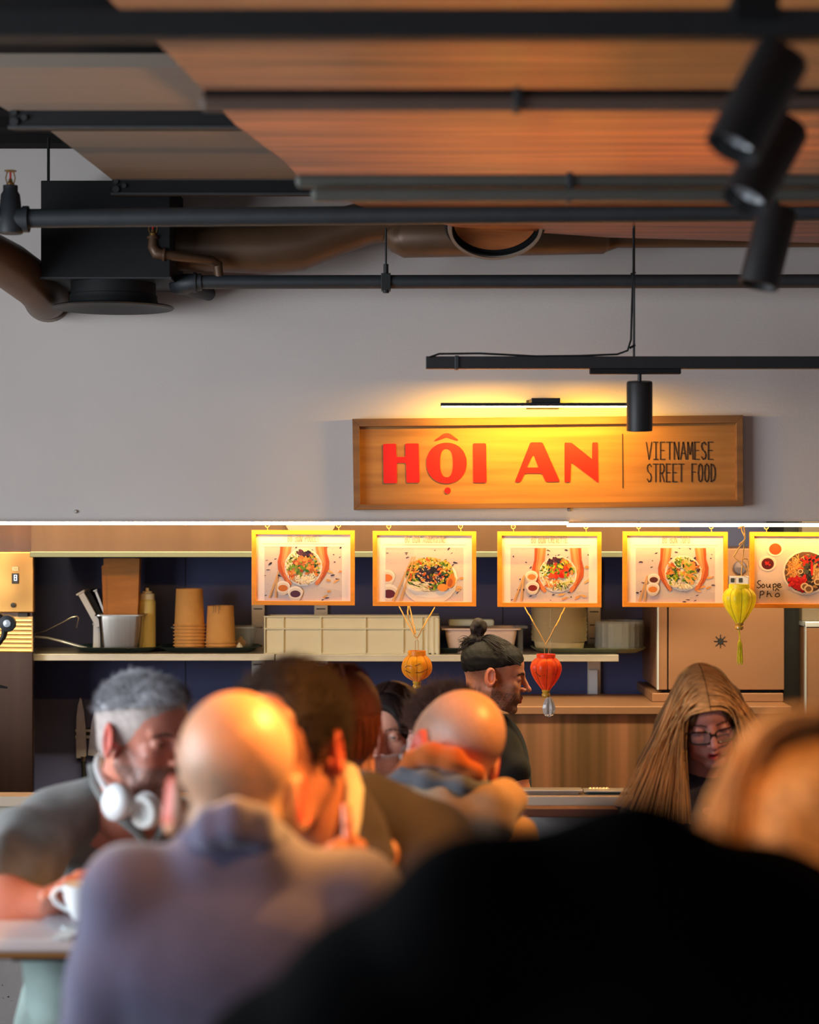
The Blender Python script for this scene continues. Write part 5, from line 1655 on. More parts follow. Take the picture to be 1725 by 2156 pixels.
# fridge at the right edge
t = thing('tall_fridge', 'steel fridge front at the far right edge, a bright left corner', 'fridge', (Xat(1760, YO), YO, 0))
obj('door', MB().box(Xat(1698, YO), 2.4, YO, BY - .002, P(0, 1515, YO).z, P(0, 1322, YO).z), M_fridge, t, bevel=.002)
obj('top_cap', MB().box(Xat(1696, YO), 2.4, YO - .005, BY - .002, P(0, 1320, YO).z, P(0, 1309, YO).z), M_sky_metal, t, bevel=.002)
obj('lower_body', MB().box(Xat(1699, YO), 2.4, YO + .01, BY - .002, 0, P(0, 1517, YO).z), M_navy, t)
obj('upper_unit', MB().box(Xat(1695, YO), 2.4, YO + .05, BY - .002, P(0, 1308, YO).z, 2.4), mat('grey_brown_panel', C(92, 80, 66), .6), t)
obj('edge_strip', MB().box(Xat(1696, YO), Xat(1698, YO), YO - .004, YO + .02, P(0, 1575, YO).z, P(0, 1316, YO).z), M_sky_metal, t)
# dark column between
tag(obj('dark_side_panel', MB().box(Xat(1653, YO + .1), Xat(1686, YO + .1), YO + .12, BY - .002, .9, 2.4), M_blackmat, loc=(Xat(1673, YO), YO + .2, .9)), 'narrow black panel between the oven unit and the fridge', 'panel')
# socket strip
Y = BY - .3
t = thing('socket_box', 'small grey socket box in the gap between the fourth and fifth menus', 'socket', P(1556, 1228, 7.38))
obj('plate', MB().box(Xat(1536, 7.37), Xat(1578, 7.37), 7.37, 7.393, P(0, 1231, 7.37).z, P(0, 1213, 7.37).z), mat('grey_plastic', C(130, 124, 130), .5), t, bevel=.002)
for u in (1543, 1560):
    obj('socket', MB().box(Xat(u - 4, 7.37), Xat(u + 4, 7.37), 7.366, 7.372, P(0, 1225, 7.37).z, P(0, 1217, 7.37).z), M_blackmat, t)
o_ = obj('gauge', MB().lathe([(0, 0), (.024, 0), (.026, .006), (.022, .012), (0, .014)], P(1558, 1195, 7.392), 28, (0, -1, 0)), mat('gauge_grey', C(110, 100, 110), .3, metal=.6), smooth=True, loc=P(1558, 1195, 7.392))
tag(o_, 'small round chrome gauge above the grey socket box', 'gauge')

# ================================================================== COUNTER
YC = 5.7
zc1 = P(0, 1677, YC).z
t = thing('service_counter', 'long speckled concrete service counter with a thin pale ledge', 'counter', (0, YC, 0))
obj('base', MB().box(-2.9, 2.9, YC + .03, YC + .085, 0, zc1 - .05), M_concrete, t)
pc = MB()
rr = random.Random(5)
for _ in range(260):
    x, z = rr.uniform(-1.35, -.2), rr.uniform(.45, zc1 - .08)
    r_ = rr.uniform(.0008, .003)
    pc.lathe([(0, 0), (r_, 0), (r_, .0006), (0, .0006)], (x, YC + .0295, z), 6, (0, -1, 0))
hp = obj('pores', pc, M_blackmat, t)
hp['kind'] = 'stuff'
obj('ledge', MB().box(-2.9, 2.9, YC, YC + .09, zc1 - .03, zc1), mat('pale_ledge', C(206, 184, 160), .45, var=.04), t, bevel=.003)
obj('ledge_strip', MB().box(-2.9, 2.9, YC + .015, YC + .06, zc1 - .05, zc1 - .03), M_shelf, t)
# pass with steel trays (right)
YT = YC + .03
def stray(a, b, y0, y1, label, mm):
    x0, x1 = Xat(a, YT), Xat(b, YT)
    z0_, z1_ = P(0, y1, YT).z, P(0, y0, YT).z
    t = thing('steel_tray', label, 'tray', ((x0 + x1) / 2, YT, zc1), 'steel trays on the pass')
    obj('pan', MB().box(x0 + .01, x1 - .01, YT + .005, YT + .058, zc1, z1_ - .003), mm, t, bevel=.003)
    obj('rim', MB().box(x0, x1, YT, YT + .06, z1_ - .004, z1_), M_sky_metal, t, bevel=.001)
stray(1040, 1228, 1664, 1680, 'long shallow steel tray on the counter in front of the cook', M_steel)
stray(1230, 1420, 1665, 1682, 'steel tray with small shiny bits next to the long-haired woman', mat('teal_steel', C(60, 84, 90), .3, metal=.9))
for i in range(6):
    u = 1244 + i * 7
    c = P(u, 1664, YT + .05)
    o_ = obj('steel_spoon_tip', MB().lathe([(0, 0), (.008, .001), (.009, .004), (.004, .008), (0, .009)], c, 12), M_sky_metal, smooth=True, loc=c)
    tag(o_, 'small shiny metal piece in the right steel tray', 'spoon', 'shiny pieces in the right steel tray')
o_ = obj('dish_rack_front', MB().box(Xat(1100, YC - .06), Xat(1300, YC - .06), YC - .08, YC - .01, P(0, 1712, YC).z, P(0, 1694, YC).z), mat('red_brown_box', C(120, 70, 50), .6, var=.2), bevel=.004, loc=(Xat(1200, YC), YC - .06, P(0, 1712, YC).z))
tag(o_, 'reddish brown box edge below the steel trays at the counter front', 'box')

# ================================================================== TABLE
ty0, ty1 = 3.45, 3.90
zt0 = P(0, 1977, ty0).z
t = thing('high_table', 'high table at the left with a pale top and a wooden underside', 'table', (-.95, 3.65, 0))
obj('tabletop', MB().box(-1.9, -.36, ty0, ty1, zt0 - .024, zt0), mat('pale_laminate', C(214, 206, 208), .4, var=.02), t, bevel=.006)
obj('wood_core', MB().box(-1.89, -.37, ty0 + .008, ty1 - .01, zt0 - .034, zt0 - .023), mat('plywood_core', C(150, 104, 50), .6, var=.1, scale=10, stretch=(.2, 1, 10)), t)
obj('under_frame', MB().box(-1.7, -.45, ty0 + .03, ty1 - .03, zt0 - .042, zt0 - .033).box(Xat(20, ty0), -.45, ty0 + .02, ty0 + .04, zt0 - .043, zt0 - .033), M_blackmat, t)
for x, y in ((-1.65, ty0 + .08), (-1.65, ty1 - .08), (-.5, ty0 + .08), (-.5, ty1 - .08)):
    obj('leg', MB().box(x - .02, x + .02, y - .02, y + .02, 0, zt0 - .04), M_blackmat, t, bevel=.002)
# cup, saucer, napkin
Yq = 3.585
c = P(175, 1932, Yq); c.z = zt0 + .008
t = thing('coffee_cup', 'white coffee cup with a curled handle on its saucer', 'cup', c)
k = Yq / F
obj('cup_body', MB().lathe([(0, 0), (.018, 0), (.02, .004), (.023, .008), (.033, .035), (.036, .06), (.037, .063), (.034, .063), (.03, .03), (.018, .01), (0, .008)], c, 40), M_white, t, smooth=True)
hc = c + Vector((-.036, 0, .04))
obj('handle', MB().tube([hc + Vector((.006, 0, .014)), hc + Vector((-.012, 0, .013)), hc + Vector((-.02, 0, 0)), hc + Vector((-.013, 0, -.012)), hc + Vector((.01, 0, -.026))], [.0045, .0045, .005, .0045, .004], 10), M_white, t, smooth=True)
c = P(128, 1931, Yq); c.x = P(166, 0, Yq).x; c.z = zt0 + .001
sc_ = obj('saucer', MB().lathe([(0, 0), (.035, 0), (.06, .005), (.064, .007), (.06, .008), (.03, .004), (0, .004)], c, 44), mat('grey_saucer', C(170, 170, 178), .3), smooth=True, loc=c)
tag(sc_, 'grey saucer under the white coffee cup', 'saucer')
m = MB()
A = [(112, 1936), (146, 1936), (168, 1940), (160, 1968), (146, 1976), (112, 1976), (136, 1958)]
Yp = 3.47
pts = []
for (u, v) in A:
    Yv_ = F * (CZ - zt0 - .002) / (v - HY)
    pts.append(Vector((Xat(u, Yv_), Yv_, zt0 + .0015)))
n = len(pts)
m.add(pts + [p + Vector((0, 0, .003)) for p in pts], [tuple(range(n)), tuple(range(2 * n - 1, n - 1, -1))] + [(i, (i + 1) % n, n + (i + 1) % n, n + i) for i in range(n)])
tag(obj('paper_napkin', m, mat('white_tissue', C(232, 244, 246), .9, bump=.3, bscale=40), loc=pts[0]), 'crumpled white napkin on the table in front of the cup', 'napkin')
# ================================================================== PEOPLE
def cloth(name, c, c2=None, rough=.85, bump=.35, bs=900, sheen=.25, var=.1):
    return mat(name, C(*c), rough, var=var, scale=14, bump=bump, bscale=bs, sheen=sheen, col2=C(*c2) if c2 else None, spec=.25)
M_trous_mint = cloth('pale_mint_cotton', (196, 222, 216))
M_trous_dark = cloth('dark_trousers', (40, 40, 48))

# ------------------------------------------------ grey-haired man with headphones
YA = 3.9
root = thing('person', 'grey-haired bearded man in a grey linen shirt leaning on the table', 'person', (P(250, 0, 4.05).x, 4.05, 0), None)
MA = frame_at(P(303, 1550, YA), 50, 7, 0)
hs = SDF(.0027)
add_head(hs, MA, 1.0, nose=1.1, ear=1.08, jaw=1.05)
nb = P(268, 1712, 3.98)
add_neck(hs, MA, nb, .059)
bs_ = SDF(.008)
sh_r, sh_l = P(112, 1735, 3.95), P(400, 1765, 4.15)
el_r, wr_r = P(-45, 1893, 3.66), P(98, 1904, 3.63)
el_l, wr_l = P(400, 1930, 3.95), P(235, 1850, 3.70)
che = P(245, 1860, 4.06)
bs_.ell(che, (.14, .10, .2), .03).cap(nb, che, .055, .09, .03).cap(sh_r, sh_l, .05, .05, .03)
bs_.ell((che.x, 4.12, .96), (.15, .11, .14), .04)
bs_.cap(sh_r, el_r, .047, .04, .02).chain([el_r, el_r.lerp(wr_r, .4), wr_r], [.043, .044, .029], .02)
bs_.cap(sh_l, el_l, .047, .04, .02).chain([el_l, wr_l], [.04, .028], .02)
hand = SDF(.0026)
K = lambda px, py, Y: P(px, py, Y)
hand.cap(el_l.lerp(wr_l, .8), wr_l, .03, .029, .01)
add_hand(hand, wr_l, P(182, 1868, 3.66), None, Vector((-.35, -.5, .7)),
         [[K(140, 1856, 3.63), K(112, 1878, 3.62), K(96, 1906, 3.61)], [K(148, 1866, 3.645), K(128, 1888, 3.64), K(121, 1924, 3.635)], [K(160, 1878, 3.665), K(142, 1896, 3.665), K(137, 1925, 3.66)], [K(170, 1888, 3.69), K(155, 1904, 3.69), K(150, 1922, 3.69)]],
         [K(200, 1890, 3.62), K(186, 1905, 3.61)], r=.0088, width=.06)
h2 = SDF(.003)
kn2 = P(150, 1888, 3.73)
add_hand(h2, wr_r, kn2, None, Vector((0, -.4, .6)), [[kn2 + Vector((.04, -.02, .0)), kn2 + Vector((.065, -.025, -.012))], [kn2 + Vector((.045, 0, .0)), kn2 + Vector((.072, 0, -.014))], [kn2 + Vector((.04, .015, -.004)), kn2 + Vector((.064, .015, -.018))], [kn2 + Vector((.034, .03, -.008)), kn2 + Vector((.052, .03, -.02))]], [kn2 + Vector((-.01, -.05, -.004)), kn2 + Vector((.02, -.062, -.01))])
colA = head_col(MA, (222, 146, 124), lips=(176, 92, 80), brows=(88, 70, 62), beard=(98, 84, 78), stubble=((150, 140, 136), .0), ears=(214, 104, 88), cheek=(206, 112, 92))
body = sdf_obj('body', [hs, bs_, hand, h2], M_skin, root, colA)
hr = hair_cap(MA, .0035, face=(.085, .075, .094), fy=-.088, fz=-.032, amp=.0009, freq=230, h=.0026, back=.058, extra=lambda s: s.ell((0, -.045, .086), (.050, .042, .026), .02), side_cut=False).mesh()
sdf_obj('hair', [hr, fuzz(MA, hr, 4600, .009, (0, -1, .25), .0007, .5)], M_hair, body, hair_col((206, 206, 212), var=.4, grey=(120, 118, 122)))
hr = hair_cap(MA, .0012, face=(.085, .072, .094), fy=-.090, fz=-.040, amp=.0003, freq=200, h=.0028, back=-.05, side_cut=False)
sdf_obj('clipped_hair', [hr], M_hair, body, hair_col((204, 190, 184), var=.2))
for x in (-1, 1): eyeball(MA, x, root, (.35, -1, 0), (70, 66, 60))
# shirt
M_linen = cloth('grey_linen', (142, 144, 142), (112, 112, 110), bs=500)
s = SDF(.0055)
s.cap(P(215, 1690, 3.99), sh_r + Vector((0, 0, 0)), .052, .068, .04).cap(P(320, 1705, 4.05), sh_l, .05, .065, .04)
s.ell(che + Vector((0, 0, -.02)), (.18, .125, .2), .04).ell((che.x, 4.12, .99), (.18, .13, .19), .04)
slv = sh_r.lerp(el_r, .74)
s.chain([sh_r, sh_r.lerp(el_r, .4), slv + Vector((.012, 0, .0))], [.070, .078, .082], .03)
s.chain([sh_l, sh_l.lerp(el_l, .7)], [.07, .075], .03)
s.folds(.010, (.75, .3, -.45), 58, 5)
s.wobble(.003, 45, 7)
s.cap(nb + Vector((.01, -.01, -.0)), nb + Vector((.02, -.05, .12)), .060, .078, .01, 's')
s.cap(P(300, 1735, 3.9), P(312, 1790, 3.84), .016, .004, .008, 's')
shirt = sdf_obj('shirt', [s], M_linen, root)
m = MB()
m.tube([P(196, 1612, 4.03), P(205, 1655, 3.93), P(235, 1705, 3.89), P(285, 1745, 3.87), P(318, 1790, 3.86)], [.012, .014, .016, .015, .008], 10, flat=.5)
obj('collar', m, M_linen, shirt, smooth=True)
m = MB().tube([P(322, 1775, 3.88), P(345, 1745, 3.9), P(372, 1700, 3.95)], [.008, .015, .014], 10, flat=.5)
obj('collar', m, M_linen, shirt, smooth=True)
for v in (1772, 1822): obj('shirt_button', MB().lathe([(0, 0), (.006, 0), (.005, .003), (0, .003)], P(300, v, 3.865), 14, (0, -1, 0)), M_whiteplastic, shirt)
lower_body(root, (che.x, 4.14, 0), (.15, -1, 0), M_trous_mint, side=.12, knee_d=.46)
kn = SDF(.007)
ka, kb = Vector((P(190, 0, 3.8).x, 4.05, .93)), P(125, 2025, 3.68)
kn.chain([ka, kb, P(125, 2110, 3.66), P(135, 2260, 3.75)], [.085, .062, .052, .047], .03)
kn.folds(.004, (.3, 0, 1), 70, 8)
sdf_obj('trouser_knee', [kn], M_trous_mint, root)
stool(che.x, 4.16, 'round bar stool under the grey-haired man')
# headphones
t = thing('headphones', 'white over-ear headphones resting round the grey-haired man\'s neck', 'headphones', P(275, 1690, 3.86))
ban = [P(232, 1668, 3.845), P(214, 1640, 3.88), P(206, 1612, 3.95), P(215, 1590, 4.03), P(250, 1582, 4.09), P(300, 1590, 4.10), P(345, 1625, 4.06), P(362, 1665, 3.98), P(352, 1690, 3.92)]
sm = [ban[0]]
for i in range(len(ban) - 1):
    a, b_, c_, d_ = ban[max(i - 1, 0)], ban[i], ban[i + 1], ban[min(i + 2, len(ban) - 1)]
    for q in (1 / 4, .5, .75, 1):
        sm.append(.5 * ((2 * b_) + (-a + c_) * q + (2 * a - 5 * b_ + 4 * c_ - d_) * q * q + (-a + 3 * b_ - 3 * c_ + d_) * q ** 3))
obj('headband', MB().tube(sm, .0085, 14, flat=.55), M_whiteplastic, t, smooth=True)
def cupp(c, ax, nm):
    ax = Vector(ax).normalized()
    c = Vector(c)
    pr = [(0, .013), (.020, .0125), (.031, .009), (.036, .003), (.037, -.002), (.034, -.006)]
    e = obj('ear_cup', MB().lathe(pr, c, 36, ax), M_whiteplastic, t, smooth='full')
    pr = [(.033, -.004), (.035, -.010), (.033, -.018), (.026, -.021), (.018, -.018), (.016, -.010), (0, -.009)]
    obj('cushion', MB().lathe(pr, c, 36, ax), mat('soft_white_cushion', C(206, 208, 206), .7, bump=.2), e, smooth='full')
cupp(P(243, 1689, 3.80), (-.62, -.75, .12), 'l')
cupp(P(311, 1706, 3.80), (.45, .75, .1), 'r')

# ------------------------------------------------ bald man, back to the camera
root = thing('person', 'bald man in a navy-purple jacket seen from behind, largest figure left of centre', 'person', (P(505, 0, 2.6).x, 2.6, 0))
MBd = frame_at(P(497, 1652, 2.70), 184, 12, 0) @ Matrix.Scale(1, 4)
scB = 1.06
hs = SDF(.003)
add_head(hs, MBd, scB, nose=1.0, ear=1.15, jaw=1.08, ez=-.022)
nb = P(500, 1840, 2.70)
add_neck(hs, MBd, nb, .063)
hs.cap(P(450, 1668, 2.645), P(545, 1666, 2.645), .011, .011, .010)
hs.cap(P(455, 1690, 2.645), P(548, 1688, 2.645), .010, .010, .010)
bs_ = SDF(.01)
shl, shr = P(270, 1878, 2.61), P(752, 1892, 2.63)
che = P(505, 2080, 2.60)
ell_, elr = P(190, 2250, 2.60), P(870, 2240, 2.70)
wl, wr = P(300, 2190, 2.98), P(640, 2190, 2.98)
bs_.cap(nb, P(505, 2000, 2.6), .055, .06, .02).cap(shl, shr, .035, .035, .02).ell(P(505, 2120, 2.6), (.13, .08, .12), .02).ell((che.x, 2.6, .92), (.15, .11, .14), .04)
bs_.chain([shl, ell_, wl], [.045, .038, .027], .02).chain([shr, elr, wr], [.045, .038, .027], .02)
hL = SDF(.0035)
for w_ in (wl, wr):
    k_ = w_ + Vector((.0, .085, -.005))
    add_hand(hL, w_, k_, None, Vector((1, 0, 0)), [[k_ + Vector((x, .035, -.005)), k_ + Vector((x, .06, -.015))] for x in (.03, .01, -.01, -.03)], [k_ + Vector((.05, -.01, 0)), k_ + Vector((.055, .02, -.01))])
_cb = head_col(MBd, (226, 166, 130), ears=(222, 96, 72), stubble=None, scale=scB)
_mb = np.array(MBd.inverted())
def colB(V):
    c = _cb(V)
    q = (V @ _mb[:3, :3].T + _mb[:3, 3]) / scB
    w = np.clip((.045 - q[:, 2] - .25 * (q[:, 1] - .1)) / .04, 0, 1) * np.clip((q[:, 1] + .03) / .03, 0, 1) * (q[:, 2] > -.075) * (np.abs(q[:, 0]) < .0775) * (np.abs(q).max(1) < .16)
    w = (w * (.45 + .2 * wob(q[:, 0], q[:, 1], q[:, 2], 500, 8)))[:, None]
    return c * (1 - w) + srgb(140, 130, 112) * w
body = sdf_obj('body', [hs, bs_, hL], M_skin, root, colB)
M_jackB = cloth('navy_wool', (98, 92, 122), (84, 80, 108), bs=700, sheen=.6, bump=.2)
s = SDF(.006)
s.ell(P(505, 2070, 2.62), (.195, .105, .17), .03).ell((che.x, 2.62, 1.02), (.18, .12, .24), .06)
s.cap(shl, shr, .056, .056, .03).cap(P(330, 2010, 2.62), P(690, 2010, 2.63), .085, .085, .05)
s.cap(P(425, 1832, 2.62), shl, .040, .054, .025).cap(P(575, 1832, 2.62), shr, .042, .054, .025)
s.cap(P(450, 1812, 2.61), P(550, 1812, 2.61), .058, .058, .02)
s.chain([shl, shl.lerp(ell_, .5), ell_, ell_.lerp(wl, .9)], [.058, .052, .050, .042], .03)
s.chain([shr, shr.lerp(elr, .5), elr, elr.lerp(wr, .9)], [.066, .064, .058, .042], .02)
s.folds(.0032, (.25, 0, 1), 30, 11)
s.wobble(.0035, 22, 3)
jk = sdf_obj('jacket', [s], M_jackB, root)
s = SDF(.005)
co = [P(384, 1806, 2.63), P(406, 1764, 2.595), P(446, 1727, 2.57), P(497, 1712, 2.56), P(549, 1726, 2.57), P(588, 1764, 2.595), P(612, 1812, 2.63)]
s.chain(co, [.011, .013, .015, .016, .015, .013, .011], .02)
s.chain([c + Vector((0, -.002 + .0 * i, -.020)) for i, c in enumerate(co)], [.012, .015, .018, .02, .018, .015, .012], .012)
sdf_obj('collar', [s], M_jackB, jk)
lower_body(root, (che.x, 2.62, 0), (.0, 1, 0), M_trous_dark, side=.11)
stool(che.x, 2.60, 'round bar stool under the bald man in the navy jacket')

# ------------------------------------------------ man in brown-grey blazer facing the camera side
root = thing('person', 'man in a brown-grey blazer and cream collar right behind the largest bald man', 'person', (P(770, 0, 3.3).x, 3.3, 0))
MC = frame_at(P(603, 1572, 3.17), -27, 16, 4)
scC = 1.07
hs = SDF(.003)
add_head(hs, MC, scC, eyes='down', ear=1.12, jaw=1.1)
nb = P(700, 1775, 3.25)
hs.cap(MC @ Vector((0, .02, -.05)), nb, .066, .07, .03)
bs_ = SDF(.01)
shl, shr = P(540, 1870, 3.2), P(912, 1775, 3.3)
che = P(760, 1960, 3.33)
elr, wrr = P(950, 2080, 3.15), P(724, 1872, 3.0)
ell_, wl = P(500, 2060, 3.1), P(640, 2010, 2.95)
bs_.cap(nb, che, .055, .07, .03).cap(shl, shr, .035, .035, .03).ell(che, (.14, .1, .14), .03).ell((che.x, 3.34, .92), (.15, .11, .14), .04)
bs_.chain([shr, elr, wrr], [.045, .038, .028], .02).chain([shl, ell_, wl], [.045, .038, .028], .02)
hc = SDF(.0028)
kn_ = P(716, 1796, 2.965)
hc.cap(elr.lerp(wrr, .85), wrr, .03, .028, .01)
add_hand(hc, wrr, kn_, None, Vector((.85, -.2, .3)),
         [[P(734, 1760, 2.955), P(732, 1728, 2.955), P(729, 1700, 2.96)], [P(716, 1776, 2.93), P(700, 1790, 2.915), P(706, 1806, 2.925)], [P(700, 1784, 2.935), P(688, 1800, 2.92), P(696, 1816, 2.93)], [P(686, 1794, 2.945), P(678, 1810, 2.935), P(688, 1824, 2.945)]],
         [P(744, 1830, 2.945), P(738, 1806, 2.93), P(726, 1790, 2.925)], width=.062)
hL = SDF(.0035)
k_ = wl + Vector((-.03, .0, -.07))
add_hand(hL, wl, k_, None, Vector((0, 1, 0)), [[k_ + Vector((-.03, x, -.02)), k_ + Vector((-.04, x, -.045))] for x in (.03, .01, -.01, -.03)], [k_ + Vector((0, .05, -.01)), k_ + Vector((-.01, .055, -.03))])
colC = head_col(MC, (214, 140, 104), lips=(170, 84, 70), brows=(84, 56, 40), ears=(224, 106, 76), stubble=((120, 90, 70), .035), scale=scC)
body = sdf_obj('body', [hs, bs_, hc, hL], M_skin, root, colC)
hr = hair_cap(MC, .004, face=(.071, .105, .115), fy=-.096, fz=.003, amp=.0012, freq=200, h=.003, back=-.03, sc=scC).mesh()
sdf_obj('hair', [hr, fuzz(MC, hr, 4200, .018, (.2, .9, .3), .0009, .22)], M_hair, body, hair_col((40, 28, 22), grey=(60, 46, 38)))
M_blazC = cloth('brown_grey_wool', (82, 74, 76), (68, 62, 64), bs=700)
s = SDF(.006)
s.ell(che + Vector((0, 0, .0)), (.185, .12, .17), .03).ell((che.x, 3.34, .98), (.18, .13, .22), .04)
s.cap(P(762, 1690, 3.32), shr, .056, .060, .03).cap(P(640, 1810, 3.28), shl, .045, .058, .03)
s.ell(P(800, 1790, 3.34), (.09, .07, .06), .03)
s.chain([shr, shr.lerp(elr, .5), elr, elr.lerp(wrr, .86)], [.07, .066, .058, .042], .02)
s.chain([shl, shl.lerp(ell_, .5), ell_, ell_.lerp(wl, .86)], [.07, .066, .058, .042], .02)
s.folds(.004, (1, 0, .5), 38, 21)
s.cap(P(690, 1790, 3.17), P(720, 1560, 3.2), .075, .09, .012, 's')
jk = sdf_obj('blazer', [s], M_blazC, root)
lp = MB()
lp.tube([P(752, 1655, 3.27), P(775, 1725, 3.19), P(790, 1800, 3.15), P(770, 1900, 3.14)], [.016, .028, .034, .02], 12, flat=.25)
obj('lapel', lp, M_blazC, jk, smooth=True)
lp = MB()
lp.tube([P(712, 1600, 3.27), P(738, 1618, 3.22), P(748, 1660, 3.18), P(744, 1720, 3.15), P(736, 1790, 3.14)], [.008, .012, .014, .013, .009], 12, flat=.45)
obj('shirt_collar', lp, cloth('cream_shirt_cotton', (236, 222, 196), bump=.1), root, smooth=True)
obj('blazer_button', MB().lathe([(0, 0), (.008, 0), (.007, .004), (0, .004)], P(800, 1762, 3.195), 14, (0, -1, 0)), M_blackmat, jk)
lower_body(root, (che.x, 3.36, 0), (.8, -.5, 0), M_trous_dark, side=.11, knee_d=.36)
stool(che.x, 3.36, 'round bar stool under the man in the brown-grey blazer')

# ------------------------------------------------ generic seated figure behind
def figure(label, M, nb, che, shl, shr, sc, headkw, colf, cloth_m, garment, seatfwd, fine=.0034, neck_r=.05, armdrop=.26, hw=1.0):
    root = thing('person', label, 'person', (che.x, che.y, 0))
    pz = nb.z - .46
    hs = SDF(fine); add_head(hs, M, sc, **headkw)
    hs.cap(M @ Vector((0, .02, -.05)), nb, neck_r, neck_r * 1.15, .025)
    bs_ = SDF(.011)
    bs_.cap(nb, che, .044, .06, .03).cap(shl, shr, .032, .032, .02).ell(che, (.12 * hw, .08, .14), .03).ell((che.x, che.y, pz), (.14, .11, .14), .04)
    f = Vector(seatfwd).normalized()
    arms = []
    for k, sh in ((-1, shl), (1, shr)):
        e = sh + Vector((0, 0, -armdrop)) + f * .06 + (sh - nb).normalized() * .05
        w = e + f * .2 + (nb - sh) * .35 + Vector((0, 0, .04))
        arms.append((sh, e, w))
        bs_.chain([sh, e, w], [.04, .034, .024], .02)
        kn = w + f * .08
        sx = Vector((-f.y, f.x, 0))
        add_hand(bs_, w, kn, None, sx * -k, [[kn + f * .035 + sx * q + Vector((0, 0, -.006)), kn + f * .06 + sx * q + Vector((0, 0, -.018))] for q in (-.03 * k, -.01 * k, .01 * k, .03 * k)], [kn + sx * -.05 * k, kn + sx * -.052 * k + f * .025])
    body = sdf_obj('body', [hs, bs_], M_skin, root, colf)
    s = SDF(.007)
    s.ell(che + Vector((0, 0, -.02)), (.16 * hw, .11, .17), .03).ell((che.x, che.y, pz + .03), (.16, .12, .2), .04)
    up = nb + Vector((0, 0, -.02))
    for sh, e, w in arms:
        s.cap(up, sh, .052, .055, .04)
        s.chain([sh, e, e.lerp(w, .8)], [.058, .052, .04], .02)
    s.folds(.0035, (.4, .2, .8), 50, 13)
    s.cap(nb + Vector((0, 0, .02)), nb + Vector((0, 0, .12)), neck_r * 1.1, neck_r * 1.5, .01, 's')
    g = sdf_obj(garment, [s], cloth_m, root)
    lower_body(root, (che.x, che.y, 0), seatfwd, M_trous_dark, side=.1, seat=pz - .12, knee_d=.34)
    stool(che.x, che.y, 'round bar stool under the ' + label.split(',')[0], pz - .135)
    return root, body, g

# woman with red-brown bob, from behind
YD_ = 4.3
MD = frame_at(P(722, 1520, YD_), 160, 4, 0)
root, body, g = figure('woman with a smooth red-brown bob seen from behind, between two men', MD, P(735, 1640, 4.3), P(745, 1810, 4.32), P(610, 1730, 4.32), P(860, 1745, 4.32), .98,
                       dict(fem=True, eyes='down', ear=0), head_col(MD, (214, 150, 120)), cloth('mauve_knit', (92, 62, 74), bump=.6, bs=200), 'jumper', (.1, 1, 0))
s = SDF(.004); s.M = MD
s.ell((0, .03, .02), (.092, .108, .105), .02).ell((0, .045, -.04), (.088, .085, .05), .03)
s.ell((0, -.105, -.03), (.07, .07, .1), .01, 's').ell((0, 0, -.13), (.075, .075, .055), .01, 's')
s.wobble(.0008, 160, 3); s.plane((0, 0, -.078), (0, 0, -1)); s.M = None
hbob = sdf_obj('hair', [s], M_hair, body, hair_col((82, 36, 20), var=.5))
cv = []
rr = random.Random(12)
for i in range(260):
    a = rr.uniform(-.3, PI + .3)
    rx, ry = .093, .109
    e = Vector((rx * math.cos(a), .03 + ry * math.sin(a), -.074 + rr.uniform(-.004, .002)))
    t0 = Vector((rr.uniform(-.01, .01), .0 + rr.uniform(-.04, .06), .127))
    m1 = Vector((rx * .8 * math.cos(a), .03 + ry * .8 * math.sin(a), .122)); m2 = Vector((rx * 1.14 * math.cos(a), .03 + ry * 1.14 * math.sin(a), .02))
    cv.append(bez(MD @ t0, MD @ m1, MD @ m2, MD @ e, 12))
sdf_obj('hair_strands', [strands(cv, .0013, None, '', None, None)], M_hair, hbob, hair_col((104, 46, 22), var=.6))

# woman facing, dark hair parted in the middle
YE = 5.0
ME = frame_at(P(824, 1543, YE), -16, 3, 0)
root, body, g = figure('dark-haired woman with a middle parting facing the camera, her lower face hidden', ME, P(832, 1655, 5.04), P(835, 1800, 5.1), P(735, 1730, 5.1), P(925, 1735, 5.1), .97,
                       dict(fem=True, eyes='open', ear=0), head_col(ME, (226, 164, 138), lips=(190, 90, 84), brows=(110, 78, 66), cheek=(222, 140, 120), bt=.0028), cloth('dark_brown_knit', (70, 48, 40), bump=.5, bs=220), 'jumper', (-1, -.2, 0))
for x in (-1, 1): eyeball(ME, x, root, (.1, -1, 0), (80, 70, 60), .97)
def longhair(s):
    s.ell((-.062, .01, -.03), (.03, .06, .09), .02).ell((.066, .01, -.03), (.034, .06, .09), .02)
s = SDF(.0032); s.M = ME
s.ell((0, .018, .036), (.084, .104, .092), .01).ell((0, -.03, .046), (.072, .064, .065), .02)
longhair(s)
s.ell((0, -.105, -.055), (.062, .07, .118), .008, 's').ell((0, -.115, .0), (.058, .06, .085), .01, 's')
s.wobble(.001, 150, 3); s.plane((0, 0, -.12), (0, 0, -1)); s.M = None
hb = sdf_obj('hair', [s], M_hair, body, hair_col((34, 22, 20), var=.5))
cv = []
for i in range(220):
    k = rr.choice((-1, 1)); y0 = rr.uniform(-.07, .07)
    t0 = Vector((.002 * k, y0, .130 - abs(y0) * .25)); e = Vector((k * rr.uniform(.070, .096), rr.uniform(-.03, .05), -.12))
    cv.append(bez(ME @ t0, ME @ Vector((k * .07, y0 - .012, .128)), ME @ Vector((k * .105, y0 * .8, .03)), ME @ e, 12))
sdf_obj('hair_strands', [strands(cv, .0012, None, '', None, None)], M_hair, hb, hair_col((52, 30, 24), var=.6))
s = SDF(.006)
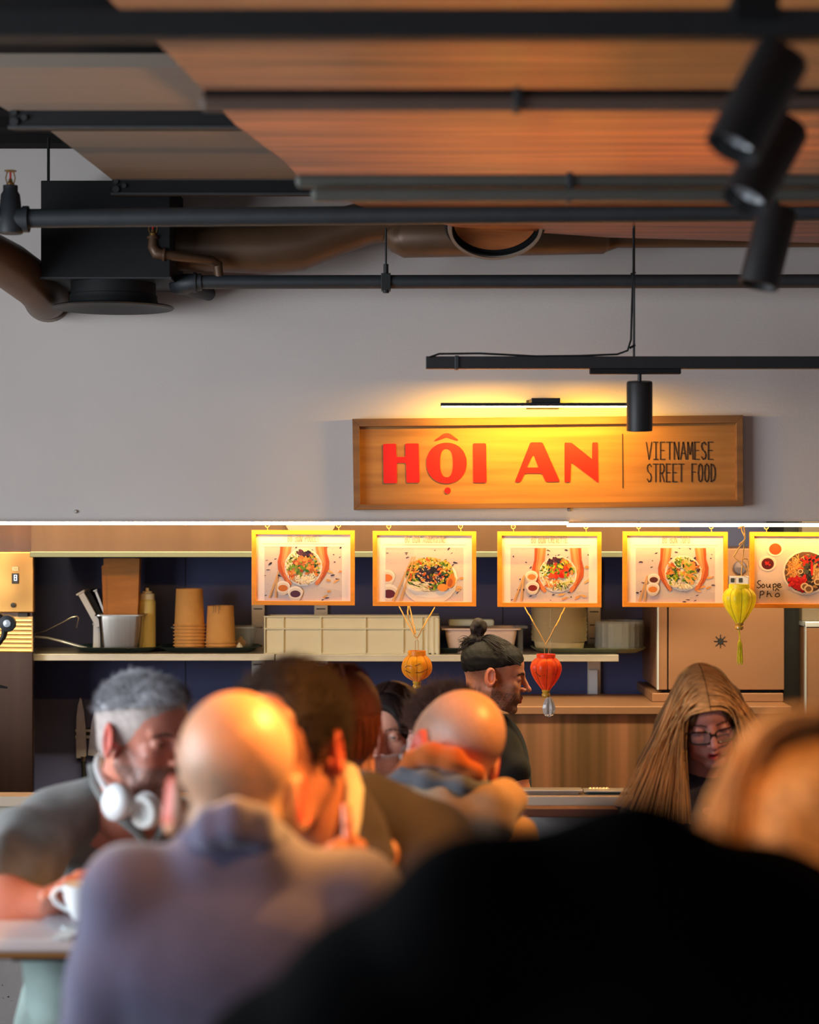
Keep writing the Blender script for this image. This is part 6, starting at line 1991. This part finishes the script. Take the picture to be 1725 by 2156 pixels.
s.chain([P(778, 1640, 4.95), P(800, 1618, 4.9), P(838, 1614, 4.88), P(872, 1630, 4.93)], [.02, .026, .026, .022], .02)
s.folds(.003, (.2, 0, 1), 120, 4)
tag(sdf_obj('scarf', [s], cloth('rust_brown_scarf', (122, 66, 44), bump=.6, bs=200), None, None, tuple(P(820, 1650, 4.93))), 'rust-brown scarf hiding the chin of the dark-haired woman', 'scarf')

# man with brown hair behind the second bald man
MF = frame_at(P(935, 1563, 4.7), 205, 6, 0)
root, body, g = figure('brown-haired man mostly hidden behind the bald man in the hoodie', MF, P(950, 1690, 4.72), P(955, 1830, 4.75), P(850, 1770, 4.75), P(1050, 1775, 4.75), 1.06,
                       dict(eyes='down'), head_col(MF, (206, 150, 134), stubble=((150, 120, 124), .02), scale=1.06), cloth('dark_grey_jumper', (60, 58, 62)), 'jumper', (1, .2, 0))
hr = hair_cap(MF, .008, face=(.075, .085, .10), fy=-.098, fz=-.03, amp=.0015, freq=180, h=.0036, back=.03, sc=1.06).mesh()
sdf_obj('hair', [hr, fuzz(MF, hr, 2600, .02, (0, -.6, .8), .0009, .5)], M_hair, body, hair_col((88, 56, 46), var=.5))

# ------------------------------------------------ bald man with glasses and hoodie
YG = 4.0
scG = 1.1
MG = frame_at(P(957, 1590, YG), 212, 14, -15)
root = thing('person', 'bald man with glasses and a beige hoodie seen from behind, right of centre', 'person', (P(960, 0, 4.0).x, 4.0, 0))
hs = SDF(.003)
add_head(hs, MG, scG, ear=1.05, jaw=1.0)
nb = P(975, 1745, 4.0)
add_neck(hs, MG, nb, .058)
bs_ = SDF(.01)
shl, shr = P(845, 1800, 4.02), P(1075, 1805, 4.0)
che = P(960, 1950, 4.02)
bs_.cap(nb, che, .055, .1, .03).cap(shl, shr, .045, .045, .03).ell(che, (.13, .08, .14), .03).ell((che.x, 4.0, .88), (.15, .11, .14), .04)
e1, w1 = P(820, 2050, 4.1), P(880, 2000, 4.35); e2, w2 = P(1130, 2050, 4.1), P(1060, 2000, 4.35)
bs_.chain([shl, e1, w1], [.045, .036, .026], .02).chain([shr, e2, w2], [.045, .036, .026], .02)
for w_, k in ((w1, 1), (w2, -1)):
    k_ = w_ + Vector((.02 * k, .08, 0))
    add_hand(bs_, w_, k_, None, Vector((k, 0, 0)), [[k_ + Vector((x, .035, -.005)), k_ + Vector((x, .06, -.015))] for x in (.03 * k, .01 * k, -.01 * k, -.03 * k)], [k_ + Vector((.05 * k, -.01, 0)), k_ + Vector((.055 * k, .02, -.01))])
colG = head_col(MG, (214, 152, 120), ears=(226, 92, 64), stubble=((150, 128, 116), .0), scale=scG)
body = sdf_obj('body', [hs, bs_], M_skin, root, colG)
M_hood = cloth('beige_fleece', (184, 152, 122), (160, 130, 106), bump=.5, bs=300)
s = SDF(.006)
s.ell(che + Vector((0, 0, -.01)), (.17, .115, .17), .03).ell((che.x, 4.0, .93), (.17, .13, .2), .04)
s.cap(P(930, 1745, 4.02), shl, .058, .062, .04).cap(P(1000, 1745, 4.0), shr, .06, .062, .04)
s.chain([shl, e1, e1.lerp(w1, .8)], [.064, .056, .042], .02).chain([shr, shr.lerp(e2, .35), e2, e2.lerp(w2, .8)], [.066, .066, .056, .042], .02)
s.ell(P(1092, 1752, 3.96), (.035, .04, .03), .05)
s.folds(.006, (.5, .2, .8), 48, 31)
hoodie = sdf_obj('hoodie', [s], M_hood, root)
s = SDF(.005)
s.chain([P(812, 1665, 4.02), P(850, 1672, 3.93), P(930, 1692, 3.88), P(1010, 1690, 3.9), P(1062, 1672, 3.97), P(1068, 1660, 4.03)], [.018, .028, .036, .036, .028, .018], .03)
s.chain([P(850, 1710, 3.93), P(940, 1735, 3.87), P(1030, 1725, 3.9), P(1075, 1700, 3.97)], [.03, .042, .042, .026], .04)
s.folds(.004, (.1, .3, 1), 85, 5)
hd = sdf_obj('hood', [s], M_hood, hoodie)
s = SDF(.004)
s.chain([P(818, 1652, 3.99), P(850, 1636, 3.93), P(900, 1643, 3.875), P(970, 1655, 3.865), P(1025, 1655, 3.9)], [.016, .018, .018, .017, .012], .02)
s.folds(.002, (.2, .3, 1), 120, 5)
sdf_obj('hood_edge', [s], cloth('slate_grey_fleece', (104, 106, 114), bump=.4, bs=300), hoodie)
s = SDF(.0035)
s.chain([P(832, 1632, 3.96), P(870, 1600, 3.93), P(908, 1588, 3.90), P(955, 1600, 3.885), P(998, 1630, 3.89), P(1015, 1652, 3.91)], [.010, .016, .021, .021, .017, .012], .02)
s.folds(.002, (.2, .3, 1), 110, 8)
sdf_obj('hood_lining', [s], cloth('orange_brown_lining', (196, 98, 36), bump=.3, bs=300), hoodie)
lower_body(root, (che.x, 4.02, 0), (.6, 1, 0), M_trous_dark, seat=.74)
stool(che.x, 4.02, 'round bar stool under the bald man in the hoodie', .725)
# his glasses
t = thing('glasses', 'thin metal-framed glasses on the bald man in the hoodie', 'glasses', MG @ Vector((0, -.11, 0)))
def glasses(M, sc, t, mf, ml, w=.026, hgt=.019, y=-.104, r=.0016, z=.002, full_temple=True, p=4):
    for x in (-1, 1):
        pts = []
        for k in range(25):
            a = 2 * PI * k / 24
            cx = math.copysign(abs(math.cos(a)) ** (2 / p), math.cos(a)); cz = math.copysign(abs(math.sin(a)) ** (2 / p), math.sin(a))
            u = x * .033 + w * cx
            pts.append(M @ (Vector((u, y + .006 * (abs(u) / .06) ** 2 * 2, z + hgt * cz)) * sc))
        fr = obj('rim', MB().tube(pts, r, 8, caps=False), mf, t, smooth=True)
        obj('lens', MB().poly(pts[:-1]), ml, t)
        obj('temple', MB().tube([M @ (Vector(v) * sc) for v in ((x * .060, y + .012, z + hgt * .55), (x * .074, y + .045, z + hgt * .4), (x * .080, .0, .012), (x * .080, .018, .002))], [r, r, r, r * .9], 8), mf, t, smooth=True)
    obj('bridge', MB().tube([M @ (Vector(v) * sc) for v in ((-.008, y, z + hgt * .35), (0, y - .003, z + hgt * .5), (.008, y, z + hgt * .35))], r * 1.1, 8), mf, t, smooth=True)
M_lens = mat('spectacle_lens', C(235, 238, 240), .03, alpha=.12, coat=1.0, spec=.8)
glasses(MG, scG, t, M_sky_metal, M_lens, r=.0011, p=2.4)

# ------------------------------------------------ cook
YH_ = 6.55
MH = frame_at(P(1042, 1421, YH_), 86, 10, 0)
root = thing('person', 'cook in a black T-shirt with a dark top knot, in profile behind the counter', 'person', (P(1030, 0, 6.6).x, 6.6, 0))
hs = SDF(.003)
add_head(hs, MH, 1.0, nose=1.35, eyes='down', ear=1.0)
nb = P(1000, 1535, 6.58)
hs.cap(MH @ Vector((0, .03, -.045)), nb, .056, .062, .03)
bs_ = SDF(.01)
sn, sf = P(1052, 1578, 6.5), P(970, 1575, 6.72)
che = P(1022, 1680, 6.6)
e1, w1 = P(1096, 1680, 6.45), P(1150, 1760, 6.3); e2, w2 = P(960, 1720, 6.75), P(1100, 1770, 6.6)
bs_.cap(nb, che, .055, .1, .03).cap(sn, sf, .045, .045, .03).ell(che, (.13, .13, .2), .03)
bs_.chain([sn, P(1082, 1625, 6.46), e1, w1], [.05, .043, .038, .027], .02).chain([sf, e2, w2], [.045, .036, .027], .02)
for w_ in (w1, w2):
    k_ = w_ + Vector((.07, -.02, -.03))
    add_hand(bs_, w_, k_, None, Vector((0, .5, .6)), [[k_ + Vector((.035, x, -.02)), k_ + Vector((.05, x, -.045))] for x in (.03, .01, -.01, -.03)], [k_ + Vector((-.02, .05, -.02)), k_ + Vector((0, .055, -.04))])
for x in (-.08, .08):
    bs_.chain([Vector((che.x, 6.6 + x, .98)), Vector((che.x - .01, 6.6 + x, .5)), Vector((che.x, 6.6 + x, .08))], [.09, .06, .045], .02)
bs_.ell((che.x, 6.6, 1.0), (.12, .16, .14), .04)
colH = head_col(MH, (206, 132, 98), lips=(188, 84, 70), brows=(46, 32, 28), beard=(74, 52, 44), stubble=((92, 76, 70), -.01), ears=(222, 128, 96))
body = sdf_obj('body', [hs, bs_], M_skin, root, colH)
s = SDF(.003); s.M = MH
s.ell((0, .018, .037), (.0775, .0985, .0860), .01).ell((0, -.033, .042), (.063, .057, .0600), .02).ell((0, .066, .05), (.055, .05, .05), .02)
s.ell((0, -.11, -.02), (.08, .06, .088), .01, 's')
s.plane((0, 0, .028), (0, -.35, -1)); s.wobble(.0009, 260, 4); s.M = None
hr = sdf_obj('hair', [s], M_hair, body, hair_col((14, 9, 8), var=.5))
s = SDF(.003)
s.ell(P(1008, 1321, 6.55), (.027, .027, .032), .01).ell(P(1004, 1348, 6.55), (.03, .028, .022), .012).ell(P(990, 1362, 6.56), (.03, .03, .02), .02)
s.wobble(.003, 220, 6)
bun = sdf_obj('hair_bun', [s], M_hair, hr, hair_col((36, 22, 18), var=.6))
cv = []
for i in range(60):
    a = P(1000 + rr.uniform(-8, 8), 1350 + rr.uniform(-6, 6), 6.55 + rr.uniform(-.03, .03))
    cv.append(bez(a, a + Vector((-.02, 0, .012)), a + Vector((-.03, rr.uniform(-.02, .02), rr.uniform(-.02, .02))), P(966 + rr.uniform(-4, 12), 1358 + rr.uniform(-14, 20), 6.55 + rr.uniform(-.03, .03)), 8))
for i in range(520):
    f_ = Vector((rr.uniform(-.068, .068), rr.uniform(-.082, -.0), .1 - rr.uniform(0, .03)))
    f_.z = .036 + .088 * math.sqrt(max(.03, 1 - (f_.x / .079) ** 2 - ((f_.y - .018) / .102) ** 2))
    cv.append(bez(MH @ f_, MH @ (f_ + Vector((0, .04, .012))), MH @ Vector((f_.x * .7, .05, .132)), P(1003, 1350, 6.55), 8))
sdf_obj('hair_strands', [strands(cv, .0011, None, '', None, None)], M_hair, hr, hair_col((34, 21, 17), var=.7))
s = SDF(.006)
s.ell(che + Vector((0, 0, .02)), (.145, .15, .24), .05).ell((che.x, 6.6, 1.05), (.14, .17, .2), .05)
s.cap(nb + Vector((0, 0, -.03)), sn, .055, .062, .04).cap(nb + Vector((0, 0, -.03)), sf, .055, .06, .04)
s.chain([sn, P(1080, 1622, 6.46)], [.062, .058], .02).chain([sf, sf.lerp(e2, .5)], [.06, .056], .02)
s.folds(.003, (.4, .3, .7), 55, 9)
s.cap(nb, nb + Vector((.03, 0, .12)), .068, .09, .01, 's')
sdf_obj('t_shirt', [s], cloth('black_jersey', (16, 15, 17), sheen=.1), root)
s = SDF(.012)
for x in (-.085, .085): s.chain([Vector((che.x, 6.6 + x, .95)), Vector((che.x - .01, 6.6 + x, .5)), Vector((che.x, 6.6 + x, .06))], [.105, .075, .062], .03)
sdf_obj('trousers', [s], M_trous_dark, root)
s = SDF(.01)
for x in (-.085, .085): s.cap((che.x - .03, 6.6 + x, .04), (che.x + .14, 6.6 + x, .035), .04, .035, .02)
sdf_obj('shoes', [s], M_blackmat, root)

# ------------------------------------------------ long-haired woman with glasses, reading
YI_ = 5.2
MI = frame_at(P(1487, 1506, YI_), 3, 25, -9)
root, body, g = figure('young woman with very long light-brown hair and black glasses, looking down', MI, P(1488, 1625, 5.28), P(1480, 1790, 5.32), P(1350, 1730, 5.3), P(1620, 1720, 5.3), .98,
                       dict(fem=True, eyes='down', ear=0, mouth='open'), head_col(MI, (212, 142, 128), lips=(176, 50, 52), brows=(84, 54, 42), cheek=(212, 118, 112), bt=.003), None or cloth('dark_plaid_flannel', (52, 44, 52), (96, 92, 104), bs=300), 'shirt', (0, -1, 0), fine=.0028)
s = SDF(.0035); s.M = MI
s.ell((0, .018, .036), (.082, .104, .092), .01).ell((0, -.03, .046), (.070, .064, .065), .02)
s.ell((-.078, .02, -.03), (.03, .06, .085), .03).ell((.080, .02, -.03), (.03, .06, .085), .03)
s.ell((0, -.108, -.045), (.066, .07, .115), .008, 's').ell((0, -.12, .02), (.05, .06, .07), .01, 's')
s.M = None
s.chain([P(1412, 1530, 5.22), P(1392, 1620, 5.25), P(1370, 1740, 5.26)], [.04, .055, .06], .04)
s.chain([P(1562, 1520, 5.24), P(1590, 1600, 5.28), P(1610, 1700, 5.3)], [.035, .05, .055], .04)
s.wobble(.002, 90, 3)
hb = sdf_obj('hair', [s], M_hair, body, hair_col((108, 76, 50), var=.45))
cv = []
for i in range(620):
    k = -1 if i % 5 < 3 else 1
    d = rr.uniform(-.075, .09)
    y0 = rr.uniform(-.085, .075)
    y0 = rr.uniform(-.094, .08); z0 = .036 + .094 * math.sqrt(max(.05, 1 - ((y0 - .012) / .114) ** 2))
    a = MI @ Vector((.001 * k, y0, z0))
    b1 = MI @ Vector((k * rr.uniform(.055, .08), y0 - .006, z0 - .002))
    if k < 0:
        f_ = rr.random()
        e = P(1300 + 150 * f_ + rr.uniform(-12, 12), 1735 - 40 * (1 - f_), 5.22 + d)
        c_ = P(1418 + 14 * f_, 1500 + rr.uniform(-10, 10), 5.2 + d)
        cv.append(bez(a, b1, c_ + Vector((0, -.01, 0)), e, 16))
    else:
        f_ = rr.random()
        e = P(1660 - 110 * f_ + rr.uniform(-8, 8), 1600 + 140 * f_, 5.24 + d)
        c_ = P(1568 - 8 * f_, 1490, 5.2 + d)
        cv.append(bez(a, b1, c_, e, 16))
def colI(V):
    c = hair_col((242, 182, 118), var=.55)(V)
    z = V[:, 2]
    w = np.clip((z - 1.40) / .08, 0, 1)[:, None]      # darker grown-out roots
    off = P(1487, 1506, YI_)
    return c * (1 - w) + c * w * np.array([.30, .27, .27])
sdf_obj('hair_strands', [strands(cv, .0021, None, '', None, None)], M_hair, hb, colI)
t = thing('glasses', 'black rectangular glasses on the long-haired young woman', 'glasses', MI @ Vector((0, -.1, 0)))
glasses(MI, .98, t, mat('black_acetate', C(14, 12, 14), .25), M_lens, w=.0265, hgt=.0185, y=-.106, r=.0022, z=-.004)

# ------------------------------------------------ foreground figure in black with blond hair
YJ = 1.78
root = thing('person', 'blurred blond person in a black coat, closest figure filling the lower right corner', 'person', (P(1550, 0, 1.5).x, 1.5, 0))
MJ = frame_at(P(1712, 1850, YJ), 175, 20, -6)
hs = SDF(.004)
add_head(hs, MJ, 1.0, fem=True, eyes='down', ear=0)
nb = P(1600, 2010, 1.62)
hs.cap(MJ @ Vector((0, .02, -.05)), nb, .055, .06, .03)
shl, shr = P(1000, 1945, 1.46), P(1960, 2050, 1.6)
che = P(1480, 2350, 1.5)
bs_ = SDF(.011)
e1, w1 = P(590, 2270, 1.55), P(1050, 2500, 1.8); e2, w2 = P(2150, 2500, 1.7), P(1800, 2500, 1.9)
bs_.cap(nb, che, .05, .09, .03).cap(shl, shr, .04, .04, .03).ell(che, (.13, .09, .2), .03).ell((che.x, 1.5, .92), (.14, .11, .14), .04)
bs_.chain([shl, e1, w1], [.04, .034, .025], .02).chain([shr, e2, w2], [.04, .034, .025], .02)
for w_, k in ((w1, 1), (w2, -1)):
    k_ = w_ + Vector((.02 * k, .08, 0))
    add_hand(bs_, w_, k_, None, Vector((k, 0, 0)), [[k_ + Vector((x, .035, -.005)), k_ + Vector((x, .06, -.015))] for x in (.03 * k, .01 * k, -.01 * k, -.03 * k)], [k_ + Vector((.05 * k, -.01, 0)), k_ + Vector((.055 * k, .02, -.01))])
body = sdf_obj('body', [hs, bs_], M_skin, root, head_col(MJ, (214, 150, 120)))
s = SDF(.005); s.M = MJ
s.ell((0, .02, .03), (.092, .112, .098), .02).ell((0, .06, -.04), (.09, .07, .08), .03)
s.ell((0, -.11, -.03), (.066, .06, .1), .01, 's')
s.wobble(.006, 60, 3); s.wobble(.003, 150, 5); s.M = None
hb = sdf_obj('hair', [s], M_hair, body, hair_col((214, 150, 88), var=.7))
cv = []
for i in range(420):
    k = rr.choice((-1, 1)); y0 = rr.uniform(-.07, .1)
    t0 = Vector((rr.uniform(-.03, .03), y0, .128)); e = Vector((k * rr.uniform(.03, .115), rr.uniform(.02, .13), rr.uniform(-.14, -.05)))
    cv.append(bez(MJ @ t0, MJ @ Vector((k * .08, y0 + .02, .14)), MJ @ Vector((k * rr.uniform(.09, .125), rr.uniform(.02, .13), .03)), MJ @ e, 10))
sdf_obj('hair_strands', [strands(cv, .0026, None, '', None, None)], M_hair, hb, hair_col((232, 170, 104), var=.75))
M_coat = mat('black_wool_coat', C(4, 4, 5), .95, spec=.05, var=.2, scale=20)
s = SDF(.008)
s.ell(P(1480, 2330, 1.5), (.2, .14, .18), .04).ell((che.x, 1.5, 1.1), (.19, .15, .25), .05)
s.cap(P(1340, 1868, 1.47), shl, .056, .058, .03).cap(P(1340, 1868, 1.47), P(1620, 1925, 1.55), .056, .045, .03)
s.cap(P(1620, 1930, 1.55), shr, .045, .06, .04)
s.ell(P(1450, 2080, 1.48), (.13, .1, .08), .04)
s.chain([shl, shl.lerp(e1, .5), e1, e1.lerp(w1, .85)], [.058, .062, .06, .045], .03)
s.chain([shr, shr.lerp(e2, .5), e2, e2.lerp(w2, .85)], [.06, .065, .06, .045], .03)
s.folds(.003, (.5, 0, 1), 24, 5)
sdf_obj('coat', [s], M_coat, root)
lower_body(root, (che.x, 1.5, 0), (0, 1, 0), M_trous_dark)
stool(che.x, 1.5, 'round bar stool under the blurred blond person in black')
